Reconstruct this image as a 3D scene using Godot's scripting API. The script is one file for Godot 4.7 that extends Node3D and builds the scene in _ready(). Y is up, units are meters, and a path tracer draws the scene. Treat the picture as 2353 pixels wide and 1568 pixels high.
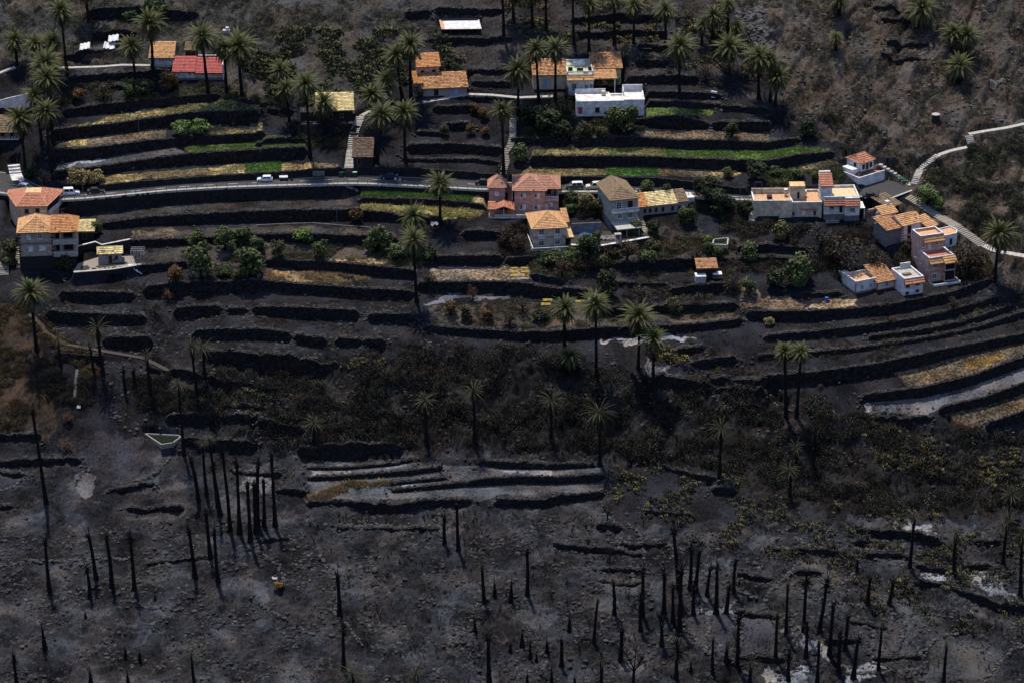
extends Node3D
# Burned terraced hillside with scattered houses, a road and many palms. Pixel pairs in the tables are places read off
# the photograph (2352 wide); hit() turns each into a point on the hillside, and all is built there in metres.

const FOCAL := 7728.0
const CELL := 0.45
const X0 := -165.0
const Z0 := -172.0
const NX := 734
const NZ := 640
const TEX := 2            # ground texture pixels per cell

var cam_pos := Vector3.ZERO
var cam_basis := Basis.IDENTITY
var H := PackedFloat32Array()
var AMP := PackedFloat32Array()
var M := {}
var used_names := {}
var pending := []
var landmarks := []
var wall_lines := []
var anchor := {}
var fine_noise := FastNoiseLite.new()
var coarse_noise := FastNoiseLite.new()
var patch_noise := FastNoiseLite.new()
var rng := RandomNumberGenerator.new()

# ---------------------------------------------------------------- mesh helper
class Builder:
	var v := PackedVector3Array()
	var n := PackedVector3Array()
	var c := PackedColorArray()
	func tri(a: Vector3, b: Vector3, d: Vector3, col := Color.WHITE) -> void:   # a, b, d anticlockwise from outside
		var m := (b - a).cross(d - a).normalized()
		v.append(a); v.append(d); v.append(b)
		n.append(m); n.append(m); n.append(m)
		c.append(col); c.append(col); c.append(col)
	func quad(a: Vector3, b: Vector3, d: Vector3, e: Vector3, col := Color.WHITE) -> void:
		tri(a, b, d, col)
		tri(a, d, e, col)
	func box(p: Vector3, q: Vector3, col := Color.WHITE, t := Transform3D.IDENTITY) -> void:   # from corner p to corner q
		var k := [Vector3(p.x, p.y, p.z), Vector3(q.x, p.y, p.z), Vector3(q.x, p.y, q.z), Vector3(p.x, p.y, q.z), Vector3(p.x, q.y, p.z), Vector3(q.x, q.y, p.z), Vector3(q.x, q.y, q.z), Vector3(p.x, q.y, q.z)]
		for i in 8:
			k[i] = t * k[i]
		quad(k[3], k[2], k[6], k[7], col)
		quad(k[1], k[0], k[4], k[5], col)
		quad(k[0], k[3], k[7], k[4], col)
		quad(k[2], k[1], k[5], k[6], col)
		quad(k[7], k[6], k[5], k[4], col)
		quad(k[0], k[1], k[2], k[3], col)
	func bar(a: Vector3, b: Vector3, r: float, col := Color.WHITE, r2 := -1.0, sides := 5) -> void:   # a tapered rod
		var d := (b - a).normalized()
		var s := d.cross(Vector3.UP if absf(d.y) < 0.9 else Vector3.RIGHT).normalized()
		var u := s.cross(d)
		var e := r if r2 < 0.0 else r2
		for i in sides:
			var p := TAU * i / sides
			var q := TAU * (i + 1) / sides
			var o1 := s * cos(p) + u * sin(p)
			var o2 := s * cos(q) + u * sin(q)
			quad(a + o1 * r, b + o1 * e, b + o2 * e, a + o2 * r, col)
			tri(b + o1 * e, b, b + o2 * e, col)
			tri(a + o2 * r, a, a + o1 * r, col)
	func mesh(material: Material) -> ArrayMesh:
		var arrays := []
		arrays.resize(Mesh.ARRAY_MAX)
		arrays[Mesh.ARRAY_VERTEX] = v
		arrays[Mesh.ARRAY_NORMAL] = n
		arrays[Mesh.ARRAY_COLOR] = c
		var am := ArrayMesh.new()
		am.add_surface_from_arrays(Mesh.PRIMITIVE_TRIANGLES, arrays)
		am.surface_set_material(0, material)
		return am

func put(b, called: String, material, parent: Node) -> MeshInstance3D:
	var o := MeshInstance3D.new()
	o.mesh = b if b is Mesh else b.mesh(material)
	o.name = called
	parent.add_child(o, true)
	return o

func numbered(called: String) -> String:
	var k: int = used_names.get(called, 0)
	used_names[called] = k + 1
	return called if k == 0 else "%s_%03d" % [called, k]

func tag(o: Node, label: String, category: String, group := "", kind := "") -> void:
	if label != "":
		o.set_meta("label", label)
	if category != "":
		o.set_meta("category", category)
	if group != "":
		o.set_meta("group", group)
	if kind != "":
		o.set_meta("kind", kind)

func thing(called: String, at: Vector3, turn := 0.0) -> Node3D:
	var o := Node3D.new()
	o.name = numbered(called)
	add_child(o)
	o.position = at
	o.rotation.y = deg_to_rad(turn)
	return o

func single(b, called: String, material) -> MeshInstance3D:
	return put(b, numbered(called), material, self)

func scatter(called: String, m: Mesh, places: Array, tints: Array) -> MultiMeshInstance3D:
	var mm := MultiMesh.new()
	mm.transform_format = MultiMesh.TRANSFORM_3D
	mm.use_colors = true
	mm.mesh = m
	mm.instance_count = places.size()
	for i in places.size():
		mm.set_instance_transform(i, places[i])
		mm.set_instance_color(i, tints[i])
	var o := MultiMeshInstance3D.new()
	o.multimesh = mm
	o.name = numbered(called)
	add_child(o)
	return o

# ---------------------------------------------------------------- labels that single things out
func locate(o: Node, kind: String, category: String, group: String, u: float, v: float) -> void:
	pending.append({"o": o, "kind": kind, "u": u, "v": v})
	tag(o, "", category, group)

func side_of(u: float, v: float, lm) -> int:
	var dx: float = u - lm[1]
	var dy: float = v - lm[2]
	if absf(dx) > absf(dy):
		return 0 if dx < 0 else 1
	return 2 if dy < 0 else 3

func name_all() -> void:
	var words := ["closest", "second closest", "third closest", "fourth closest", "fifth closest", "sixth closest", "seventh closest", "eighth closest", "ninth closest", "tenth closest", "eleventh closest", "twelfth closest", "thirteenth closest", "fourteenth closest", "fifteenth closest"]
	var rel := ["left of", "right of", "uphill from", "downhill from"]
	for p in pending:
		var best := []
		var tries := []
		for lm in landmarks:
			tries.append([Vector2(p.u, p.v).distance_to(Vector2(lm[1], lm[2])), lm])
		tries.sort_custom(func(a, b): return a[0] < b[0])
		for t in tries.slice(0, 9):
			var s := side_of(p.u, p.v, t[1])
			var rank := 0
			for q in pending:
				if q.kind == p.kind and q.o != p.o and side_of(q.u, q.v, t[1]) == s and Vector2(q.u, q.v).distance_to(Vector2(t[1][1], t[1][2])) < t[0]:
					rank += 1
			if best.is_empty() or rank * 60.0 + t[0] < best[0]:
				best = [rank * 60.0 + t[0], rank, s, t[1][0]]
		p.o.set_meta("label", "%s %s %s the %s" % [words[mini(best[1], 14)], p.kind, rel[best[2]], best[3]])

# ---------------------------------------------------------------- the lie of the land
const PROFILE := [[-3000.0, 520.0], [-700.0, 310.0], [-172.0, 69.5], [-110.0, 42.5], [-64.0, 22.8], [4.0, -1.2], [10.0, -4.6], [28.0, -16.0], [36.0, -18.6], [120.0, -40.0], [210.0, -58.0], [330.0, -60.0], [720.0, 200.0], [1100.0, 330.0], [3000.0, 600.0]]

func macro(z: float) -> float:
	for i in range(1, PROFILE.size()):
		if z < PROFILE[i][0]:
			var a: Array = PROFILE[i - 1]
			var b: Array = PROFILE[i]
			return lerpf(a[1], b[1], (z - a[0]) / (b[0] - a[0]))
	return 600.0

func ray(u: float, v: float) -> Vector3:
	return (cam_basis * Vector3((u - 1176.0) / FOCAL, -(v - 784.0) / FOCAL, -1.0)).normalized()

func gh(x: float, z: float) -> float:
	var fx := clampf((x - X0) / CELL, 0.0, NX - 1.001)
	var fz := clampf((z - Z0) / CELL, 0.0, NZ - 1.001)
	var i := int(fx)
	var j := int(fz)
	fx -= i
	fz -= j
	var k := j * NX + i
	return lerpf(lerpf(H[k], H[k + 1], fx), lerpf(H[k + NX], H[k + NX + 1], fx), fz)

func on_macro(u: float, v: float) -> Vector3:
	var d := ray(u, v)
	var a := 400.0
	var b := 1500.0
	for i in 40:
		var m := (a + b) * 0.5
		var p := cam_pos + d * m
		if p.y > macro(p.z):
			a = m
		else:
			b = m
	return cam_pos + d * b

func hit(u: float, v: float) -> Vector3:
	var d := ray(u, v)
	var t := (cam_pos.z - 113.0) / -d.z
	var p := cam_pos + d * t
	while p.y > gh(p.x, p.z) and p.z > Z0:
		t += 0.6
		p = cam_pos + d * t
	var a := t - 0.6
	var b := t
	for i in 8:
		var m := (a + b) * 0.5
		p = cam_pos + d * m
		if p.y > gh(p.x, p.z):
			a = m
		else:
			b = m
	return cam_pos + d * b

func at_level(u: float, v: float, y: float) -> Vector3:
	var d := ray(u, v)
	return cam_pos + d * ((y - cam_pos.y) / d.y)

func ground(p: Vector3) -> Vector3:
	return Vector3(p.x, gh(p.x, p.z), p.z)

func px_per_m(p: Vector3) -> float:
	return FOCAL / -((p - cam_pos).dot(cam_basis.z))

func world_poly(pts: Array) -> PackedVector2Array:
	var out := PackedVector2Array()
	for q in pts:
		var p := hit(q[0], q[1])
		out.append(Vector2(p.x, p.z))
	return out

func level_poly(pts: Array, y: float) -> PackedVector2Array:
	var out := PackedVector2Array()
	for q in pts:
		var p := at_level(q[0], q[1], y)
		out.append(Vector2(p.x, p.z))
	return out

func bounds(poly: PackedVector2Array) -> Rect2:
	var r := Rect2(poly[0], Vector2.ZERO)
	for p in poly:
		r = r.expand(p)
	return r

func edge_distance(p: Vector2, poly: PackedVector2Array) -> float:
	var best := 1e9
	for i in poly.size():
		best = minf(best, p.distance_to(Geometry2D.get_closest_point_to_segment(p, poly[i], poly[(i + 1) % poly.size()])))
	return best

func flatten(poly: PackedVector2Array, y: float, margin := 1.3) -> void:
	var r := bounds(poly).grow(margin)
	for j in range(maxi(0, int((r.position.y - Z0) / CELL)), mini(NZ - 1, int((r.end.y - Z0) / CELL) + 1)):
		for i in range(maxi(0, int((r.position.x - X0) / CELL)), mini(NX - 1, int((r.end.x - X0) / CELL) + 1)):
			var p := Vector2(X0 + i * CELL, Z0 + j * CELL)
			var k := j * NX + i
			if Geometry2D.is_point_in_polygon(p, poly):
				H[k] = y
			elif margin > 0.0:
				var d := edge_distance(p, poly)
				if d < margin:
					H[k] = lerpf(y, H[k], d / margin)

func make_land() -> void:
	H.resize(NX * NZ)
	AMP.resize(NX * NZ)
	AMP.fill(0.12)
	for j in NZ:
		var y := macro(Z0 + j * CELL)
		for i in NX:
			H[j * NX + i] = y
	for w in WALLS:
		var line := []
		for q in w:
			var p := on_macro(q[0], q[1] + q[2] * 0.5)
			line.append([p.x, p.z, q[2] / (px_per_m(p) * 0.92)])
		line[0][0] -= 0.7
		line[-1][0] += 0.7
		wall_lines.append(line)
		var xa: float = line[0][0]
		var xb: float = line[-1][0]
		for i in range(maxi(0, ceili((xa - X0) / CELL)), mini(NX, int((xb - X0) / CELL) + 1)):
			var x := X0 + i * CELL
			var zh := along(line, x)
			var z: float = zh.x
			var h: float = zh.y * smoothstep(0.0, 0.9, minf(x - xa, xb - x))
			var wide := clampf(h / 0.34, 1.6, 11.0)
			for j in range(maxi(0, ceili((z - wide - Z0) / CELL)), mini(NZ, int((z + wide - Z0) / CELL) + 1)):
				var d := Z0 + j * CELL - z
				H[j * NX + i] += h * 0.5 * (1.0 - absf(d) / wide) * (1.0 if d < 0.0 else -1.0)

func along(line: Array, x: float) -> Vector2:
	for i in range(1, line.size()):
		if x <= line[i][0] or i == line.size() - 1:
			var t := clampf((x - line[i - 1][0]) / maxf(0.01, line[i][0] - line[i - 1][0]), 0.0, 1.0)
			return Vector2(lerpf(line[i - 1][1], line[i][1], t), lerpf(line[i - 1][2], line[i][2], t))
	return Vector2.ZERO

# ---------------------------------------------------------------- tables: terrace walls as [x, top edge, height] in pixels
const WALLS := [
	[[150, 254, 14], [260, 238, 18], [400, 226, 16], [500, 218, 12]],
	[[118, 302, 22], [231, 290, 22], [334, 275, 20], [437, 260, 24], [592, 256, 26]],
	[[120, 345, 25], [231, 337, 24], [334, 324, 20], [437, 314, 18], [605, 306, 20]],
	[[125, 393, 20], [231, 383, 20], [334, 368, 20], [437, 355, 24], [605, 345, 26], [700, 340, 24]],
	[[218, 512, 6], [257, 505, 14], [334, 494, 18], [463, 486, 22], [605, 480, 24], [713, 477, 25], [808, 479, 22]],
	[[829, 451, 12], [970, 453, 13], [1050, 460, 12], [1120, 471, 8]],
	[[832, 484, 18], [945, 492, 17], [1010, 500, 12]],
	[[297, 553, 12], [400, 550, 12], [500, 545, 12], [590, 537, 13], [720, 538, 20], [850, 543, 20], [910, 548, 16]],
	[[165, 628, 20], [257, 620, 20], [303, 612, 18], [437, 600, 12]],
	[[334, 659, 22], [393, 652, 26], [520, 647, 22], [605, 646, 20], [687, 653, 20], [816, 662, 20], [919, 667, 19], [945, 669, 17]],
	[[613, 597, 12], [765, 603, 18], [867, 613, 20], [950, 622, 18]],
	[[141, 672, 23], [218, 673, 25], [303, 673, 18]],
	[[403, 706, 24], [450, 702, 26], [504, 702, 18]],
	[[525, 708, 12], [563, 709, 12]],
	[[585, 705, 16], [713, 707, 22], [820, 714, 20]],
	[[850, 721, 18], [945, 722, 20]],
	[[110, 713, 28], [231, 718, 26], [332, 728, 20]],
	[[447, 757, 22], [520, 756, 22], [590, 757, 24], [650, 766, 22], [665, 772, 18]],
	[[680, 772, 22], [745, 775, 20]],
	[[775, 777, 16], [826, 777, 16]],
	[[838, 779, 14], [880, 779, 14]],
	[[240, 772, 22], [320, 772, 28], [345, 775, 28]],
	[[470, 804, 18], [545, 808, 24], [590, 812, 30], [670, 816, 34], [715, 826, 20], [770, 833, 8]],
	[[478, 858, 10], [540, 868, 14], [605, 880, 18], [640, 884, 16]],
	[[387, 955, 14], [480, 950, 16], [590, 962, 14]],
	[[594, 974, 16], [690, 979, 16]],
	[[427, 1005, 12], [500, 1012, 16], [580, 1018, 16]],
	[[690, 1026, 20], [780, 1024, 24], [920, 1020, 20]],
	[[711, 1069, 5], [800, 1066, 6], [940, 1054, 5]],
	[[713, 1096, 6], [810, 1090, 8], [940, 1080, 8], [1010, 1072, 6]],
	[[900, 1108, 6], [1020, 1095, 6]],
	[[905, 1123, 8], [1070, 1106, 9], [1115, 1098, 15], [1190, 1092, 16], [1280, 1095, 15], [1383, 1088, 13]],
	[[710, 1150, 8], [820, 1152, 14], [900, 1155, 17], [1000, 1148, 17], [1075, 1143, 14]],
	[[1140, 1148, 14], [1265, 1140, 17], [1383, 1128, 13]],
	[[1100, 1056, 8], [1162, 1060, 15], [1270, 1066, 11], [1383, 1060, 10]],
	[[1400, 608, 12], [1497, 598, 22], [1610, 594, 20]],
	[[1225, 634, 14], [1290, 648, 14]],
	[[962, 650, 18], [1050, 648, 22], [1160, 648, 24], [1240, 655, 24], [1350, 668, 16]],
	[[1414, 648, 8], [1530, 650, 9]],
	[[1543, 664, 12], [1612, 654, 20], [1690, 650, 20]],
	[[1383, 712, 16], [1445, 706, 18]],
	[[1497, 703, 13], [1590, 700, 18], [1690, 694, 18]],
	[[980, 748, 13], [1080, 756, 13], [1190, 762, 16], [1265, 762, 18], [1394, 752, 19], [1548, 748, 15], [1700, 730, 15]],
	[[1720, 716, 16], [1850, 716, 20], [1978, 708, 20], [2080, 694, 22], [2185, 672, 18], [2270, 640, 10]],
	[[1760, 772, 10], [1927, 752, 18], [2055, 735, 18], [2185, 712, 17], [2290, 680, 11]],
	[[2000, 766, 10], [2130, 750, 14], [2240, 728, 13], [2320, 700, 9]],
	[[1755, 866, 18], [1876, 855, 19], [2004, 838, 22], [2107, 817, 24], [2235, 789, 18], [2362, 764, 16]],
	[[1747, 817, 6], [1850, 809, 8], [1968, 800, 9], [2081, 781, 10], [2210, 757, 10], [2362, 713, 10]],
	[[1986, 906, 15], [2120, 890, 19], [2235, 864, 17], [2362, 815, 17]],
	[[2163, 936, 13], [2261, 913, 15], [2362, 875, 17]],
	[[2270, 974, 15], [2362, 942, 17]],
	[[2015, 957, 9], [2130, 956, 10]],
	[[1555, 803, 11], [1612, 794, 11]],
	[[1595, 832, 11], [1685, 818, 13]],
	[[1510, 862, 18], [1590, 875, 22], [1635, 888, 8]],
	[[1637, 874, 7], [1755, 876, 8]],
	[[1650, 893, 10], [1752, 892, 10]],
	[[1317, 42, 10], [1420, 33, 17], [1520, 34, 15]],
	[[1320, 76, 10], [1420, 70, 13], [1525, 70, 13]],
	[[1470, 103, 11], [1530, 103, 11]],
	[[1465, 139, 13], [1530, 139, 13]],
	[[1445, 177, 11], [1520, 175, 13], [1600, 177, 13]],
	[[1478, 212, 10], [1560, 213, 12], [1650, 217, 10]],
	[[1490, 231, 12], [1560, 234, 11], [1650, 238, 9]],
	[[1462, 275, 13], [1556, 266, 24], [1625, 285, 10]],
	[[1640, 282, 13], [1767, 281, 20]],
	[[1320, 320, 17], [1470, 317, 18], [1575, 322, 18], [1767, 327, 15], [1830, 318, 10]],
	[[1222, 362, 22], [1420, 363, 21], [1575, 366, 21], [1767, 371, 20], [1830, 357, 20], [1912, 349, 9]],
	[[672, 280, 22], [810, 288, 24]],
	[[940, 334, 16], [1050, 331, 15], [1150, 340, 15]],
	[[930, 364, 7], [1090, 362, 8], [1140, 368, 9]],
	[[1020, 285, 11], [1085, 283, 12]],
	[[1000, 244, 14], [1090, 242, 12]],
	[[985, 234, 7], [1075, 219, 11], [1190, 226, 9], [1270, 222, 12]],
	[[990, 90, 8], [1100, 89, 10], [1170, 90, 8]],
	[[1005, 20, 12], [1048, 19, 13]],
	[[1056, 20, 12], [1095, 20, 12]],
	[[1106, 22, 10], [1150, 21, 10]],
	[[935, 28, 12], [985, 26, 13]],
	[[1080, 162, 6], [1190, 160, 8]],
	[[1090, 188, 8], [1180, 190, 8]],
	[[150, 133, 8], [200, 118, 16], [270, 113, 13]],
	[[210, 18, 22], [330, 22, 24], [450, 30, 13]],
	[[218, 72, 8], [310, 70, 10]],
	[[160, 178, 10], [280, 168, 13], [390, 162, 12]],
	[[240, 198, 8], [340, 190, 8]],
	[[2010, 23, 8], [2090, 22, 8]],
	[[2030, 52, 6], [2090, 52, 8]],
	[[2043, 103, 8], [2128, 104, 8]],
	[[2030, 130, 6], [2110, 140, 6]],
	[[1376, 1206, 13], [1424, 1206, 13]],
	[[1278, 1246, 8], [1370, 1253, 8], [1470, 1266, 7]],
	[[1368, 1301, 5], [1466, 1306, 5]],
	[[1380, 1330, 6], [1466, 1338, 8]],
	[[1976, 1211, 11], [2060, 1217, 18], [2158, 1234, 22]],
	[[1966, 1238, 15], [2003, 1238, 13]],
	[[1991, 1268, 10], [2086, 1277, 10]],
	[[1834, 1255, 13], [1916, 1270, 11]],
	[[1772, 1257, 8], [1825, 1261, 8]],
	[[2245, 1240, 10], [2300, 1240, 8]],
	[[2185, 1350, 8], [2261, 1376, 18], [2362, 1392, 18]],
	[[2222, 1293, 11], [2274, 1295, 9]],
	[[2105, 1300, 8], [2185, 1308, 9]],
	[[2110, 1337, 10], [2180, 1340, 12]],
	[[1700, 1314, 9], [1767, 1322, 8]],
	[[-10, 1060, 10], [100, 1052, 16], [180, 1054, 9]],
	[[-10, 1080, 6], [60, 1090, 8]],
	[[247, 1126, 9], [345, 1104, 9]],
	[[297, 1164, 11], [415, 1166, 12]],
	[[-10, 1000, 7], [86, 996, 9]],
	[[780, 1212, 4], [900, 1208, 4], [1010, 1212, 4]],
	[[1420, 1245, 6], [1520, 1248, 6]],
	[[1700, 1402, 5], [1790, 1412, 8]],
	[[1960, 1425, 6], [2030, 1440, 5]],
	[[2010, 1510, 6], [2110, 1506, 6]],
	[[1700, 1508, 10], [1800, 1512, 12]],
	[[-10, 1165, 6], [20, 1160, 6]],
	[[350, 1290, 5], [480, 1278, 6]],
	[[1530, 1068, 6], [1600, 1090, 9], [1640, 1092, 10]],
	[[1068, 531, 16], [1105, 530, 18], [1145, 533, 14]],
	[[1000, 590, 14], [1060, 588, 18], [1150, 587, 18]],
	[[1166, 594, 14], [1218, 590, 13]],
	[[1700, 566, 15], [1760, 562, 16], [1850, 571, 13]],
	[[1700, 590, 11], [1775, 588, 12], [1840, 592, 10]],
	[[1855, 675, 7], [1930, 672, 8]],
	[[620, 250, 8], [668, 254, 10]],
	[[560, 232, 6], [640, 240, 8]],
	[[590, 330, 10], [700, 318, 12]],
	[[960, 302, 8], [1010, 306, 8]],
	[[1180, 318, 10], [1300, 322, 12]],
	[[1660, 243, 8], [1760, 252, 10]],
	[[560, 905, 8], [640, 912, 9]],
	[[500, 930, 8], [600, 938, 9]],
	[[340, 838, 10], [420, 850, 12], [460, 862, 10]],
	[[130, 812, 10], [230, 820, 12]],
	[[1640, 1118, 14], [1687, 1120, 16]],
	[[1480, 1170, 8], [1560, 1178, 8]],
	[[2200, 620, 8], [2270, 600, 9]],
	[[540, 1082, 6], [640, 1086, 6]],
	[[640, 1120, 8], [700, 1126, 8]],
	[[1830, 1308, 9], [1880, 1312, 9]],
	[[1900, 1470, 9], [1960, 1466, 9]],
	[[600, 1240, 8], [660, 1236, 7]],
]

# channels washed or dug into the burned floor: [half width m, depth m, line in pixels]
const GULLIES := [[1.6, 1.1, [[560, 1235], [600, 1262], [636, 1300], [655, 1335]]], [1.4, 1.0, [[728, 1262], [752, 1310], [764, 1385], [812, 1440], [826, 1490]]], [1.3, 1.4, [[1576, 1160], [1582, 1190], [1574, 1216]]], [1.3, 1.2, [[1676, 1176], [1650, 1228], [1602, 1262], [1580, 1300]]], [1.2, 0.9, [[2040, 1350], [1990, 1372], [1960, 1384], [1920, 1378]]], [1.4, 1.0, [[395, 1045], [372, 1080], [330, 1108], [250, 1130]]], [1.2, 0.8, [[0, 1120], [40, 1112], [60, 1096]]], [1.5, 0.7, [[360, 1290], [440, 1335], [500, 1400], [560, 1480], [640, 1560]]], [1.2, 0.8, [[850, 1440], [900, 1475], [930, 1520]]], [1.3, 0.9, [[1170, 1180], [1240, 1200], [1290, 1240]]], [1.0, 0.8, [[1780, 1400], [1760, 1372], [1790, 1330], [1812, 1290]]], [1.2, 0.9, [[2330, 1490], [2290, 1530], [2262, 1570]]], [1.3, 0.8, [[940, 1180], [1010, 1200], [1060, 1260], [1090, 1300]]], [1.4, 1.2, [[130, 930], [180, 925], [230, 940], [290, 930]]]]


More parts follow.
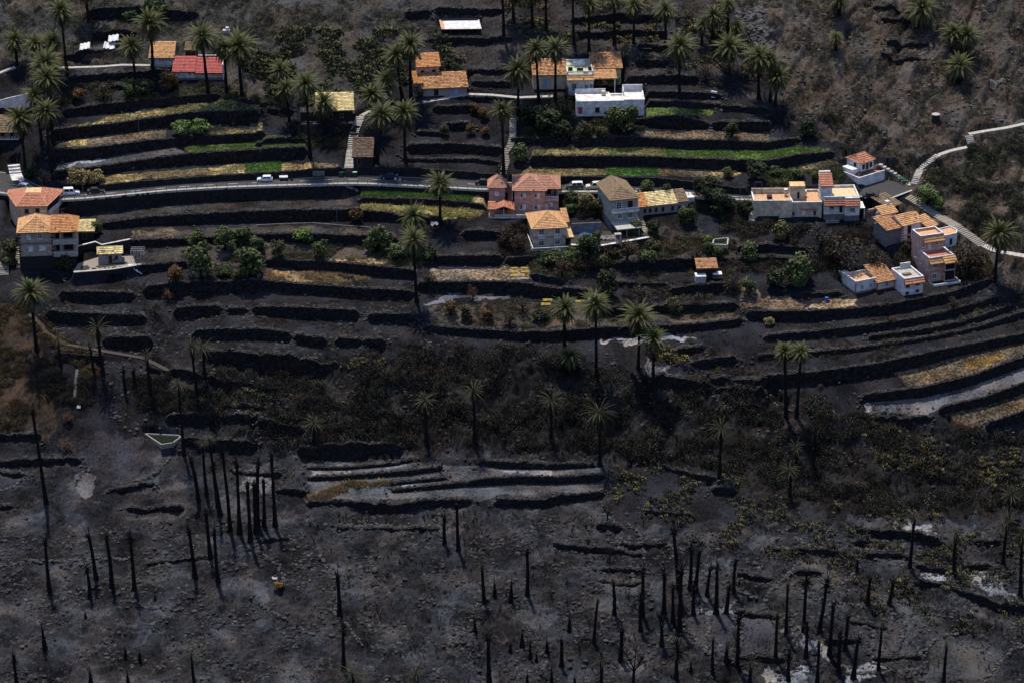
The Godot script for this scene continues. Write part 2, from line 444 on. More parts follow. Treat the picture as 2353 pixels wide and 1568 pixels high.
# ground cover as [colour at noon, relief in metres, soft edge in metres, outline in pixels]; drawn in this order
const ASH := Color(0.0128, 0.0130, 0.0162)
const EARTH := Color(0.062, 0.049, 0.038)
const STRAW := Color(0.26, 0.205, 0.10)
const CROP := Color(0.045, 0.085, 0.02)
const GREYASH := Color(0.14, 0.14, 0.145)
const COVER := [
	[Color(0.043, 0.040, 0.036), 0.41, 6.0, [[-60, -60], [930, -60], [940, 90], [880, 230], [580, 250], [560, 200], [130, 150], [-60, 150]]],
	[Color(0.052, 0.043, 0.036), 0.43, 8.0, [[1640, -60], [2460, -60], [2460, 640], [2300, 640], [2180, 560], [1930, 330], [1800, 250], [1700, 120]]],
	[Color(0.030, 0.028, 0.028), 0.30, 5.0, [[930, -60], [1640, -60], [1700, 120], [1640, 180], [1480, 170], [1200, 170], [1000, 210]]],
	[Color(0.0145, 0.0135, 0.0135), 0.72, 5.0, [[380, 850], [700, 840], [960, 800], [1200, 810], [1500, 860], [1800, 900], [2000, 960], [2200, 980], [2460, 1000], [2460, 1190], [2100, 1180], [1800, 1180], [1640, 1090], [1390, 1050], [1000, 1040], [600, 1030], [480, 990]]],
	[Color(0.0188, 0.0190, 0.0222), 0.42, 6.0, [[-60, 1080], [300, 1000], [480, 1050], [720, 1060], [1390, 1060], [1450, 1200], [2460, 1200], [2460, 1700], [-60, 1700]]],
	[Color(0.030, 0.022, 0.016), 0.35, 4.0, [[-60, 690], [60, 700], [120, 860], [130, 990], [-60, 1000]]],
	[Color(0.055, 0.048, 0.038), 0.10, 2.0, [[340, 600], [440, 578], [600, 585], [870, 588], [950, 605], [950, 620], [860, 612], [700, 600], [440, 600]]],
	[Color(0.040, 0.035, 0.031), 0.16, 3.0, [[330, 530], [600, 520], [950, 540], [1000, 600], [600, 590], [340, 600]]],
	[Color(0.038, 0.034, 0.029), 0.25, 3.0, [[1220, 560], [1500, 530], [1700, 540], [1700, 600], [1480, 600], [1240, 640]]],
	[Color(0.050, 0.040, 0.033), 0.15, 2.0, [[990, 700], [1380, 690], [1500, 720], [1690, 710], [1690, 735], [1380, 752], [1000, 745]]],
	[Color(0.030, 0.027, 0.025), 0.10, 2.0, [[240, 490], [600, 458], [810, 455], [815, 478], [600, 480], [330, 494], [220, 511]]],
	[STRAW, 0.06, 0.8, [[200, 292], [245, 268], [360, 245], [400, 258], [260, 285]]],
	[Color(0.10, 0.10, 0.035), 0.06, 1.0, [[380, 242], [440, 236], [600, 246], [592, 256], [430, 260], [390, 262]]],
	[Color(0.08, 0.075, 0.03), 0.06, 1.0, [[150, 292], [200, 280], [210, 290], [150, 302]]],
	[Color(0.095, 0.075, 0.055), 0.06, 0.8, [[125, 330], [240, 312], [390, 290], [380, 314], [240, 335], [120, 344]]],
	[STRAW, 0.06, 0.8, [[125, 330], [200, 318], [200, 332], [130, 341]]],
	[Color(0.15, 0.12, 0.06), 0.06, 0.8, [[485, 292], [605, 278], [605, 303], [480, 312]]],
	[Color(0.052, 0.052, 0.054), 0.04, 0.8, [[130, 378], [400, 328], [425, 350], [240, 380], [130, 391]]],
	[Color(0.21, 0.21, 0.215), 0.04, 2.0, [[165, 374], [225, 352], [235, 366], [160, 384]]],
	[Color(0.07, 0.075, 0.025), 0.05, 0.8, [[415, 338], [590, 318], [700, 322], [700, 339], [440, 354]]],
	[CROP, 0.05, 0.5, [[430, 334], [520, 336], [560, 326], [690, 330], [690, 340], [440, 354]]],
	[Color(0.10, 0.082, 0.05), 0.05, 0.7, [[228, 424], [260, 404], [480, 384], [560, 376], [780, 378], [770, 394], [600, 396], [450, 404]]],
	[STRAW, 0.05, 0.8, [[230, 424], [235, 408], [290, 400], [330, 398], [330, 412]]],
	[CROP, 0.05, 0.3, [[562, 374], [645, 369], [645, 394], [562, 397]]],
	[STRAW, 0.05, 0.4, [[645, 373], [720, 376], [720, 393], [645, 394]]],
	[Color(0.22, 0.17, 0.08), 0.05, 1.0, [[480, 386], [562, 376], [562, 397], [480, 402]]],
	[Color(0.07, 0.125, 0.02), 0.05, 0.3, [[831, 442], [870, 434], [1000, 439], [1118, 452], [1120, 470], [1040, 460], [960, 453], [830, 450]]],
	[STRAW, 0.05, 0.5, [[1082, 450], [1122, 453], [1122, 470], [1082, 465]]],
	[Color(0.22, 0.19, 0.07), 0.08, 0.8, [[826, 472], [880, 458], [1000, 468], [1115, 478], [1106, 496], [1010, 500], [940, 492], [832, 484]]],
	[Color(0.085, 0.068, 0.054), 0.08, 1.0, [[290, 552], [300, 532], [395, 528], [400, 549], [300, 556]]],
	[Color(0.16, 0.11, 0.06), 0.10, 1.5, [[615, 622], [760, 628], [800, 652], [700, 650], [615, 645]]],
	[Color(0.26, 0.19, 0.09), 0.08, 1.0, [[750, 594], [860, 594], [880, 606], [770, 602]]],
	[Color(0.165, 0.125, 0.088), 0.02, 0.3, [[985, 617], [1160, 611], [1222, 611], [1222, 643], [1160, 645], [985, 645]]],
	[Color(0.14, 0.12, 0.05), 0.05, 0.8, [[1225, 345], [1320, 337], [1530, 336], [1530, 363], [1420, 362], [1222, 361]]],
	[Color(0.05, 0.085, 0.02), 0.05, 0.8, [[1530, 343], [1770, 345], [1880, 338], [1905, 347], [1830, 355], [1770, 369], [1530, 364]]],
	[CROP, 0.05, 0.3, [[1400, 345], [1430, 343], [1430, 360], [1400, 360]]],
	[Color(0.15, 0.12, 0.055), 0.05, 0.8, [[1200, 402], [1230, 384], [1394, 388], [1394, 404], [1240, 404]]],
	[CROP, 0.05, 0.3, [[1394, 384], [1512, 384], [1512, 403], [1394, 404]]],
	[Color(0.09, 0.07, 0.045), 0.05, 0.6, [[1512, 386], [1640, 388], [1700, 402], [1660, 408], [1512, 403]]],
	[STRAW, 0.05, 0.8, [[1618, 392], [1690, 380], [1700, 400], [1640, 402]]],
	[Color(0.06, 0.09, 0.025), 0.08, 1.0, [[1482, 246], [1640, 248], [1630, 268], [1556, 264], [1482, 272]]],
	[Color(0.10, 0.075, 0.052), 0.06, 1.0, [[1482, 300], [1767, 300], [1767, 326], [1575, 320], [1470, 315]]],
	[Color(0.10, 0.085, 0.055), 0.06, 1.0, [[1760, 400], [1780, 380], [1900, 366], [1940, 375], [1880, 388], [1765, 402]]],
	[Color(0.12, 0.09, 0.066), 0.05, 0.8, [[1700, 692], [1800, 680], [1850, 700], [1850, 714], [1705, 712]]],
	[Color(0.24, 0.19, 0.12), 0.05, 1.0, [[1855, 702], [1900, 690], [1970, 688], [1965, 706], [1858, 714]]],
	[Color(0.13, 0.10, 0.078), 0.05, 0.8, [[1700, 652], [1740, 660], [1750, 690], [1700, 690]]],
	[Color(0.092, 0.072, 0.048), 0.04, 0.4, [[2053, 851], [2184, 817], [2362, 771], [2362, 812], [2235, 861], [2120, 887], [2087, 890]]],
	[Color(0.17, 0.115, 0.042), 0.05, 1.5, [[2212, 832], [2260, 815], [2310, 812], [2305, 830], [2215, 845]]],
	[Color(0.075, 0.075, 0.08), 0.03, 0.6, [[1990, 924], [2120, 911], [2240, 884], [2362, 836], [2362, 874], [2260, 911], [2160, 934], [2120, 952], [2000, 948]]],
	[Color(0.30, 0.30, 0.32), 0.03, 1.0, [[1990, 922], [2008, 922], [2006, 945], [1992, 940]]],
	[Color(0.092, 0.068, 0.045), 0.05, 0.8, [[2172, 952], [2261, 930], [2362, 893], [2362, 940], [2270, 972], [2200, 975]]],
	[Color(0.19, 0.19, 0.21), 0.03, 2.6, [[1376, 780], [1460, 774], [1600, 768], [1596, 780], [1460, 784], [1380, 786]]],
	[Color(0.11, 0.11, 0.125), 0.05, 2.6, [[1478, 832], [1522, 832], [1530, 852], [1482, 848]]],
	[Color(0.085, 0.085, 0.095), 0.04, 2.6, [[978, 690], [1010, 676], [1160, 672], [1160, 688], [985, 696]]],
	[Color(0.056, 0.056, 0.060), 0.03, 1.0, [[712, 1062], [950, 1056], [1010, 1064], [1385, 1064], [1385, 1140], [1080, 1146], [712, 1150]]],
	[GREYASH, 0.03, 1.5, [[714, 1072], [800, 1070], [795, 1086], [716, 1092]]],
	[Color(0.12, 0.12, 0.13), 0.03, 2.4, [[868, 1066], [940, 1058], [940, 1074], [880, 1080]]],
	[Color(0.15, 0.15, 0.165), 0.03, 2.6, [[1150, 1076], [1270, 1078], [1270, 1094], [1200, 1090]]],
	[Color(0.17, 0.17, 0.18), 0.03, 1.5, [[920, 1112], [960, 1106], [955, 1118], [915, 1122]]],
	[GREYASH, 0.03, 1.5, [[2040, 1200], [2085, 1200], [2158, 1220], [2150, 1234], [2060, 1216]]],
	[Color(0.20, 0.20, 0.21), 0.08, 1.0, [[2110, 1322], [2130, 1310], [2160, 1310], [2188, 1320], [2182, 1334], [2130, 1338]]],
	[Color(0.15, 0.15, 0.155), 0.15, 2.0, [[2215, 1312], [2290, 1322], [2342, 1380], [2280, 1372], [2222, 1332]]],
	[Color(0.062, 0.062, 0.070), 0.02, 0.8, [[176, 1088], [200, 1083], [218, 1096], [220, 1115], [206, 1140], [190, 1144], [174, 1128], [167, 1108]]],
	[Color(0.029, 0.028, 0.034), 0.02, 0.6, [[1560, 1422], [1640, 1412], [1676, 1420], [1684, 1500], [1640, 1512], [1600, 1470]]],
	[Color(0.030, 0.029, 0.035), 0.02, 0.6, [[1694, 1420], [1770, 1418], [1794, 1470], [1786, 1508], [1702, 1508]]],
	[Color(0.045, 0.041, 0.038), 0.02, 0.8, [[1826, 1292], [1900, 1282], [1948, 1326], [1900, 1360], [1836, 1342]]],
	[Color(0.030, 0.029, 0.035), 0.02, 0.8, [[1920, 1400], [1948, 1398], [2000, 1450], [1990, 1500], [1930, 1480]]],
	[Color(0.030, 0.029, 0.034), 0.02, 0.8, [[2022, 1440], [2080, 1430], [2070, 1500], [2010, 1508]]],
	[Color(0.036, 0.036, 0.037), 0.02, 0.8, [[2130, 1470], [2260, 1470], [2320, 1500], [2280, 1560], [2130, 1560]]],
	[GREYASH, 0.2, 2.5, [[1930, 1530], [2020, 1520], [2030, 1540], [1960, 1560], [1930, 1550]]],
	[Color(0.12, 0.12, 0.125), 0.2, 2.5, [[1800, 1450], [1850, 1440], [1900, 1470], [1920, 1520], [1840, 1490]]],
	[Color(0.13, 0.13, 0.135), 0.1, 2.0, [[1750, 1545], [1860, 1540], [1870, 1580], [1750, 1580]]],
	[Color(0.10, 0.10, 0.105), 0.1, 2.0, [[1585, 1402], [1690, 1384], [1690, 1400], [1590, 1416]]],
	[Color(0.028, 0.027, 0.033), 0.05, 2.0, [[140, 1010], [260, 985], [360, 1030], [310, 1090], [180, 1080]]],
	[Color(0.13, 0.13, 0.14), 0.1, 2.5, [[470, 930], [520, 940], [560, 962], [500, 958]]],
	[Color(0.10, 0.10, 0.11), 0.1, 3.0, [[540, 1080], [620, 1085], [640, 1130], [560, 1130]]],
]

# ---------------------------------------------------------------- ground sheet, its colours and its relief
func lin8(c: float) -> int:
	return clampi(int(Color(c, c, c).linear_to_srgb().r * 255.0 + 0.5), 0, 255)

func make_ground() -> void:
	var tw := (NX - 1) * TEX
	var th := (NZ - 1) * TEX
	var px := CELL / TEX
	var cr := PackedFloat32Array()
	var cg := PackedFloat32Array()
	var cb := PackedFloat32Array()
	cr.resize(tw * th); cg.resize(tw * th); cb.resize(tw * th)
	cr.fill(ASH.r); cg.fill(ASH.g); cb.fill(ASH.b)
	for e in COVER:
		var poly := world_poly(e[3])
		var soft: float = e[2]
		var r := bounds(poly).grow(soft)
		var col: Color = e[0]
		for j in range(maxi(0, int((r.position.y - Z0) / px)), mini(th, int((r.end.y - Z0) / px) + 1)):
			for i in range(maxi(0, int((r.position.x - X0) / px)), mini(tw, int((r.end.x - X0) / px) + 1)):
				var x := X0 + (i + 0.5) * px
				var z := Z0 + (j + 0.5) * px
				# the outline wanders by the soft edge's width
				var n1 := patch_noise.get_noise_2d(x, z)
				var n2 := patch_noise.get_noise_2d(z + 400.0, x)
				if Geometry2D.is_point_in_polygon(Vector2(x + n1 * soft * 1.4, z + n2 * soft * 1.4), poly):
					var k := j * tw + i
					cr[k] = col.r; cg[k] = col.g; cb[k] = col.b
					if i % TEX == 0 and j % TEX == 0:
						AMP[(j / TEX) * NX + i / TEX] = e[1]
	print("cover ", Time.get_ticks_msec())
	for j in NZ:
		for i in NX:
			var x := X0 + i * CELL
			var z := Z0 + j * CELL
			var a := AMP[j * NX + i]
			if a < 0.0:
				H[j * NX + i] += a
				a = 0.42
			H[j * NX + i] += a * (fine_noise.get_noise_2d(x, z) * 1.0 + fine_noise.get_noise_2d(x * 1.9 + 70.0, z * 1.9) * 0.6 + coarse_noise.get_noise_2d(x * 3.0, z * 3.0) * 0.8)
			if absf(a - 0.43) < 0.001:          # gullies down the dry slope
				H[j * NX + i] -= 1.7 * maxf(0.0, 0.25 - absf(coarse_noise.get_noise_2d(x * 1.1 + z * 0.5, z * 0.35 - x * 0.35))) * 4.0 - 0.8
			if a > 0.15:
				H[j * NX + i] += (a - 0.15) * 4.0 * coarse_noise.get_noise_2d(x, z)
	for e in GULLIES:
		var last := hit(e[2][0][0], e[2][0][1])
		for n in range(1, e[2].size()):
			var next := hit(e[2][n][0], e[2][n][1])
			var A := Vector2(last.x, last.z)
			var B := Vector2(next.x, next.z)
			var wide: float = e[0] + 0.8
			for j in range(maxi(0, int((minf(A.y, B.y) - wide - Z0) / CELL)), mini(NZ - 1, int((maxf(A.y, B.y) + wide - Z0) / CELL) + 1)):
				for i in range(maxi(0, int((minf(A.x, B.x) - wide - X0) / CELL)), mini(NX - 1, int((maxf(A.x, B.x) + wide - X0) / CELL) + 1)):
					var p := Vector2(X0 + i * CELL, Z0 + j * CELL)
					var d := p.distance_to(Geometry2D.get_closest_point_to_segment(p, A, B)) + patch_noise.get_noise_2d(p.x * 2.0, p.y * 2.0)
					if d < wide:
						AMP[j * NX + i] = -e[1] * smoothstep(wide, e[0] * 0.4, d) if AMP[j * NX + i] >= 0.0 else minf(AMP[j * NX + i], -e[1] * smoothstep(wide, e[0] * 0.4, d))
			last = next
	# pale ash, trodden streaks and black char on the valley floor
	for j in th:
		for i in tw:
			var k := j * tw + i
			if absf(cr[k] - 0.0188) < 0.0002:
				var x := X0 + (i + 0.5) * px
				var z := Z0 + (j + 0.5) * px
				var a := patch_noise.get_noise_2d(x * 0.45 + 300.0, z * 0.45)
				var s := coarse_noise.get_noise_2d(x * 0.9 + 40.0, z * 1.6)
				if absf(s) < 0.018:
					cr[k] = 0.036; cg[k] = 0.036; cb[k] = 0.040
				elif a > 0.30:
					cr[k] = 0.040; cg[k] = 0.040; cb[k] = 0.044
				elif a > 0.2:
					cr[k] = 0.027; cg[k] = 0.027; cb[k] = 0.030
				elif a < -0.22:
					cr[k] = 0.0105; cg[k] = 0.0105; cb[k] = 0.0125
	# dry earth and stones along the brow of each terrace wall
	for line in wall_lines:
		for i in range(maxi(0, int((line[0][0] - X0) / px)), mini(tw, int((line[-1][0] - X0) / px))):
			var x := X0 + (i + 0.5) * px
			var z: float = along(line, x).x
			var deep := 0.9 + 1.6 * patch_noise.get_noise_2d(x * 1.2, z * 1.2 + 50.0)
			for j in range(maxi(0, int((z - 0.2 - deep - Z0) / px)), clampi(int((z - Z0) / px), 0, th)):
				var k := j * tw + i
				if cr[k] < 0.05:
					cr[k] = 0.030; cg[k] = 0.028; cb[k] = 0.027
	cover = [cr, cg, cb, tw, th, px]
	print("relief ", Time.get_ticks_msec())

var cover := []

func lay_ground() -> void:
	var cr: PackedFloat32Array = cover[0]
	var cg: PackedFloat32Array = cover[1]
	var cb: PackedFloat32Array = cover[2]
	var tw: int = cover[3]
	var th: int = cover[4]
	var px: float = cover[5]
	var lut := PackedByteArray()
	lut.resize(4096)
	for i in 4096:
		var t := i / 4095.0
		lut[i] = lin8(t * t)
	var bytes := PackedByteArray()
	bytes.resize(tw * th * 3)
	rng.seed = 5
	for j in th:
		var z := Z0 + (j + 0.5) * px
		for i in tw:
			var x := X0 + (i + 0.5) * px
			var k := j * tw + i
			var f := 1.0 + 0.55 * fine_noise.get_noise_2d(x * 2.3, z * 2.3) + 0.85 * patch_noise.get_noise_2d(x * 0.6, z * 0.6) + 0.6 * coarse_noise.get_noise_2d(x * 1.3, z * 1.3) + rng.randf_range(-0.5, 0.5)
			if cg[k] > 0.06 and cr[k] - cb[k] > 0.02:          # stubble and bare soil showing between the dry stalks
				var gap := fine_noise.get_noise_2d(x * 1.7 + 33.0, z * 1.7) + 0.5 * patch_noise.get_noise_2d(x * 1.5, z * 1.5 + 12.0)
				f *= 0.42 if gap < -0.12 else (0.7 if gap < 0.02 else 1.12)
			f = maxf(f, 0.2)
			var warm := clampf(patch_noise.get_noise_2d(z * 0.5, x * 0.5 + 90.0) * 0.35, -0.09, 0.07)
			bytes[k * 3] = lut[mini(4095, int(sqrt(maxf(0.0, cr[k] * f * (1.0 + warm))) * 4095.0))]
			bytes[k * 3 + 1] = lut[mini(4095, int(sqrt(maxf(0.0, cg[k] * f)) * 4095.0))]
			bytes[k * 3 + 2] = lut[mini(4095, int(sqrt(maxf(0.0, cb[k] * f * (1.0 - warm))) * 4095.0))]
	print("ground colours ", Time.get_ticks_msec())
	var img := Image.create_from_data(tw, th, false, Image.FORMAT_RGB8, bytes)
	var mat := StandardMaterial3D.new()
	mat.albedo_texture = ImageTexture.create_from_image(img)
	mat.roughness = 0.95
	mat.metallic_specular = 0.2
	var v := PackedVector3Array()
	var n := PackedVector3Array()
	var uv := PackedVector2Array()
	var idx := PackedInt32Array()
	v.resize(NX * NZ); n.resize(NX * NZ); uv.resize(NX * NZ)
	for j in NZ:
		for i in NX:
			var k := j * NX + i
			v[k] = Vector3(X0 + i * CELL, H[k], Z0 + j * CELL)
			uv[k] = Vector2(float(i) / (NX - 1), float(j) / (NZ - 1))
			var dx := H[k + (1 if i < NX - 1 else 0)] - H[k - (1 if i > 0 else 0)]
			var dz := H[k + (NX if j < NZ - 1 else 0)] - H[k - (NX if j > 0 else 0)]
			n[k] = Vector3(-dx, 2.0 * CELL, -dz).normalized()
	idx.resize((NX - 1) * (NZ - 1) * 6)
	var q := 0
	for j in NZ - 1:
		for i in NX - 1:
			var k := j * NX + i
			idx[q] = k; idx[q + 1] = k + 1; idx[q + 2] = k + NX
			idx[q + 3] = k + 1; idx[q + 4] = k + NX + 1; idx[q + 5] = k + NX
			q += 6
	var arrays := []
	arrays.resize(Mesh.ARRAY_MAX)
	arrays[Mesh.ARRAY_VERTEX] = v
	arrays[Mesh.ARRAY_NORMAL] = n
	arrays[Mesh.ARRAY_TEX_UV] = uv
	arrays[Mesh.ARRAY_INDEX] = idx
	var am := ArrayMesh.new()
	am.add_surface_from_arrays(Mesh.PRIMITIVE_TRIANGLES, arrays)
	am.surface_set_material(0, mat)
	var g := put(am, "ground", null, self)
	tag(g, "black burned hillside with ash, bare earth and strips of field", "ground", "", "structure")
	# the rest of the valley, coarse
	var b := Builder.new()
	for j in range(-70, 60):
		for i in range(-75, 75):
			var p := Vector2(i * 20.0, j * 20.0)
			if p.x > X0 + 10 and p.x + 20 < X0 + NX * CELL - 10 and p.y > Z0 + 10 and p.y + 20 < Z0 + NZ * CELL - 10:
				continue
			var y0 := macro(p.y) - 1.2
			var y1 := macro(p.y + 20.0) - 1.2
			b.quad(Vector3(p.x, y1, p.y + 20.0), Vector3(p.x + 20.0, y1, p.y + 20.0), Vector3(p.x + 20.0, y0, p.y), Vector3(p.x, y0, p.y))
	var o := put(b, "terrain", M.earth, self)
	tag(o, "dark valley slopes running on beyond the burned hillside", "terrain", "", "structure")

# ---------------------------------------------------------------- dry-stone walls
func build_wall(line: Array, e: int) -> void:
	rng.seed = 100 + e
	var b := Builder.new()
	var xa: float = line[0][0]
	var xb: float = line[-1][0]
	var steps := maxi(3, int((xb - xa) / 0.5))
	var rows := []
	for s in steps + 1:
		var x := lerpf(xa, xb, float(s) / steps)
		var z: float = along(line, x).x
		var top := gh(x, z - 0.9) + 0.12 + rng.randf_range(-0.12, 0.16)
		var low := gh(x, z + 1.1) - 0.35
		var h := maxf(top - low, 0.3)
		var col := []
		var parts := 6
		for r in parts + 1:
			var t := float(r) / parts
			var jit := 0.0 if r == 0 else rng.randf_range(-0.16, 0.16)
			col.append(Vector3(x + rng.randf_range(-0.1, 0.1), low + h * t, z + 0.62 - 0.16 * t + jit))
		col.append(Vector3(x, top + rng.randf_range(-0.1, 0.05), z - 0.25 + rng.randf_range(-0.12, 0.12)))
		col.append(Vector3(x, top - 0.4, z - 0.6))
		rows.append(col)
	for s in steps:
		for r in rows[s].size() - 1:
			var g := rng.randf_range(0.3, 1.0)
			b.quad(rows[s][r], rows[s + 1][r], rows[s + 1][r + 1], rows[s][r + 1], Color(g, g * 0.99, g))
	for s in [0, steps]:
		var c0: Array = rows[s]
		for r in range(1, c0.size() - 1):
			if s == 0:
				b.tri(c0[0], c0[r], c0[r + 1])
			else:
				b.tri(c0[0], c0[r + 1], c0[r])
	var o := single(b, "dry_stone_wall", M.stone)
	var w: Array = WALLS[e]
	var mid: Array = w[w.size() / 2]
	var long: float = w[-1][0] - w[0][0]
	var high: float = mid[2]
	var word := ("long " if long > 250 else ("short " if long < 110 else "")) + ("high" if high > 17 else ("low" if high < 10 else "middling"))
	locate(o, word + " dark stone terrace wall", "wall", "dry-stone terrace walls on the burned slope", (w[0][0] + w[-1][0]) * 0.5, mid[1] + high * 0.5)
	o.set_meta("kind", "thing")

# ---------------------------------------------------------------- materials
func lin(r: float, g: float, b: float) -> Color:
	return Color(r, g, b).linear_to_srgb()

func mat(key: String, col: Color, rough := 0.9, tex: Texture2D = null, scale := 0.25, vertex := false) -> StandardMaterial3D:
	var m := StandardMaterial3D.new()
	m.albedo_color = col.linear_to_srgb()
	m.roughness = rough
	m.metallic_specular = 0.3
	m.vertex_color_use_as_albedo = vertex
	if tex:
		m.albedo_texture = tex
		m.uv1_triplanar = true
		m.uv1_world_triplanar = true
		m.uv1_scale = Vector3.ONE * scale
	M[key] = m
	return m

func mottle(seed_: int, freq: float, low: float, high: float) -> ImageTexture:
	var f := FastNoiseLite.new()
	f.seed = seed_
	f.frequency = freq
	f.fractal_octaves = 4
	var img := f.get_seamless_image(256, 256)
	img.convert(Image.FORMAT_RGB8)
	var data := img.get_data()
	for i in data.size():
		data[i] = int(255.0 * lerpf(low, high, data[i] / 255.0))
	return ImageTexture.create_from_image(Image.create_from_data(256, 256, false, Image.FORMAT_RGB8, data))

func make_materials() -> void:
	var dirt := mottle(4, 0.02, 0.70, 1.0)
	var speck := mottle(9, 0.06, 0.45, 1.0)
	mat("earth", Color(0.04, 0.037, 0.035), 0.95, speck, 0.05)
	mat("stone", Color(0.042, 0.041, 0.044), 0.95, speck, 0.3, true)
	mat("white", Color(0.80, 0.80, 0.79), 0.85, dirt, 0.11)
	mat("cream", Color(0.66, 0.57, 0.42), 0.85, dirt, 0.11)
	mat("beige", Color(0.48, 0.40, 0.30), 0.85, dirt, 0.11)
	mat("sand", Color(0.62, 0.44, 0.30), 0.85, dirt, 0.11)
	mat("pink", Color(0.57, 0.36, 0.30), 0.85, dirt, 0.11)
	mat("rose", Color(0.66, 0.43, 0.35), 0.85, dirt, 0.11)
	mat("sage", Color(0.38, 0.42, 0.36), 0.85, dirt, 0.11)
	mat("rubble", Color(0.52, 0.48, 0.45), 0.9, speck, 0.35)
	mat("grey", Color(0.20, 0.20, 0.205), 0.9, dirt, 0.15)
	mat("dark", Color(0.045, 0.043, 0.045), 0.95, speck, 0.2)
	mat("black", Color(0.012, 0.012, 0.013), 0.8)
	mat("concrete", Color(0.50, 0.48, 0.44), 0.9, dirt, 0.2)
	mat("paving", Color(0.46, 0.42, 0.36), 0.9, speck, 0.3)
	mat("terracotta", Color(0.50, 0.20, 0.13), 0.85, dirt, 0.2)
	mat("ochre", Color(0.74, 0.52, 0.27), 0.85, dirt, 0.15)
	mat("redpaint", Color(0.36, 0.06, 0.04), 0.8)
	mat("orangepaint", Color(0.70, 0.24, 0.04), 0.8)
	mat("bluepaint", Color(0.20, 0.33, 0.50), 0.7)
	mat("wood", Color(0.10, 0.055, 0.03), 0.8, speck, 0.4)
	mat("plank", Color(0.34, 0.26, 0.16), 0.85, speck, 0.4)
	mat("tile", Color(1, 1, 1), 0.88, dirt, 0.2, true)
	mat("glass", Color(0.012, 0.013, 0.016), 0.35)
	mat("whitemetal", Color(0.82, 0.83, 0.85), 0.5, dirt, 0.15)
	mat("steel", Color(0.09, 0.09, 0.095), 0.6)
	mat("asphalt", Color(0.088, 0.088, 0.090), 0.92, speck, 0.22)
	mat("paint", Color(0.55, 0.55, 0.52), 0.8)
	mat("tarp", Color(0.03, 0.17, 0.62), 0.5, dirt, 0.4)
	mat("rubber", Color(0.015, 0.015, 0.015), 0.8)
	mat("greenbin", Color(0.015, 0.07, 0.035), 0.6)
	mat("yellowmat", Color(0.62, 0.47, 0.11), 0.9, speck, 0.8)
	mat("water", Color(0.012, 0.02, 0.01), 0.08)
	mat("trunk", Color(0.020, 0.017, 0.016), 0.95, speck, 0.6, true)
	mat("frond", Color(0.17, 0.18, 0.085), 0.6, null, 1.0, true)
	mat("drybark", Color(0.05, 0.04, 0.032), 0.9, speck, 0.6)
	mat("leaf", Color(0.5, 0.5, 0.5), 0.7, null, 1.0, true)
	M.leaf.backlight = lin(0.12, 0.12, 0.06)

# ---------------------------------------------------------------- building kit: x and y in photo pixels from the anchor, z in metres
var hs := {}
const TILE := {
	"orange": Color(0.60, 0.29, 0.125), "salmon": Color(0.56, 0.245, 0.155), "rosy": Color(0.50, 0.26, 0.19), "red": Color(0.54, 0.15, 0.14),
	"yellow": Color(0.76, 0.63, 0.33), "brown": Color(0.26, 0.19, 0.125), "old": Color(0.50, 0.27, 0.14), "ochre": Color(0.66, 0.38, 0.19), "soil": Color(0.16, 0.115, 0.09)}

func begin(id: String, called: String, label: String, category := "house", named := "") -> Node3D:
	var a: Dictionary = anchor[id]
	var o := thing(called, a.p, a.yaw)
	tag(o, label, category)
	hs = {"o": o, "k": a.k, "c": cos(deg_to_rad(a.yaw))}
	landmarks.append([named if named != "" else label, a.u, a.v - 20.0])
	return o

func sx(x: float) -> float:
	return x / (hs.k * hs.c)

func sy(y: float) -> float:
	return y / (hs.k * 0.925)

func block(x0: float, x1: float, y0: float, y1: float, zb: float, zf: float, m: Material, called := "wall", label := "") -> MeshInstance3D:
	var b := Builder.new()
	b.box(Vector3(sx(x0), sy(y0), zb), Vector3(sx(x1), sy(y1), zf))
	var o := put(b, called, m, hs.o)
	if label != "":
		o.set_meta("label", label)
	return o

func course(b: Builder, a: Vector3, e: Vector3, c: Vector3, d: Vector3, col: Color, wear := 0.22) -> void:   # rows of tiles from eave a-e up to top d-c
	var up := (((d + c) - (a + e)) * 0.5).length()
	var rows := maxi(1, int(up / 0.55))
	var nrm := (e - a).cross(((d + c) - (a + e)) * 0.5).normalized()
	for r in rows:
		var t0 := float(r) / rows
		var t1 := float(r + 1) / rows
		var l0 := a.lerp(d, t0)
		var r0 := e.lerp(c, t0)
		var l1 := a.lerp(d, t1)
		var r1 := e.lerp(c, t1)
		var cols := maxi(1, int((r0 - l0).length() / 0.5))
		for q in cols:
			var s0 := float(q) / cols
			var s1 := float(q + 1) / cols
			var f := 1.0 + rng.randf_range(-wear, wear)
			var cc := Color(col.r * f, col.g * f * rng.randf_range(0.94, 1.05), col.b * f * rng.randf_range(0.85, 1.1))
			if rng.randf() < wear * 0.12:
				cc = cc * 0.4
			var lift := nrm * 0.13
			var bump := nrm * 0.05
			var p0 := l0.lerp(r0, s0) + lift
			var p1 := l0.lerp(r0, s1) + lift
			var p2 := l1.lerp(r1, s1) + nrm * 0.01
			var p3 := l1.lerp(r1, s0) + nrm * 0.01
			var mid0 := (p0 + p1) * 0.5 + bump
			var mid1 := (p2 + p3) * 0.5 + bump
			b.quad(p0, mid0, mid1, p3, cc)
			b.quad(mid0, p1, p2, mid1, cc)
			b.quad(l0.lerp(r0, s0), l0.lerp(r0, s1), p1, p0, cc)

func cap(b: Builder, a: Vector3, e: Vector3, col: Color) -> void:
	b.bar(a + Vector3.UP * 0.05, e + Vector3.UP * 0.05, 0.13, col * 0.95, 0.13, 6)

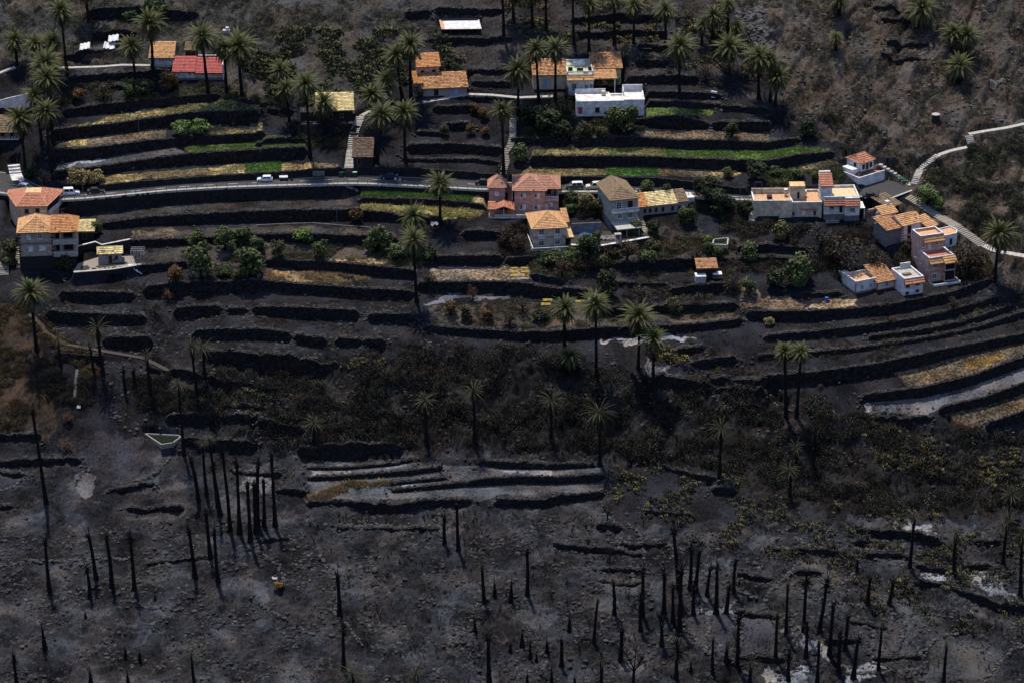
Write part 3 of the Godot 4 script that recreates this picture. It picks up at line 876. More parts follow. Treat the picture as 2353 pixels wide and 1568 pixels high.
func hip(x0: float, x1: float, zb: float, zf: float, y: float, rise: float, front: float, back: float, tone: String, over := 0.45, ridge_x := 0.5, wear := 0.2) -> void:   # ridge runs from front to back
	var col: Color = TILE[tone]
	var X := [sx(x0) - over, sx(x1) + over]
	var Y := sy(y)
	var A := Vector3(X[0], Y, zf + over)
	var B := Vector3(X[1], Y, zf + over)
	var C := Vector3(X[1], Y, zb - over)
	var D := Vector3(X[0], Y, zb - over)
	var mx := lerpf(X[0], X[1], ridge_x)
	var P := Vector3(mx, Y + rise, zf + over - front)
	var Q := Vector3(mx, Y + rise, zb - over + back)
	var b := Builder.new()
	course(b, A, B, P, P, col, wear)
	course(b, B, C, Q, P, col, wear)
	course(b, D, A, P, Q, col, wear)
	course(b, C, D, Q, Q, col, wear)
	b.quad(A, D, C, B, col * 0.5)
	var o := put(b, "roof", M.tile, hs.o)
	var r := Builder.new()
	for e in [[A, P], [B, P], [P, Q], [C, Q], [D, Q]]:
		if e[0].distance_to(e[1]) > 0.2:
			cap(r, e[0], e[1], col)
	put(r, "ridge_cap", M.tile, o)

func hip_side(x0: float, x1: float, zb: float, zf: float, y: float, rise: float, left: float, right: float, tone: String, over := 0.4, wear := 0.2, ridge := 0.5) -> void:   # ridge runs from side to side; left = right = 0 makes a gable roof
	var col: Color = TILE[tone]
	var X := [sx(x0) - over, sx(x1) + over]
	var Y := sy(y)
	var A := Vector3(X[0], Y, zf + over)
	var B := Vector3(X[1], Y, zf + over)
	var C := Vector3(X[1], Y, zb - over)
	var D := Vector3(X[0], Y, zb - over)
	var mz := lerpf(zf + over, zb - over, ridge)
	var P := Vector3(X[0] + left, Y + rise, mz)
	var Q := Vector3(X[1] - right, Y + rise, mz)
	var b := Builder.new()
	course(b, A, B, Q, P, col, wear)
	course(b, C, D, P, Q, col, wear)
	if right > 0.0:
		course(b, B, C, Q, Q, col, wear)
	if left > 0.0:
		course(b, D, A, P, P, col, wear)
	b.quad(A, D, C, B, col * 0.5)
	var o := put(b, "roof", M.tile, hs.o)
	var r := Builder.new()
	cap(r, P, Q, col)
	for e in [[A, P], [D, P], [B, Q], [C, Q]]:
		cap(r, e[0], e[1], col)
	put(r, "ridge_cap", M.tile, o)
	if left == 0.0 or right == 0.0:
		var g := Builder.new()
		for s in [[left, X[0] + over * 0.6, 1.0], [right, X[1] - over * 0.6, -1.0]]:
			if s[0] == 0.0:
				var f := Vector3(s[1], Y, zf)
				var k := Vector3(s[1], Y, zb)
				var t := Vector3(s[1], Y + rise * 0.9, mz)
				if s[2] > 0:
					g.tri(k, f, t)
				else:
					g.tri(f, k, t)
		put(g, "gable", M[hs.get("gable", "white")], hs.o)

func slope(x0: float, x1: float, zb: float, zf: float, yb: float, yf: float, tone: String, over := 0.25, wear := 0.25, called := "roof") -> MeshInstance3D:   # a single pitch falling to the front
	var b := Builder.new()
	var A := Vector3(sx(x0) - over, sy(yf), zf + over)
	var B := Vector3(sx(x1) + over, sy(yf), zf + over)
	var C := Vector3(sx(x1) + over, sy(yb), zb)
	var D := Vector3(sx(x0) - over, sy(yb), zb)
	course(b, A, B, C, D, TILE[tone], wear)
	var dn := Vector3.DOWN * 0.18
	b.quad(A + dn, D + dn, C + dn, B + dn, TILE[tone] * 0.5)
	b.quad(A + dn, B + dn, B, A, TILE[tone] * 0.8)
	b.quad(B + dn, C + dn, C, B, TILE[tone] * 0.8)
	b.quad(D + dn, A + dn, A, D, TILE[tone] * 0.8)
	return put(b, called, M.tile, hs.o)

func flat(x0: float, x1: float, zb: float, zf: float, y: float, tall: float, floor_m: Material, m: Material, thick := 0.25) -> void:   # a roof terrace with a parapet
	var b := Builder.new()
	b.box(Vector3(sx(x0) + 0.02, sy(y) - 0.1, zb + 0.02), Vector3(sx(x1) - 0.02, sy(y) + 0.05, zf - 0.02))
	put(b, "roof", floor_m, hs.o)
	var X := sx(x0)
	var Z := sx(x1)
	var Y := sy(y)
	for e in [[X - 0.03, X + thick, zb - 0.03, zf + 0.03], [Z - thick, Z + 0.03, zb - 0.03, zf + 0.03], [X + thick, Z - thick, zb - 0.03, zb + thick], [X + thick, Z - thick, zf - thick, zf + 0.03]]:
		var p := Builder.new()
		p.box(Vector3(e[0], Y + 0.02, e[2]), Vector3(e[1], Y + tall, e[3]))
		var po := put(p, "parapet", m, hs.o)
		var cp := Builder.new()
		cp.box(Vector3(e[0] - 0.03, Y + tall + 0.002, e[2] - 0.03), Vector3(e[1] + 0.03, Y + tall + 0.09, e[3] + 0.03))
		put(cp, "coping", M.white, po)

func opening(t: Transform3D, w: float, h: float, kind: String, parent: Node) -> void:   # a window or door centred on t, facing +z
	var f := Builder.new()
	var fw := 0.10
	var frame_m: Material = M.white
	var fill: Material = M.glass
	if kind == "dark":
		frame_m = M.wood
	elif kind == "red":
		frame_m = M.redpaint
		fill = M.redpaint
	elif kind == "blue":
		frame_m = M.bluepaint
		fill = M.bluepaint
	elif kind == "hole":
		frame_m = M.grey
		fill = M.black
	elif kind == "shut":
		fill = M.white
	elif kind == "panel":
		frame_m = M.wood
		fill = M.wood
	for e in [[-w / 2, -w / 2 + fw, -h / 2, h / 2], [w / 2 - fw, w / 2, -h / 2, h / 2], [-w / 2 + fw, w / 2 - fw, h / 2 - fw, h / 2], [-w / 2 + fw, w / 2 - fw, -h / 2, -h / 2 + fw]]:
		f.box(Vector3(e[0], e[2], -0.05), Vector3(e[1], e[3], 0.09), Color.WHITE, t)
	var door := h > w * 1.55
	var o := put(f, "door" if door else "window", frame_m, parent)
	var p := Builder.new()
	p.box(Vector3(-w / 2 + fw, -h / 2 + fw, -0.05), Vector3(w / 2 - fw, h / 2 - fw, 0.025), Color.WHITE, t)
	put(p, "leaf" if door and kind in ["red", "blue", "panel", "shut"] else "pane", fill, o)
	if kind in ["glass", "dark", "half"]:
		var b := Builder.new()
		b.box(Vector3(-0.035, -h / 2 + fw, 0.028), Vector3(0.035, h / 2 - fw, 0.07), Color.WHITE, t)
		if h > 0.9:
			for q in [-0.17, 0.17]:
				b.box(Vector3(-w / 2 + fw, h * q - 0.03, 0.03), Vector3(w / 2 - fw, h * q + 0.03, 0.066), Color.WHITE, t)
		put(b, "glazing_bar", frame_m, o)
	if kind == "half":
		var s := Builder.new()
		s.box(Vector3(0.0, -h / 2 + 0.02, 0.075), Vector3(w / 2 + 0.12, h / 2 - 0.02, 0.13), Color.WHITE, t)
		put(s, "shutter", M.white, o)
	if not door:
		var l := Builder.new()
		l.box(Vector3(-w / 2 - 0.08, -h / 2 - 0.1, -0.02), Vector3(w / 2 + 0.08, -h / 2 - 0.005, 0.16), Color.WHITE, t)
		put(l, "sill", frame_m if kind != "hole" else M.grey, o)

func win(x: float, y: float, w: float, h: float, z: float, kind := "glass") -> void:
	opening(Transform3D(Basis.IDENTITY, Vector3(sx(x), sy(y), z)), sx(w), sy(h), kind, hs.o)

func win_left(x: float, y: float, w: float, h: float, z: float, kind := "glass") -> void:   # on a wall that faces left; w in metres
	opening(Transform3D(Basis(Vector3.UP, -PI / 2), Vector3(sx(x), sy(y), z)), w, sy(h), kind, hs.o)

func win_right(x: float, y: float, w: float, h: float, z: float, kind := "glass") -> void:
	opening(Transform3D(Basis(Vector3.UP, PI / 2), Vector3(sx(x), sy(y), z)), w, sy(h), kind, hs.o)

func rail(a: Vector3, b: Vector3, tall: float, m: Material, parent: Node, gap := 0.32, thick := 0.09) -> void:   # balustrade from a to b in the parent's metres
	var o := Builder.new()
	var up := Vector3.UP
	var d := (b - a).normalized()
	var side := d.cross(up) * thick
	for e in [[tall - 0.16, tall], [0.0, 0.12]]:
		var p := [a - side, b - side, b + side, a + side]
		var lo: Vector3 = up * e[0]
		var hi: Vector3 = up * e[1]
		o.quad(p[3] + lo, p[2] + lo, p[2] + hi, p[3] + hi)
		o.quad(p[1] + lo, p[0] + lo, p[0] + hi, p[1] + hi)
		o.quad(p[3] + hi, p[2] + hi, p[1] + hi, p[0] + hi)
		o.quad(p[0] + lo, p[3] + lo, p[3] + hi, p[0] + hi)
		o.quad(p[2] + lo, p[1] + lo, p[1] + hi, p[2] + hi)
	var top := put(o, "balustrade", m, parent)
	var n := maxi(2, int(a.distance_to(b) / gap))
	var r := Builder.new()
	for i in n + 1:
		var q := a.lerp(b, float(i) / n)
		r.bar(q + up * 0.1, q + up * (tall - 0.14), thick * 0.8, Color.WHITE, -1.0, 4)
	put(r, "baluster", m, top).set_meta("kind", "stuff")

func rail_px(x0: float, x1: float, y: float, tall: float, z: float, m: Material) -> void:
	rail(Vector3(sx(x0), sy(y), z), Vector3(sx(x1), sy(y), z), tall, m, hs.o)

# ---------------------------------------------------------------- where the buildings stand: [x, y, turn, pixels left, pixels right, depth m, front m]
const PLOTS := {
	"salmon": [75, 527, 2, 60, 60, 12.0, 0.5], "beige": [112, 616, 5, 68, 68, 10.0, 0.6], "annex": [194, 551, 3, 20, 22, 6.0, 0.6], "hut": [253, 605, 7, 27, 28, 4.6, 1.2],
	"edge": [8, 324, 0, 30, 45, 8.0, 1.0], "orange": [371, 150, 0, 28, 28, 7.0, 1.0], "red": [453, 183, 0, 57, 57, 7.0, 1.2],
	"stone": [1022, 219, 7, 56, 52, 7.5, 1.2], "lichen": [770, 278, 4, 80, 42, 8.0, 1.2], "bunker": [833, 380, 0, 24, 24, 7.0, 0.8], "tin": [1056, 78, 2, 46, 46, 6.0, 1.0],
	"villa": [1333, 211, 4, 108, 100, 12.0, 2.2], "flat": [1402, 266, 2, 80, 80, 9.0, 1.2], "chapel": [1992, 391, 38, 26, 30, 6.0, 3.0],
	"pink": [1217, 486, 0, 38, 68, 11.0, 1.0], "pinklow": [1157, 501, 0, 36, 56, 11.5, 1.2], "cream": [1262, 566, 8, 40, 40, 11.0, 2.6],
	"sage": [1434, 527, 15, 34, 34, 12.0, 6.0], "long": [1521, 490, 15, 58, 62, 5.5, 1.0],
	"terrace": [1809, 496, 1, 80, 80, 9.0, 1.0], "white": [1934, 508, 4, 42, 42, 10.0, 1.0], "brown": [2052, 489, 42, 16, 16, 5.5, 1.0], "tiled": [2086, 556, 30, 52, 40, 8.0, 1.0], "side": [2140, 533, 40, 14, 14, 5.0, 0.6],
	"tower": [2161, 644, 20, 34, 34, 10.5, 3.5], "round": [2188, 566, 30, 20, 20, 6.0, 0.8], "rowa": [1989, 671, 25, 27, 27, 6.5, 0.6], "rowb": [2035, 664, 25, 22, 22, 6.5, 0.6], "rowc": [2098, 676, 20, 26, 26, 7.5, 0.8],
	"shed": [1624, 640, 4, 26, 26, 4.5, 0.8], "box": [1610, 651, 4, 13, 13, 2.5, 0.4], "wreck": [1646, 644, 3, 8, 14, 3.0, 0.6], "scrap": [232, 112, 0, 50, 40, 6.0, 1.0], "lean": [437, 126, 0, 12, 12, 4.0, 0.6],
}
# level yards as [outline in pixels, the plot whose level they take or a pixel to read it from]
const YARDS := {
	"hutyard": [[[168, 626], [257, 619], [312, 610], [304, 588], [222, 592], [196, 600], [178, 606]], "hut"],
	"tarpyard": [[[1371, 566], [1419, 558], [1480, 547], [1491, 546], [1484, 536], [1440, 530], [1330, 534], [1312, 545], [1312, 562]], "sage"],
	"basin": [[[332, 996], [409, 1000], [414, 1004], [396, 1017], [370, 1021]], [370, 1022]],
	"watertank": [[[1637, 562], [1640, 550], [1673, 547], [1671, 563]], [1655, 565]],
	"carpark": [[[1970, 452], [1990, 425], [2022, 410], [2060, 414], [2098, 432], [2096, 438], [2048, 456]], "x"],
}

func find_anchors() -> void:
	make_road_bed()
	for id in PLOTS:
		var q: Array = PLOTS[id]
		var p := hit(q[0], q[1])
		anchor[id] = {"p": p, "u": float(q[0]), "v": float(q[1]), "yaw": float(q[2]), "k": px_per_m(p)}

func level_ground() -> void:
	for id in PLOTS:
		var q: Array = PLOTS[id]
		var a: Dictionary = anchor[id]
		var t := Transform3D(Basis(Vector3.UP, deg_to_rad(a.yaw)), a.p)
		var poly := PackedVector2Array()
		for c in [Vector3(-q[3] / a.k, 0, q[6]), Vector3(q[4] / a.k, 0, q[6]), Vector3(q[4] / a.k, 0, -q[5]), Vector3(-q[3] / a.k, 0, -q[5])]:
			var w: Vector3 = t * c
			poly.append(Vector2(w.x, w.z))
		flatten(poly, a.p.y - 0.05, 1.2)
		keep_clear(poly)
	for id in YARDS:
		var y := 0.0
		if YARDS[id][1] is Array:
			y = hit(YARDS[id][1][0], YARDS[id][1][1]).y + 1.0
			anchor[id] = {"y": y}
			flatten(level_poly(YARDS[id][0], y), y - 0.7, 0.8)
			keep_clear(level_poly(YARDS[id][0], y))
			continue
		y = anchor[YARDS[id][1]].p.y if YARDS[id][1] is String and YARDS[id][1] != "x" else hit(2030, 436).y
		anchor[id] = {"y": y}
		flatten(level_poly(YARDS[id][0], y), y - 0.08, 1.2)
		keep_clear(level_poly(YARDS[id][0], y))
	lay_road_bed()
	for s in STAIRS:
		carve(s)

func sheet(poly: PackedVector2Array, y: float, m: Material, called: String, thick := 0.06) -> MeshInstance3D:
	var b := Builder.new()
	var idx := Geometry2D.triangulate_polygon(poly)
	for i in range(0, idx.size(), 3):
		var p := []
		for k in 3:
			p.append(Vector3(poly[idx[i + k]].x, y, poly[idx[i + k]].y))
		if (p[1] - p[0]).cross(p[2] - p[0]).y > 0:
			b.tri(p[0], p[1], p[2])
		else:
			b.tri(p[0], p[2], p[1])
	var turn := not Geometry2D.is_polygon_clockwise(poly)
	for i in poly.size():
		var a := poly[i]
		var e := poly[(i + 1) % poly.size()]
		if turn:
			var t := a
			a = e
			e = t
		b.quad(Vector3(a.x, y - thick, a.y), Vector3(e.x, y - thick, e.y), Vector3(e.x, y, e.y), Vector3(a.x, y, a.y))
	return single(b, called, m)

func make_houses() -> void:
	rng.seed = 77
	# --- left group
	var o := begin("salmon", "salmon_house", "cream house with wide salmon hipped roof and pale flat top beside the road", "house", "salmon hip-roofed house")
	var foot := [Vector3(-3.6, 0, 0), Vector3(3.6, 0, 0), Vector3(6.2, 0, -8.5), Vector3(6.2, 0, -10.5), Vector3(-6.4, 0, -10.5), Vector3(-6.4, 0, -8.0)]
	var topped := [Vector3(-1.7, 0, -4.6), Vector3(1.7, 0, -4.6), Vector3(2.0, 0, -7.4), Vector3(2.0, 0, -8.0), Vector3(-2.0, 0, -8.0), Vector3(-2.0, 0, -7.2)]
	var wall := Builder.new()
	var roof := Builder.new()
	var caps := Builder.new()
	var eave := sy(53)
	for i in foot.size():
		var a: Vector3 = foot[i]
		var e: Vector3 = foot[(i + 1) % 6]
		wall.quad(a + Vector3.DOWN * 2.0, e + Vector3.DOWN * 2.0, e + Vector3.UP * eave, a + Vector3.UP * eave)
		var ua := a * 1.07 + Vector3(0, eave, 0.35)
		var ue := e * 1.07 + Vector3(0, eave, 0.35)
		var ta: Vector3 = topped[i] + Vector3.UP * (eave + 1.7)
		var te: Vector3 = topped[(i + 1) % 6] + Vector3.UP * (eave + 1.7)
		course(roof, ua, ue, te, ta, TILE.salmon, 0.12)
		cap(caps, ua, ta, Color(0.62, 0.42, 0.28))
	put(wall, "wall", M.sand, o)
	var rf := put(roof, "roof", M.tile, o)
	put(caps, "ridge_cap", M.tile, rf)
	var slab := Builder.new()
	slab.box(Vector3(-1.9, eave + 1.6, -8.0), Vector3(1.9, eave + 1.78, -4.7))
	put(slab, "roof_slab", M.ochre, o)
	win(-12, 42, 9, 9, 0.0, "dark")
	win(13, 43, 9, 10, 0.0, "dark")
	win(-10, 14, 9, 10, 0.0, "dark")
	rail(Vector3(4.0, sy(30), -1.0), Vector3(6.5, sy(30), -8.2), 1.0, M.white, o)
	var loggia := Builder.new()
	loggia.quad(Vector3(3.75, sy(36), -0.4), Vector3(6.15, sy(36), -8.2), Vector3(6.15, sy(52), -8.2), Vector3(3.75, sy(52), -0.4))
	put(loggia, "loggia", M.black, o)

	o = begin("beige", "beige_house", "big beige house with orange tiled roof, dark quoins and two stacked balconies", "house", "big beige house")
	block(-66, 62, -12, 28, -9.0, 0.0, M.dark, "plinth")
	block(-65, 12, 28, 83, -9.0, -0.15, M.beige)
	block(12, 66, 28, 83, -9.0, -2.0, M.beige)
	block(-65, 12, 56, 59, -0.2, 0.0, M.grey, "string_course")
	for lev in [28.0, 56.0]:
		block(12.2, 67, lev - 2, lev + 2, -2.0, 0.4, M.concrete, "balcony_floor")
		block(12.2, 67, lev + 2.5, lev + 10, 0.22, 0.38, M.concrete, "balcony_front")
		block(28, 30.5, lev + 10, lev + 26, 0.2, 0.4, M.concrete, "column")
		block(64, 66.5, lev + 10, lev + 26, 0.2, 0.4, M.concrete, "column")
		win(22, lev + 13, 10, 18, -2.0, "hole")
		win(46, lev + 13, 22, 16, -2.0, "hole")
	for q in 7:
		for s in [-63.5, 10.5]:
			block(s - (1.5 + (q % 2) * 1.5), s + (1.5 + (q % 2) * 1.5), 30 + q * 7.6, 34 + q * 7.6, -0.17, -0.06, M.dark, "quoin")
	win(-42, 72, 10, 11, -0.15, "shut")
	win(-17, 73, 11, 12, -0.15, "glass")
	win(-40, 45, 10, 11, -0.15, "shut")
	win(-13, 46, 15, 11, -0.15, "shut")
	hip(-65, 14, -9.0, 0.0, 83, 2.3, 5.0, 3.0, "ochre", 0.4)
	hip_side(10, 66, -9.0, 0.4, 83, 2.4, 0.4, 2.5, "orange", 0.4, 0.2, 0.55)
	var dish := Builder.new()
	dish.bar(Vector3(-1.0, sy(83) + 2.2, -5.0), Vector3(-1.0, sy(83) + 3.6, -5.0), 0.05)
	dish.bar(Vector3(-1.8, sy(83) + 3.4, -5.0), Vector3(-0.2, sy(83) + 3.4, -5.0), 0.04)
	put(dish, "aerial", M.whitemetal, o)

	o = begin("annex", "annex", "small dark annex with lichen-yellow tiled roof beside the beige house", "outbuilding", "yellow-roofed annex")
	block(-20, 20, -8, 20, -5.0, 0.0, M.dark)
	slope(-20, 21, -5.2, 0.1, 29, 20, "yellow", 0.3, 0.3)
	block(-22, -18, 20, 34, -5.2, 0.2, M.white, "parapet")
	win(0, 8, 9, 14, 0.0, "hole")

	o = begin("hut", "stone_hut", "tiny whitewashed stone hut with lichen-yellow roof on a paved yard", "hut", "tiny yellow-roofed stone hut")
	hs.gable = "rubble"
	block(-26, 26, -5, 22, -4.2, 0.0, M.rubble)
	hip_side(-26, 26, -4.2, 0.0, 22, 1.0, 0, 0, "yellow", 0.3, 0.35)
	win(0, 9, 8, 17, 0.0, "panel")
	win(14, 13, 6, 8, 0.0, "dark")
	for q in 9:
		var sb := Builder.new()
		var px_ := Vector3(sx(-23.0 + rng.randf() * 40.0), sy(3.0 + rng.randf() * 16.0), 0.0)
		sb.box(px_ - Vector3(0.14, 0.1, 0.05), px_ + Vector3(0.14, 0.1, 0.05))
		put(sb, "stone", M.dark, o)

	o = begin("edge", "verandah_house", "brown-roofed house with a white verandah band at the picture's edge", "house", "brown-roofed verandah house")
	block(-34, 36, -8, 22, -7.5, -1.6, M.beige)
	hip(-36, 40, -8.0, 0.4, 21, 2.6, 4.4, 3.0, "brown", 0.3, 0.35)
	block(-34, 34, 3, 5, -1.6, 0.2, M.white, "verandah_edge")
	for q in 5:
		block(-30 + q * 15, -28.5 + q * 15, 5, 21, -0.1, 0.1, M.wood, "post")
	win(-5, 13, 9, 14, -1.6, "hole")
	win(18, 13, 9, 14, -1.6, "hole")

	# --- upper left
	o = begin("orange", "cottage", "small white cottage with bright orange tiled roof behind a palm trunk", "house", "orange-roofed cottage")
	block(-27, 27, -5, 18, -6.0, 0.0, M.white)
	slope(-27, 27, -6.3, 0.3, 36, 18, "ochre", 0.3, 0.18)
	block(-20, 22, -1, 2, 0.0, 1.0, M.concrete, "step")
	for q in 4:
		win(-4 + q * 7.5, 12, 6, 7, 0.0, "glass")
	win(-18, 8, 6, 14, 0.0, "blue")

	o = begin("red", "red_roofed_house", "long low grey house with a bright red tiled roof", "house", "red-roofed long house")
	block(-55, 56, -6, 4, -5.6, 0.05, M.grey, "plinth")
	block(-55, -8, 4, 18, -5.5, 0.0, M.white)
	block(-8, 56, 4, 18, -5.5, -0.2, M.cream)
	slope(-55, -7, -5.6, 0.3, 37, 19, "red", 0.3, 0.08)
	slope(-7, 57, -5.4, 0.2, 35, 16, "red", 0.25, 0.08)
	block(-1, 57, 37, 39, -5.9, -5.6, M.white, "parapet")
	block(57.5, 60, -6, 34, -5.0, -0.1, M.white, "gable_wall")
	win(-40, 14, 6, 9, 0.0, "half")
	win(-18, 14, 7, 9, 0.0, "glass")

	o = begin("lean", "lean_to", "small dark lean-to with a tan sheet roof between cottages", "shed", "small tan-roofed lean-to")
	block(-11, 11, -4, 12, -3.5, 0.0, M.wood)
	slope(-12, 12, -3.8, 0.5, 19, 12, "brown", 0.2, 0.15)

	# --- upper middle
	o = begin("stone", "stone_house", "old stone house of two tiled roofs with a blue door and white chimney", "house", "stone house with blue door")
	hs.gable = "rubble"
	block(-50, 50, -6, 18, -5.6, 0.0, M.rubble)
	slope(-52, 51, -5.8, 0.3, 36, 18, "old", 0.3, 0.4)
	block(-58, -8, -4, 50, -10.5, -5.8, M.rose, "upper_wall")
	slope(-58, -7, -10.8, -5.5, 66, 50, "orange", 0.3, 0.2)
	block(-68, -50, -6, 26, -8.0, -1.0, M.rubble)
	slope(-69, -50, -8.0, -0.8, 34, 27, "orange", 0.2, 0.25)
	block(-53, -47, 60, 78, -9.8, -9.0, M.white, "chimney")
	win(-20, 9, 10, 17, 0.0, "dark")
	win(26, 9, 10, 17, 0.0, "blue")
	win(-46, 37, 8, 8, -5.8, "dark")
	win(-20, 38, 8, 8, -5.8, "dark")
	win(-60, 13, 6, 9, -1.0, "glass")

	o = begin("lichen", "lichen_roofed_house", "dark stone house with lichen-yellow roof at the head of the great stair", "house", "lichen-roofed stone house")
	block(-40, 40, -8, 24, -6.4, 0.0, M.dark)
	slope(-42, 41, -6.6, 0.3, 45, 25, "yellow", 0.3, 0.3)
	block(-80, -40, -6, 18, -5.0, -1.0, M.dark)
	block(-78, 40, -3, -1, 0.0, 1.2, M.concrete, "terrace_slab")
	win(-10, 10, 8, 15, 0.0, "hole")
	win(15, 12, 8, 9, 0.0, "hole")
	block(-73, -71.5, 18, 24, -1.2, -1.0, M.white, "post")
	block(-58, -56.5, 18, 24, -1.2, -1.0, M.white, "post")

	o = begin("bunker", "earth_roofed_store", "dark roadside store with a sloping reddish earth roof", "outbuilding", "earth-roofed store")
	block(-22, 22, -6, 19, -6.5, 0.0, M.dark)
	slope(-23, 23, -6.8, 0.3, 42, 20, "soil", 0.2, 0.35)
	win(-8, 8, 10, 16, 0.0, "hole")

	o = begin("tin", "tin_roofed_shelter", "open shelter under a big white corrugated sheet roof", "shed", "white corrugated roof")
	for q in 5:
		block(-43 + q * 21, -41 + q * 21, -4, 13, -0.4, -0.1, M.wood, "post")
	block(-42, 43, -4, 20, -5.2, -4.9, M.dark, "wall")
	var tin := Builder.new()
	for q in 44:
		var x0 := lerpf(-5.3, 5.2, q / 44.0)
		var x1 := lerpf(-5.3, 5.2, (q + 1) / 44.0)
		var lift := 0.08 * (q % 2)
		var lift2 := 0.08 * ((q + 1) % 2)
		var rust := Color(0.9, 0.5, 0.3) if q < 4 else Color.WHITE
		tin.quad(Vector3(x0 + 0.5, sy(12) + lift, 0.4), Vector3(x1 + 0.5, sy(12) + lift2, 0.4), Vector3(x1, sy(17) + lift2, -5.4), Vector3(x0, sy(17) + lift, -5.4), rust)
	M.whitemetal.vertex_color_use_as_albedo = true
	put(tin, "roof", M.whitemetal, o)

	o = begin("scrap", "collapsed_shelter", "collapsed shelter of bent white roofing sheets on black posts", "shed", "collapsed white sheets")
	block(-42, -39, -4, 22, -2.2, -2.0, M.black, "post")
	block(-25, -22, -4, 20, -2.2, -2.0, M.black, "post")
	for e in [[-48.0, 6.0, 24.0, 6.0, 3.0, 12.0], [4.0, 5.0, 26.0, 14.0, 1.0, -8.0], [14.0, 18.0, 24.0, 8.0, -1.0, 10.0]]:
		var sh := Builder.new()
		var w := sx(e[2])
		for q in 10:
			var h0 := 0.12 * sin(q * 1.7) + 0.05 * (q % 2)
			var h1 := 0.12 * sin((q + 1) * 1.7) + 0.05 * ((q + 1) % 2)
			sh.quad(Vector3(w * q / 10.0, h0, 1.4), Vector3(w * (q + 1) / 10.0, h1, 1.4), Vector3(w * (q + 1) / 10.0, h1 + 0.7, -1.6), Vector3(w * q / 10.0, h0 + 0.7, -1.6))
		var s := put(sh, "sheet", M.whitemetal, o)
		s.position = Vector3(sx(e[0]), sy(e[1]) * 0.6, e[4] - 2.0)
		s.rotation_degrees = Vector3(0, 0, e[5])

	o = begin("villa", "white_villa", "white villa with green roof terrace, balustrades and two tiled wings", "house", "white villa with roof terrace")
	block(-30, 30, -8, 29, -11.0, 0.0, M.white)
	slope(-30, 30, -0.2, 0.9, 37, 29, "ochre", 0.15, 0.15, "tile_band")
	block(-30, 30, 29, 37, -11.0, -0.25, M.white)
	var gr := Builder.new()
	gr.box(Vector3(sx(-29), sy(37), -10.8), Vector3(sx(29), sy(37) + 0.06, -0.5))
	put(gr, "roof", mat("palegreen", Color(0.60, 0.68, 0.46), 0.9, M.white.albedo_texture, 0.2), o)
	block(-30, -28, 37.5, 44, -10.8, -0.4, M.white, "parapet")
	block(28, 30, 37.5, 44, -10.8, -0.4, M.white, "parapet")
	block(-28, 28, 37.5, 42, -11.0, -10.7, M.white, "parapet")
	block(-10, 16, 38, 46, -9.2, -6.8, M.white, "roof_light")
	for q in [[-26, -16, 10], [-6, 8, 8], [20, 28, 10]]:
		block(q[0], q[1], 37.6, 37.6 + q[2], -3.0, -2.6, M.wood, "screen")
	block(8.5, 19.5, 37.6, 43, -3.2, -1.2, M.cream, "table")
	rail_px(-30, 30, 37.8, 0.95, -0.35, M.white)
	for q in [[-14, 11, 16], [14, 11.0, 9.0], [25, 13, 9.0]]:
		win(q[0], q[1], 11 if q[2] > 10 else 8, q[2], 0.0, "glass")
	block(-18, 34, -3, 1, 0.0, 1.8, M.concrete, "porch_floor")
	rail_px(-16, 33, 1, 0.9, 1.7, M.white)
	for q in 8:
		block(-31 + q * 0.4, -25 + q * 0.4, -2 + q * 2.6, 0.2 + q * 2.6, 0.1, 1.0 - q * 0.1, M.white, "stair_step")
	block(-106, -30, -8, 32, -8.0, -2.6, M.cream)
	slope(-107, -30, -8.2, -2.2, 53, 33, "old", 0.25, 0.4)
	win(-78, 14, 10, 20, -2.6, "blue")
	block(30, 98, -8, 34, -10.5, -5.0, M.cream)
	slope(30, 99, -10.8, -4.8, 57, 38, "old", 0.3, 0.35)
	slope(30, 84, -5.0, -0.6, 38, 27, "ochre", 0.1, 0.12)
	block(79, 81, -6, 27, -0.9, -0.7, M.white, "post")
	win(50, 10, 10, 18, -5.0, "hole")

	o = begin("flat", "flat_roofed_house", "long white flat-roofed house with parapets and a red door", "house", "white flat-roofed house")
	block(-78, 31, -8, 31, -6.6, 0.0, M.white)
	flat(-78, 0, -6.6, 0.0, 31, 0.25, M.white, M.white)
	block(-78, -8, 33, 42, -6.7, -6.45, M.white, "back_parapet")
	flat(0, 31, -5.0, 0.0, 31.2, 0.3, M.white, M.white)
	block(-18, -9, 32, 41, -5.9, -4.6, M.cream, "chimney")
	block(31, 78, -8, 33, -7.4, 0.1, M.white)
	flat(31, 78, -7.4, 0.1, 33, 0.35, M.white, M.white)
	block(31, 78, 36, 48, -7.5, -7.25, M.white, "back_parapet")
	block(31, 33, 36, 46, -7.4, -3.0, M.white, "side_parapet")
	block(-78, 31, 20, 21.5, 0.0, 0.07, M.white, "string_course")
	win(-69, 13, 9, 15, 0.0, "red")
	win(-30, 14, 10, 10, 0.0, "dark")
	win(57, 16, 9, 9, 0.1, "hole")

	# --- pink group
	o = begin("pink", "pink_house", "large pink two-storey house with rosy tiled roof, white shutters and corner balcony", "house", "large pink house")
	block(-35.5, 34.5, -10, 48, -9.8, 0.0, M.pink)
	block(34.5, 66, -10, 23, -9.8, -1.0, M.pink)
	block(34.5, 66, 48, 50, -9.8, -1.0, M.pink)
	block(34.5, 66, 23, 48, -9.8, -3.6, M.pink)
	block(64, 66, 23, 48, -1.6, -1.0, M.pink, "column")
	block(34.5, 66, 21, 23.5, -3.6, -0.6, M.rose, "balcony_floor")
	block(-36, 35, 21, 23, 0.0, 0.1, M.rose, "string_course")
	rail_px(36, 65, 23.5, 0.95, -0.75, M.white)
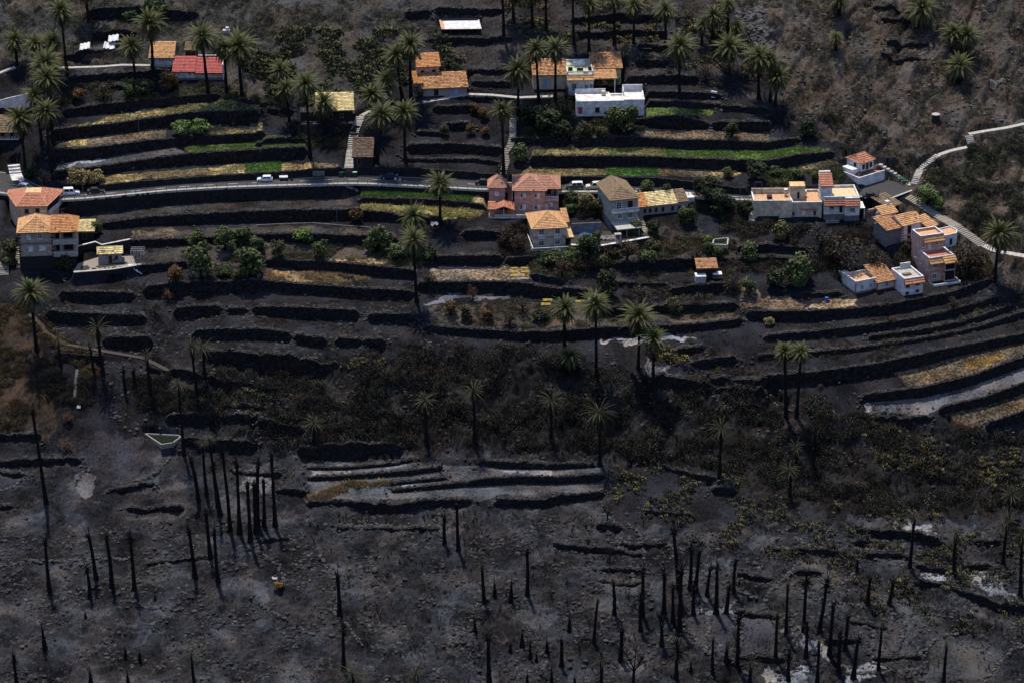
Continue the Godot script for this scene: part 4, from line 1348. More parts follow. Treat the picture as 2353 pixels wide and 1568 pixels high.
	hip(-36, 35, -9.8, 0.0, 48, 2.2, 4.8, 4.4, "rosy", 0.45, 0.52, 0.1)
	hip_side(26, 66, -9.8, -1.0, 49, 1.9, 0.2, 3.0, "rosy", 0.45, 0.1)
	win(-16, 37, 13, 10, 0.0, "half")
	win(16, 36, 13, 10, 0.0, "half")
	win(-17, 10, 13, 11, 0.0, "half")
	win(17, 9, 13, 11, 0.0, "half")
	win(37.5, 7, 8, 14, -1.0, "shut")
	win(48, 13, 8, 8, -1.0, "half")
	win(44, 35, 10, 16, -3.6, "hole")
	var umb := Builder.new()
	umb.bar(Vector3(sx(58), sy(24), -2.2), Vector3(sx(58), sy(44), -2.2), 0.04)
	umb.bar(Vector3(sx(58), sy(30), -2.2), Vector3(sx(58), sy(44), -2.2), 0.5, Color.WHITE, 0.05, 8)
	put(umb, "folded_parasol", M.greenbin, o)

	o = begin("pinklow", "pink_annex", "small pink house with gabled porch, red stair and white balustrade", "house", "small pink house with porch")
	block(-34, 3, -10, 51, -10.5, -5.5, M.pink)
	hip(-34, 3, -10.5, -5.5, 51, 1.9, 3.0, 1.0, "rosy", 0.35, 0.5, 0.1)
	win(-16, 37, 10, 9, -5.5, "shut")
	block(-34, 54, -14, 0, -5.5, 0.3, M.dark, "terrace_base")
	block(-34, 54, 0, 1.2, -5.5, 0.4, M.rose, "terrace_floor")
	block(-33, -22, 1, 20, -3.5, -0.6, M.pink, "pier")
	slope(-35, -20, -3.6, -0.2, 26, 19, "salmon", 0.15, 0.12)
	block(11, 24, 1, 19, -2.6, -2.3, M.orangepaint, "orange_wall")
	for q in [-22, 0, 23]:
		block(q - 1.0, q + 1.0, 1, 19, -0.9, -0.6, M.cream, "column")
	var porch := Builder.new()
	var pa := Vector3(sx(-25), sy(19), 0.1)
	var pb := Vector3(sx(0), sy(27), 0.1)
	var pc := Vector3(sx(27), sy(18), 0.1)
	var back := Vector3(0, 0.2, -4.6)
	course(porch, pa, pa + back, pb + back, pb, TILE.salmon * 0.95, 0.1)
	course(porch, pc + back, pc, pb, pb + back, TILE.salmon * 0.95, 0.1)
	for e in [[pa, pb], [pb, pc]]:
		porch.quad(e[0] + Vector3.DOWN * 0.25, e[1] + Vector3.DOWN * 0.25, e[1], e[0], TILE.salmon)
	put(porch, "porch_roof", M.tile, o)
	rail_px(-20, 53, 1.2, 0.8, 0.25, M.white)
	for q in 9:
		block(9.5, 18.5, 18 + q * 3.0, 20.5 + q * 3.0, -5.4 - q * 0.34, -4.9 - q * 0.34, M.terracotta, "stair_step")
	rail(Vector3(sx(19.5), sy(20), -4.8), Vector3(sx(19.5), sy(46), -8.2), 0.8, M.white, o)
	block(-10, 8, 1, 17, -5.4, -5.0, M.black, "porch_opening")

	o = begin("cream", "cream_house", "cream two-storey house with bright orange hipped roof and white balustraded terrace", "house", "cream house with orange roof")
	block(-37, 37, -2, 42, -9.8, 0.0, M.cream)
	block(-37.3, 37.3, 20.5, 22.5, -9.8, 0.09, M.terracotta, "string_course")
	hip(-37, 37, -9.8, 0.0, 42, 2.3, 5.6, 4.6, "ochre", 0.5, 0.52, 0.1)
	for q in [-18.5, 18.5]:
		win(q, 34, 12, 13, 0.0, "glass")
		win(q, 8, 12, 11, 0.0, "glass")
		block(q - 8, q + 8, 20, 22, 0.05, 0.75, M.white, "balcony_floor")
		rail_px(q - 8, q + 8, 22, 0.75, 0.7, M.white)
	block(-42, 44, -12, -2, -10.0, 2.4, M.dark, "terrace_base")
	block(-42, 44, -2, -1, -9.9, 2.5, M.concrete, "terrace_floor")
	rail_px(-41, 43, -1, 0.85, 2.4, M.white)
	rail(Vector3(sx(-41), sy(-1), 2.4), Vector3(sx(-41), sy(-1), -7.0), 0.85, M.white, o)
	block(37, 49, -2, 40, -8.5, -3.5, M.cream)
	slope(37, 50, -8.8, -3.2, 55, 42, "ochre", 0.1, 0.12)
	var aw := Builder.new()
	aw.quad(Vector3(sx(38), sy(22), 1.0), Vector3(sx(55), sy(22), 1.0), Vector3(sx(52), sy(32), -3.4), Vector3(sx(37), sy(32), -3.4))
	aw.quad(Vector3(sx(38), sy(20), 1.0), Vector3(sx(55), sy(20), 1.0), Vector3(sx(55), sy(22), 1.0), Vector3(sx(38), sy(22), 1.0))
	put(aw, "awning", M.ochre, o)
	block(54, 55, -2, 20, 0.7, 0.9, M.white, "post")
	win_left(-37, 10, 1.2, 10, -4.0, "glass")

	o = begin("sage", "sage_house", "tall grey-green house with brown hipped roof and long white balcony", "house", "tall grey-green house")
	block(-31, 31, -6, 20, -11.4, 0.0, M.grey, "basement")
	block(-31, 31, 20, 69, -11.4, 0.03, M.sage)
	hip(-31, 31, -11.4, 0.0, 69, 1.8, 4.4, 0.0, "brown", 0.4, 0.5, 0.12)
	block(-31, 31, 42, 44.5, 0.0, 1.2, M.white, "balcony_floor")
	rail_px(-31, 31, 44.5, 0.9, 1.1, M.white)
	win(-13, 56, 12, 16, 0.03, "glass")
	win(13, 56, 11, 16, 0.03, "dark")
	win(-11, 31, 11, 11, 0.03, "glass")
	win(13, 31, 11, 11, 0.03, "glass")
	block(-31, 24, 18.5, 20.5, 0.05, 5.4, M.concrete, "canopy_slab")
	for q in [-29, -8, 20]:
		block(q - 1, q + 1, 0, 18.5, 5.0, 5.25, M.grey, "post")
	win(-4, 8, 20, 13, 0.0, "hole")

	o = begin("long", "long_tiled_house", "long low ruin-like house with sunlit patchy tiles and ivy on its white wall", "house", "long low tiled house")
	block(-54, 60, -6, 20, -4.6, 0.0, M.rubble)
	slope(-55, -32, -4.8, 0.3, 35, 20, "orange", 0.25, 0.4)
	slope(-32, 36, -4.8, 0.3, 35, 20, "yellow", 0.05, 0.3)
	slope(36, 61, -5.2, -0.2, 34, 21, "brown", 0.2, 0.2)
	block(62, 78, -4, 26, -4.6, -1.0, M.white, "side_store")
	for q in [-40, -28, -14, 2, 24, 40]:
		win(q, 9, 7, 11, 0.0, "hole")

	# --- right group
	o = begin("terrace", "terrace_roofed_house", "cream house with a walled sunny roof terrace, rooftop hut and white tank", "house", "cream house with roof terrace")
	block(-79, 9, -8, 30, -6.4, 0.0, M.cream)
	block(9, 78, -8, 28, -8.0, 0.6, M.cream)
	var tilefloor := mat("tilefloor", Color(0.70, 0.42, 0.24), 0.9, M.white.albedo_texture, 0.3)
	flat(-79, 9, -6.4, 0.0, 30, 0.55, tilefloor, M.cream)
	flat(9, 78, -8.0, 0.6, 28, 0.55, tilefloor, M.cream)
	block(-79, 9, 36, 42, -6.5, -6.2, M.cream, "back_parapet")
	block(7, 41, 29, 57, -5.6, -2.6, M.cream, "rooftop_hut")
	block(6.5, 41.5, 57.2, 59, -5.7, -2.5, M.ochre, "hut_roof")
	win(26, 38, 6, 15, -2.6, "hole")
	for q in [[0, 38], [44, 34]]:
		block(q[0] - 5, q[0] + 3, q[1], q[1] + 8, -5.2, -4.0, M.white, "tank")
		block(q[0] - 3, q[0] + 1, 29, q[1], -5.0, -4.2, M.cream, "tank_stand")
	block(-46, -34, 33, 37, -3.6, -2.2, M.wood, "table")
	block(-72, -71, 30, 58, -5.9, -5.8, M.steel, "pole")
	block(-56, -55, 30, 58, -5.9, -5.8, M.steel, "pole")
	block(-72, -55, 57, 58, -5.88, -5.82, M.steel, "cross_pole")
	win(13, 7, 6, 7, 0.6, "hole")
	win(37, 8, 7, 11, 0.6, "shut")
	win(62, 8, 6, 11, 0.6, "hole")
	block(28, 66, 17, 18.5, 0.6, 1.0, M.terracotta, "door_hood")
	var ramp := Builder.new()
	ramp.quad(Vector3(sx(-20), sy(0), 1.4), Vector3(sx(-14), sy(0), 1.4), Vector3(sx(10), sy(32), 0.9), Vector3(sx(5), sy(32), 0.9))
	ramp.quad(Vector3(sx(-20), sy(0), 1.4), Vector3(sx(5), sy(32), 0.9), Vector3(sx(9), sy(28), 0.0), Vector3(sx(-20), sy(-2), 0.0))
	ramp.tri(Vector3(sx(-14), sy(0), 1.4), Vector3(sx(9), sy(0), 1.0), Vector3(sx(10), sy(32), 0.9))
	put(ramp, "stair_flank", M.cream, o)

	o = begin("white", "white_house_with_turret", "white house with pink tiled edges, square roof turret and sunny terrace", "house", "white house with turret")
	block(-40, 7, -8, 12, -9.0, -1.2, M.grey, "plinth")
	block(7, 40, -8, 12, -9.0, 0.0, M.grey, "plinth")
	block(-40, 7, 12, 46, -9.0, -1.25, M.white)
	block(7, 40, 12, 46, -9.0, -0.05, M.white)
	flat(-40, 40, -9.0, -1.3, 46, 0.6, mat("sunfloor", Color(0.80, 0.62, 0.38), 0.9, M.white.albedo_texture, 0.3), M.white)
	block(7, 40, 46, 51, -1.3, -0.4, M.white, "parapet")
	slope(-40, 7, -1.2, -0.3, 47, 35, "salmon", 0.1, 0.12, "tile_band")
	slope(7, 40, -0.4, 0.6, 48, 36, "salmon", 0.1, 0.12, "tile_band")
	block(-46, -20, 30, 72, -7.0, -3.0, M.white, "turret")
	slope(-47, -19, -6.6, -2.7, 88, 71, "salmon", 0.15, 0.12)
	block(-46, -38, 72, 88, -7.0, -6.6, M.white, "turret_wall")
	block(-46, -20, 84, 91, -7.6, -6.8, M.white, "turret_parapet")
	win(-22, 27, 12, 10, -1.25, "glass")
	win(-1, 24, 7, 17, -1.25, "dark")
	win(24, 25, 12, 10, -0.05, "glass")
	var tilt := Builder.new()
	tilt.box(Vector3(sx(42), sy(26), -5.0), Vector3(sx(54), sy(27), -0.5))
	put(tilt, "side_canopy", M.white, o)
	block(52, 53.5, -6, 26, -0.9, -0.6, M.white, "post")
	rail_px(-38, -8, 0, 0.7, 1.0, M.concrete)

	o = begin("brown", "brown_roofed_hut", "dark stone hut with a mossy brown roof below the car park", "hut", "brown-roofed stone hut")
	block(-15, 15, -6, 17, -5.0, 0.0, M.dark)
	slope(-16, 16, -5.3, 0.4, 28, 17, "brown", 0.3, 0.3)
	win(-4, 8, 7, 13, 0.0, "panel")

	o = begin("tiled", "tiled_house", "white house with broad ribbed orange roofs, dark red quoins and tall dark doors", "house", "white house with orange roofs")
	block(-14, 32, -10, 40, -6.0, 0.0, M.white)
	block(-50, -14, -10, 36, -6.0, -0.6, M.grey)
	hip_side(-14, 32, -6.0, 0.0, 40, 1.5, 0, 0, "ochre", 0.35, 0.25)
	slope(-52, -14, -6.2, -0.2, 50, 37, "old", 0.3, 0.28)
	slope(-32, 6, -8.6, -5.8, 62, 50, "ochre", 0.2, 0.2)
	block(-32, 4, -6, 50, -8.4, -6.0, M.white)
	for q in 6:
		block(29 - (q % 2), 32.3, 3 + q * 6, 6 + q * 6, -0.1, 0.07, M.redpaint, "quoin")
		block(-14.3, -11 + (q % 2), 3 + q * 6, 6 + q * 6, -0.1, 0.07, M.redpaint, "quoin")
	block(-14, 32, 16, 17.5, 0.0, 0.08, M.redpaint, "string_course")
	win(2, 28, 9, 18, 0.0, "dark")
	win(2, 7, 9, 14, 0.0, "dark")
	block(-48, 2, 52, 58, -9.0, -8.7, M.rose, "garden_wall")
	block(-6, 2, 56, 68, -9.4, -8.4, M.white, "chimney")

	o = begin("side", "side_building", "small outbuilding with a steep orange tiled roof beside the long stair", "outbuilding", "small orange-roofed outbuilding")
	block(-11, 11, -6, 14, -4.0, 0.0, M.grey)
	slope(-12, 12, -4.2, 0.3, 27, 14, "ochre", 0.25, 0.2)
	win(0, 6, 6, 11, 0.0, "panel")

	o = begin("tower", "pink_tower_house", "tall pink tower house with stacked terraces, orange tile bands and white parapets", "house", "tall pink tower house")
	block(-29, 29, -6, 50, -9.8, 0.0, M.rose)
	block(-29, 4, 50, 82, -9.8, -5.2, M.rose, "upper_wall")
	block(4, 26, 50, 82, -9.8, -5.2, M.rose, "upper_wall")
	flat(-29, 26, -9.8, -5.2, 82, 0.6, tilefloor, M.rose)
	slope(-22, 26, -5.2, -4.4, 84, 74, "ochre", 0.1, 0.15, "tile_band")
	flat(-29, 29, -5.2, 0.0, 50, 0.55, M.terracotta, M.rose)
	slope(-29, 2, -0.2, 0.8, 53, 43, "ochre", 0.1, 0.15, "tile_band")
	slope(2, 31, 0.0, 1.6, 54, 43, "ochre", 0.1, 0.15, "tile_band")
	for lev in [0.0, 24.0]:
		block(5, 28, lev + 3, lev + 20, 0.0, 1.1, M.glass, "bay_glazing")
		block(4, 29, lev, lev + 3, 0.0, 1.2, M.concrete, "bay_floor")
		block(4, 5.3, lev + 3, lev + 20, 0.0, 1.15, M.rose, "bay_post")
		block(27.7, 29, lev + 3, lev + 20, 0.0, 1.15, M.rose, "bay_post")
		win(-15, lev + 12, 10, 11, 0.0, "glass")
	block(-29, 4, 22, 24, 0.0, 0.09, M.terracotta, "string_course")
	win(-21, 66, 8, 10, -5.2, "glass")
	win(-7, 64, 6, 15, -5.2, "shut")
	win(10, 67, 8, 10, -5.2, "glass")
	win_left(-29, 38, 1.0, 10, -7.0, "glass")
	win_left(-29, 32, 0.8, 10, -4.5, "glass")
	block(-30, 34, -12, 0, 0.2, 3.2, M.dark, "terrace_base")
	block(-30, 34, 0, 5, 3.0, 3.2, M.white, "terrace_parapet")
	block(33, 34, 0, 5, 0.2, 3.0, M.white, "terrace_parapet")
	block(-30, -29, 0, 5, 0.2, 3.0, M.white, "terrace_parapet")

	o = begin("round", "round_cornered_house", "small white house with a tan flat roof and cut corner above the tower house", "house", "small cut-corner white house")
	var rp := [Vector3(-2.2, 0, 0), Vector3(1.2, 0, 0), Vector3(2.6, 0, -1.6), Vector3(2.6, 0, -4.5), Vector3(-2.2, 0, -4.5)]
	var rw := Builder.new()
	var top := PackedVector2Array()
	for i in 5:
		var a: Vector3 = rp[i]
		var e: Vector3 = rp[(i + 1) % 5]
		rw.quad(a + Vector3.DOWN, e + Vector3.DOWN, e + Vector3.UP * 3.0, a + Vector3.UP * 3.0)
		var pz := Builder.new()
		var inn := Vector3(0.2, 0, -2.2)
		var ai := a.lerp(inn, 0.1)
		var ei := e.lerp(inn, 0.1)
		var u0 := Vector3.UP * 3.0
		var u1 := Vector3.UP * 3.35
		pz.quad(a + u0, e + u0, e + u1, a + u1)
		pz.quad(a + u1, e + u1, ei + u1, ai + u1)
		pz.quad(ei + u0, ai + u0, ai + u1, ei + u1)
		put(pz, "parapet", M.white, o)
	put(rw, "wall", M.white, o)
	var rt := Builder.new()
	rt.quad(rp[0] + Vector3.UP * 3.02, rp[1] + Vector3.UP * 3.02, rp[2] + Vector3.UP * 3.02, rp[4] + Vector3.UP * 3.02)
	rt.tri(rp[2] + Vector3.UP * 3.02, rp[3] + Vector3.UP * 3.02, rp[4] + Vector3.UP * 3.02)
	put(rt, "roof", tilefloor, o)
	win(-4, 12, 6, 14, 0.0, "panel")

	o = begin("rowa", "flat_cottage", "white cottage with a tan flat roof and two small windows at the row's end", "house", "white flat-topped cottage")
	block(-25, 25, -8, 4, -6.0, 0.03, M.grey, "plinth")
	block(-25, 25, 4, 24, -6.0, 0.0, M.white)
	flat(-25, 25, -5.6, 0.0, 24, 0.5, tilefloor, M.white)
	block(-24, -8, -6, 26, -8.2, -6.0, M.white, "rear_room")
	block(-25.5, -23.5, 0, 24, -0.1, 0.06, M.redpaint, "quoin")
	win(-9, 13, 6, 10, 0.0, "glass")
	win(11, 13, 6, 10, 0.0, "glass")

	o = begin("rowb", "tiled_cottage", "low cottage with mottled orange tiles between two white flat-topped houses", "house", "mottled tiled cottage")
	block(-20, 20, -8, 2, -6.0, 0.03, M.redpaint, "plinth")
	block(-20, 20, 2, 19, -6.0, 0.0, M.white)
	slope(-22, 22, -6.4, 0.3, 38, 19, "old", 0.2, 0.28)
	win(2, 10, 8, 9, 0.0, "glass")
	block(-21.5, -20, -4, 19, -0.3, 0.1, M.redpaint, "pilaster")
	block(20, 21.5, -4, 19, -0.3, 0.1, M.redpaint, "pilaster")

	o = begin("rowc", "white_block_house", "white two-storey block with cluttered roof terrace and a pink tile band", "house", "white block with cluttered roof")
	block(-23, 23, -8, 34, -7.0, 0.0, M.white)
	flat(-23, 23, -7.0, 0.0, 34, 0.5, M.concrete, M.white)
	slope(-23, 23, -0.1, 0.8, 37, 28, "salmon", 0.1, 0.15, "tile_band")
	block(-2, 22, 40, 47, -7.2, -6.9, M.white, "back_parapet")
	for q in [[-14, 22], [10, 24]]:
		win(q[0], q[1], 9, 8, 0.0, "hole")
		win(q[0], q[1] - 17, 8, 6, 0.0, "hole")
	block(-12, 6, 35, 38, -3.6, -2.6, M.plank, "timber_pile")

	# --- small sheds
	o = begin("shed", "garden_shed", "dark garden shed with a rusty brown sheet roof among burned plots", "shed", "rusty-roofed garden shed")
	block(-22, 22, -6, 24, -3.6, 0.0, M.dark)
	slope(-24, 24, -3.9, 0.4, 33, 25, "old", 0.1, 0.15)
	o = begin("box", "white_tank_box", "square white concrete box standing before the rusty garden shed", "tank", "white concrete box")
	block(-12, 12, -5, 14, -2.3, 0.0, M.concrete)
	block(-12.3, 12.3, 14.2, 16, -2.4, 0.1, M.white, "lid")
	o = begin("wreck", "pallet_stand", "low white-edged shelf stand beside the rusty garden shed", "stand", "low white-edged stand")
	for q in [-6, 10]:
		block(q - 1, q + 1, -3, 12, -1.6, -1.4, M.grey, "leg")
	block(-8, 13, 12, 13.5, -2.0, 0.0, M.whitemetal, "shelf")
	block(-8, 13, 4, 5.5, -2.0, 0.0, M.plank, "shelf")

	# chapel last: it stands on its own white-walled terrace
	o = begin("chapel", "white_cottage", "white cottage with orange hipped roof on a curved white-walled terrace", "house", "white cottage on curved terrace")
	block(-16, 16, -6, 20, -5.0, 0.0, M.white)
	hip_side(-16, 16, -5.0, 0.0, 20, 1.5, 1.2, 1.2, "salmon", 0.3, 0.25)
	win(-9, 10, 6, 11, 0.0, "panel")
	win(0, 9, 6, 14, 0.0, "panel")
	win(9, 10, 6, 11, 0.0, "panel")
	win_left(-16, 12, 0.9, 8, -2.0, "dark")
	block(-34, -16, -4, 8, -4.0, -0.4, M.white, "side_room")
	block(-38, 28, -24, -1, 2.2, 2.5, M.white, "terrace_wall")
	block(-38, -36, -24, 0, -4.0, 2.2, M.white, "terrace_wall")
	block(-36, 28, -6, -5, -4.0, 2.2, M.terracotta, "terrace_floor")

# ---------------------------------------------------------------- the road: [x, upper edge, lower edge, wall below, wall above] in pixels
const ROAD := [[-30, 385, 434, 8, 4], [20, 392, 446, 10, 6], [60, 424, 457, 14, 6], [128, 441, 461, 24, 6], [186, 440, 458, 30, 8], [257, 437, 451, 30, 13], [386, 423, 438, 28, 12], [514, 415, 431, 28, 13], [605, 411, 428, 27, 14], [713, 405, 425, 28, 15], [785, 402, 422, 28, 17], [830, 401, 422, 14, 17], [945, 405, 427, 13, 17], [1100, 412, 436, 12, 13], [1209, 419, 440, 14, 14], [1291, 422, 442, 14, 15], [1394, 424, 441, 12, 18], [1510, 428, 441, 10, 19], [1597, 434, 453, 8, 16], [1640, 440, 458, 8, 14], [1700, 447, 460, 8, 12], [1765, 450, 462, 8, 12]]
var road := []            # [x, z upper, z lower, level, drop below, rise above] every half metre

func make_road_bed() -> void:
	var st := []
	for q in ROAD:
		var p := on_macro(q[0], q[2] + q[3] * 0.5)
		var k := px_per_m(p) * 0.925
		st.append([q, p.y + q[3] * 0.5 / k, k])
	for n in 2:                                              # even out the level along the road
		var ys := []
		for i in st.size():
			ys.append((st[maxi(i - 1, 0)][1] + st[i][1] * 2.0 + st[mini(i + 1, st.size() - 1)][1]) / 4.0)
		for i in st.size():
			st[i][1] = ys[i]
	var pts := []
	for s in st:
		var a := at_level(s[0][0], s[0][2], s[1])
		var b := at_level(s[0][0], s[0][1], s[1])
		pts.append([a.x, b.z, a.z, s[1], s[0][3] / s[2], s[0][4] / s[2]])
	var x: float = pts[0][0]
	while x < pts[-1][0]:
		for i in range(1, pts.size()):
			if x <= pts[i][0]:
				var t: float = (x - pts[i - 1][0]) / (pts[i][0] - pts[i - 1][0])
				var e := [x]
				for c in range(1, 6):
					e.append(lerpf(pts[i - 1][c], pts[i][c], t))
				road.append(e)
				break
		x += 0.5
	for n in 3:                                              # ease the bends
		var c := []
		for i in road.size():
			var e: Array = road[i].duplicate()
			var lo := maxi(0, i - 8)
			var hi := mini(road.size() - 1, i + 8)
			for k in range(1, 4):
				var s := 0.0
				for j in range(lo, hi + 1):
					s += road[j][k]
				e[k] = s / (hi - lo + 1)
			c.append(e)
		road = c
	lay_road_bed(true)

func road_at(x: float) -> Array:
	var i := clampi(int((x - road[0][0]) / 0.5), 0, road.size() - 1)
	return road[i]

func lay_road_bed(first := false) -> void:
	for i in NX:
		var x := X0 + i * CELL
		if x < road[0][0] - 0.3 or x > road[-1][0] + 0.3:
			continue
		var e := road_at(x)
		var ju := int((e[1] - Z0) / CELL)
		var jl := ceili((e[2] - Z0) / CELL)
		if first:
			var up: float = e[3] + e[5] - H[ju * NX + i]
			var dn: float = e[3] - e[4] - H[jl * NX + i]
			for q in 24:
				H[(ju - q) * NX + i] += up * (1.0 - q / 24.0)
				H[(jl + q) * NX + i] += dn * (1.0 - q / 24.0)
		for j in range(ju + 1, jl):
			H[j * NX + i] = e[3] - 0.06

func road_line(b: Builder, off: float, wide: float, y: float, from_low := true, dash := 0.0, gap := 0.0) -> void:
	var run := 0.0
	for i in road.size() - 1:
		var p: Array = road[i]
		var q: Array = road[i + 1]
		run += 0.5
		if dash > 0.0 and fmod(run, dash + gap) > dash:
			continue
		var za: float = p[2] - off if from_low else p[1] + off
		var zb: float = q[2] - off if from_low else q[1] + off
		b.quad(Vector3(p[0], p[3] + y, za), Vector3(q[0], q[3] + y, zb), Vector3(q[0], q[3] + y, zb - wide), Vector3(p[0], p[3] + y, za - wide))

func build_road() -> void:
	var b := Builder.new()
	for i in road.size() - 1:
		var p: Array = road[i]
		var q: Array = road[i + 1]
		b.quad(Vector3(p[0], p[3], p[2] - 0.1), Vector3(q[0], q[3], q[2] - 0.1), Vector3(q[0], q[3], q[1] + 0.45), Vector3(p[0], p[3], p[1] + 0.45))
	var o := put(b, "road", M.asphalt, self)
	tag(o, "grey asphalt road crossing the slope behind the houses", "road", "", "structure")
	var m := Builder.new()
	road_line(m, 0.75, 0.14, 0.006)
	road_line(m, 0.9, 0.14, 0.006, false)
	var mo := put(m, "edge_line", M.paint, o)
	var c := Builder.new()
	for i in road.size() - 1:
		var p: Array = road[i]
		var q: Array = road[i + 1]
		if i % 12 < 5:
			var za: float = lerpf(p[1], p[2], 0.5)
			var zb: float = lerpf(q[1], q[2], 0.5)
			c.quad(Vector3(p[0], p[3] + 0.006, za), Vector3(q[0], q[3] + 0.006, zb), Vector3(q[0], q[3] + 0.006, zb - 0.13), Vector3(p[0], p[3] + 0.006, za - 0.13))
	put(c, "centre_line", M.paint, o)
	# concrete kerb and the railing on it
	var k := Builder.new()
	for i in road.size() - 1:
		var p: Array = road[i]
		var q: Array = road[i + 1]
		var a0 := Vector3(p[0], p[3] - 0.3, p[2] + 0.55)
		var a1 := Vector3(q[0], q[3] - 0.3, q[2] + 0.55)
		var u := Vector3.UP * 0.52
		var w := Vector3(0, 0, -0.62)
		k.quad(a0, a1, a1 + u, a0 + u)
		k.quad(a0 + u, a1 + u, a1 + u + w, a0 + u + w)
		k.quad(a1 + w, a0 + w, a0 + u + w, a1 + u + w)
	var ko := single(k, "kerb", M.concrete)
	tag(ko, "pale concrete kerb along the road's downhill edge", "kerb", "", "structure")
	var r := thing("road_railing", Vector3(road[0][0], road[0][3], road[0][2]))
	tag(r, "thin dark railing of posts and wires along the road edge", "railing")
	var wires := Builder.new()
	var rod := Builder.new()
	rod.box(Vector3(-0.05, 0.2, -0.05), Vector3(0.05, 1.2, 0.05))
	var rm := rod.mesh(M.steel)
	for i in range(0, road.size() - 6, 5):
		var p: Array = road[i]
		var q: Array = road[mini(i + 5, road.size() - 1)]
		var here := Vector3(p[0], p[3], p[2] + 0.2) - r.position
		var there := Vector3(q[0], q[3], q[2] + 0.2) - r.position
		put(rm, "post", null, r).position = here
		for h in [0.55, 0.85, 1.15]:
			wires.bar(here + Vector3.UP * h, there + Vector3.UP * h, 0.022, Color.WHITE, -1.0, 3)
	put(wires, "wire", M.steel, r)
	# walls above and below
	var spans := [[-30, 60, false, "short rough stone wall below the road at the picture's edge"], [112, 808, false, "long dark retaining wall below the road's left half"], [812, 1180, false, "low retaining wall between the road and the bright green plot"], [1500, 1765, false, "low stone wall below the road beyond the grey-green house"], [205, 1162, true, "long stone wall above the road's left half below the straw terraces"], [1190, 1765, true, "tall dark stone wall above the road behind the pink house"]]
	for s in spans:
		var line := []
		for q in ROAD:
			if q[0] >= s[0] - 30 and q[0] <= s[1] + 30:
				pass
		var xa := at_level(s[0], 430, road_at(0.0)[3]).x
		var xb := at_level(s[1], 430, road_at(0.0)[3]).x
		var x := xa
		while x <= xb:
			var e := road_at(x)
			line.append([x, e[1] if s[2] else e[2], 2.0])
			x += 2.0
		rng.seed = 900 + int(s[0])
		var wb := stone_strip(line)
		var wo := single(wb, "retaining_wall", M.stone)
		tag(wo, s[3], "wall", "", "thing")

func stone_strip(line: Array) -> Builder:
	var b := Builder.new()
	var xa: float = line[0][0]
	var xb: float = line[-1][0]
	var steps := maxi(3, int((xb - xa) / 0.5))
	var rows := []
	for s in steps + 1:
		var x := lerpf(xa, xb, float(s) / steps)
		var z: float = along(line, x).x
		var top := gh(x, z - 0.9) + 0.12 + rng.randf_range(-0.12, 0.16)
		var low := gh(x, z + 1.1) - 0.35
		var h := maxf(top - low, 0.3)
		var col := []
		var parts := 6
		for r in parts + 1:
			var t := float(r) / parts
			var jit := 0.0 if r == 0 else rng.randf_range(-0.10, 0.10)
			col.append(Vector3(x + rng.randf_range(-0.1, 0.1), low + h * t, z + 0.62 - 0.16 * t + jit))
		col.append(Vector3(x, top + rng.randf_range(-0.1, 0.05), z - 0.25 + rng.randf_range(-0.12, 0.12)))
		col.append(Vector3(x, top - 0.35, z - 0.45))
		rows.append(col)
	for s in steps:
		for r in rows[s].size() - 1:
			var g := rng.randf_range(0.5, 1.0)
			b.quad(rows[s][r], rows[s + 1][r], rows[s + 1][r + 1], rows[s][r + 1], Color(g, g * 0.99, g))
	for s in [0, steps]:
		var c0: Array = rows[s]
		for r in range(1, c0.size() - 1):
			if s == 0:
				b.tri(c0[0], c0[r], c0[r + 1])
			else:
				b.tri(c0[0], c0[r + 1], c0[r])
	return b

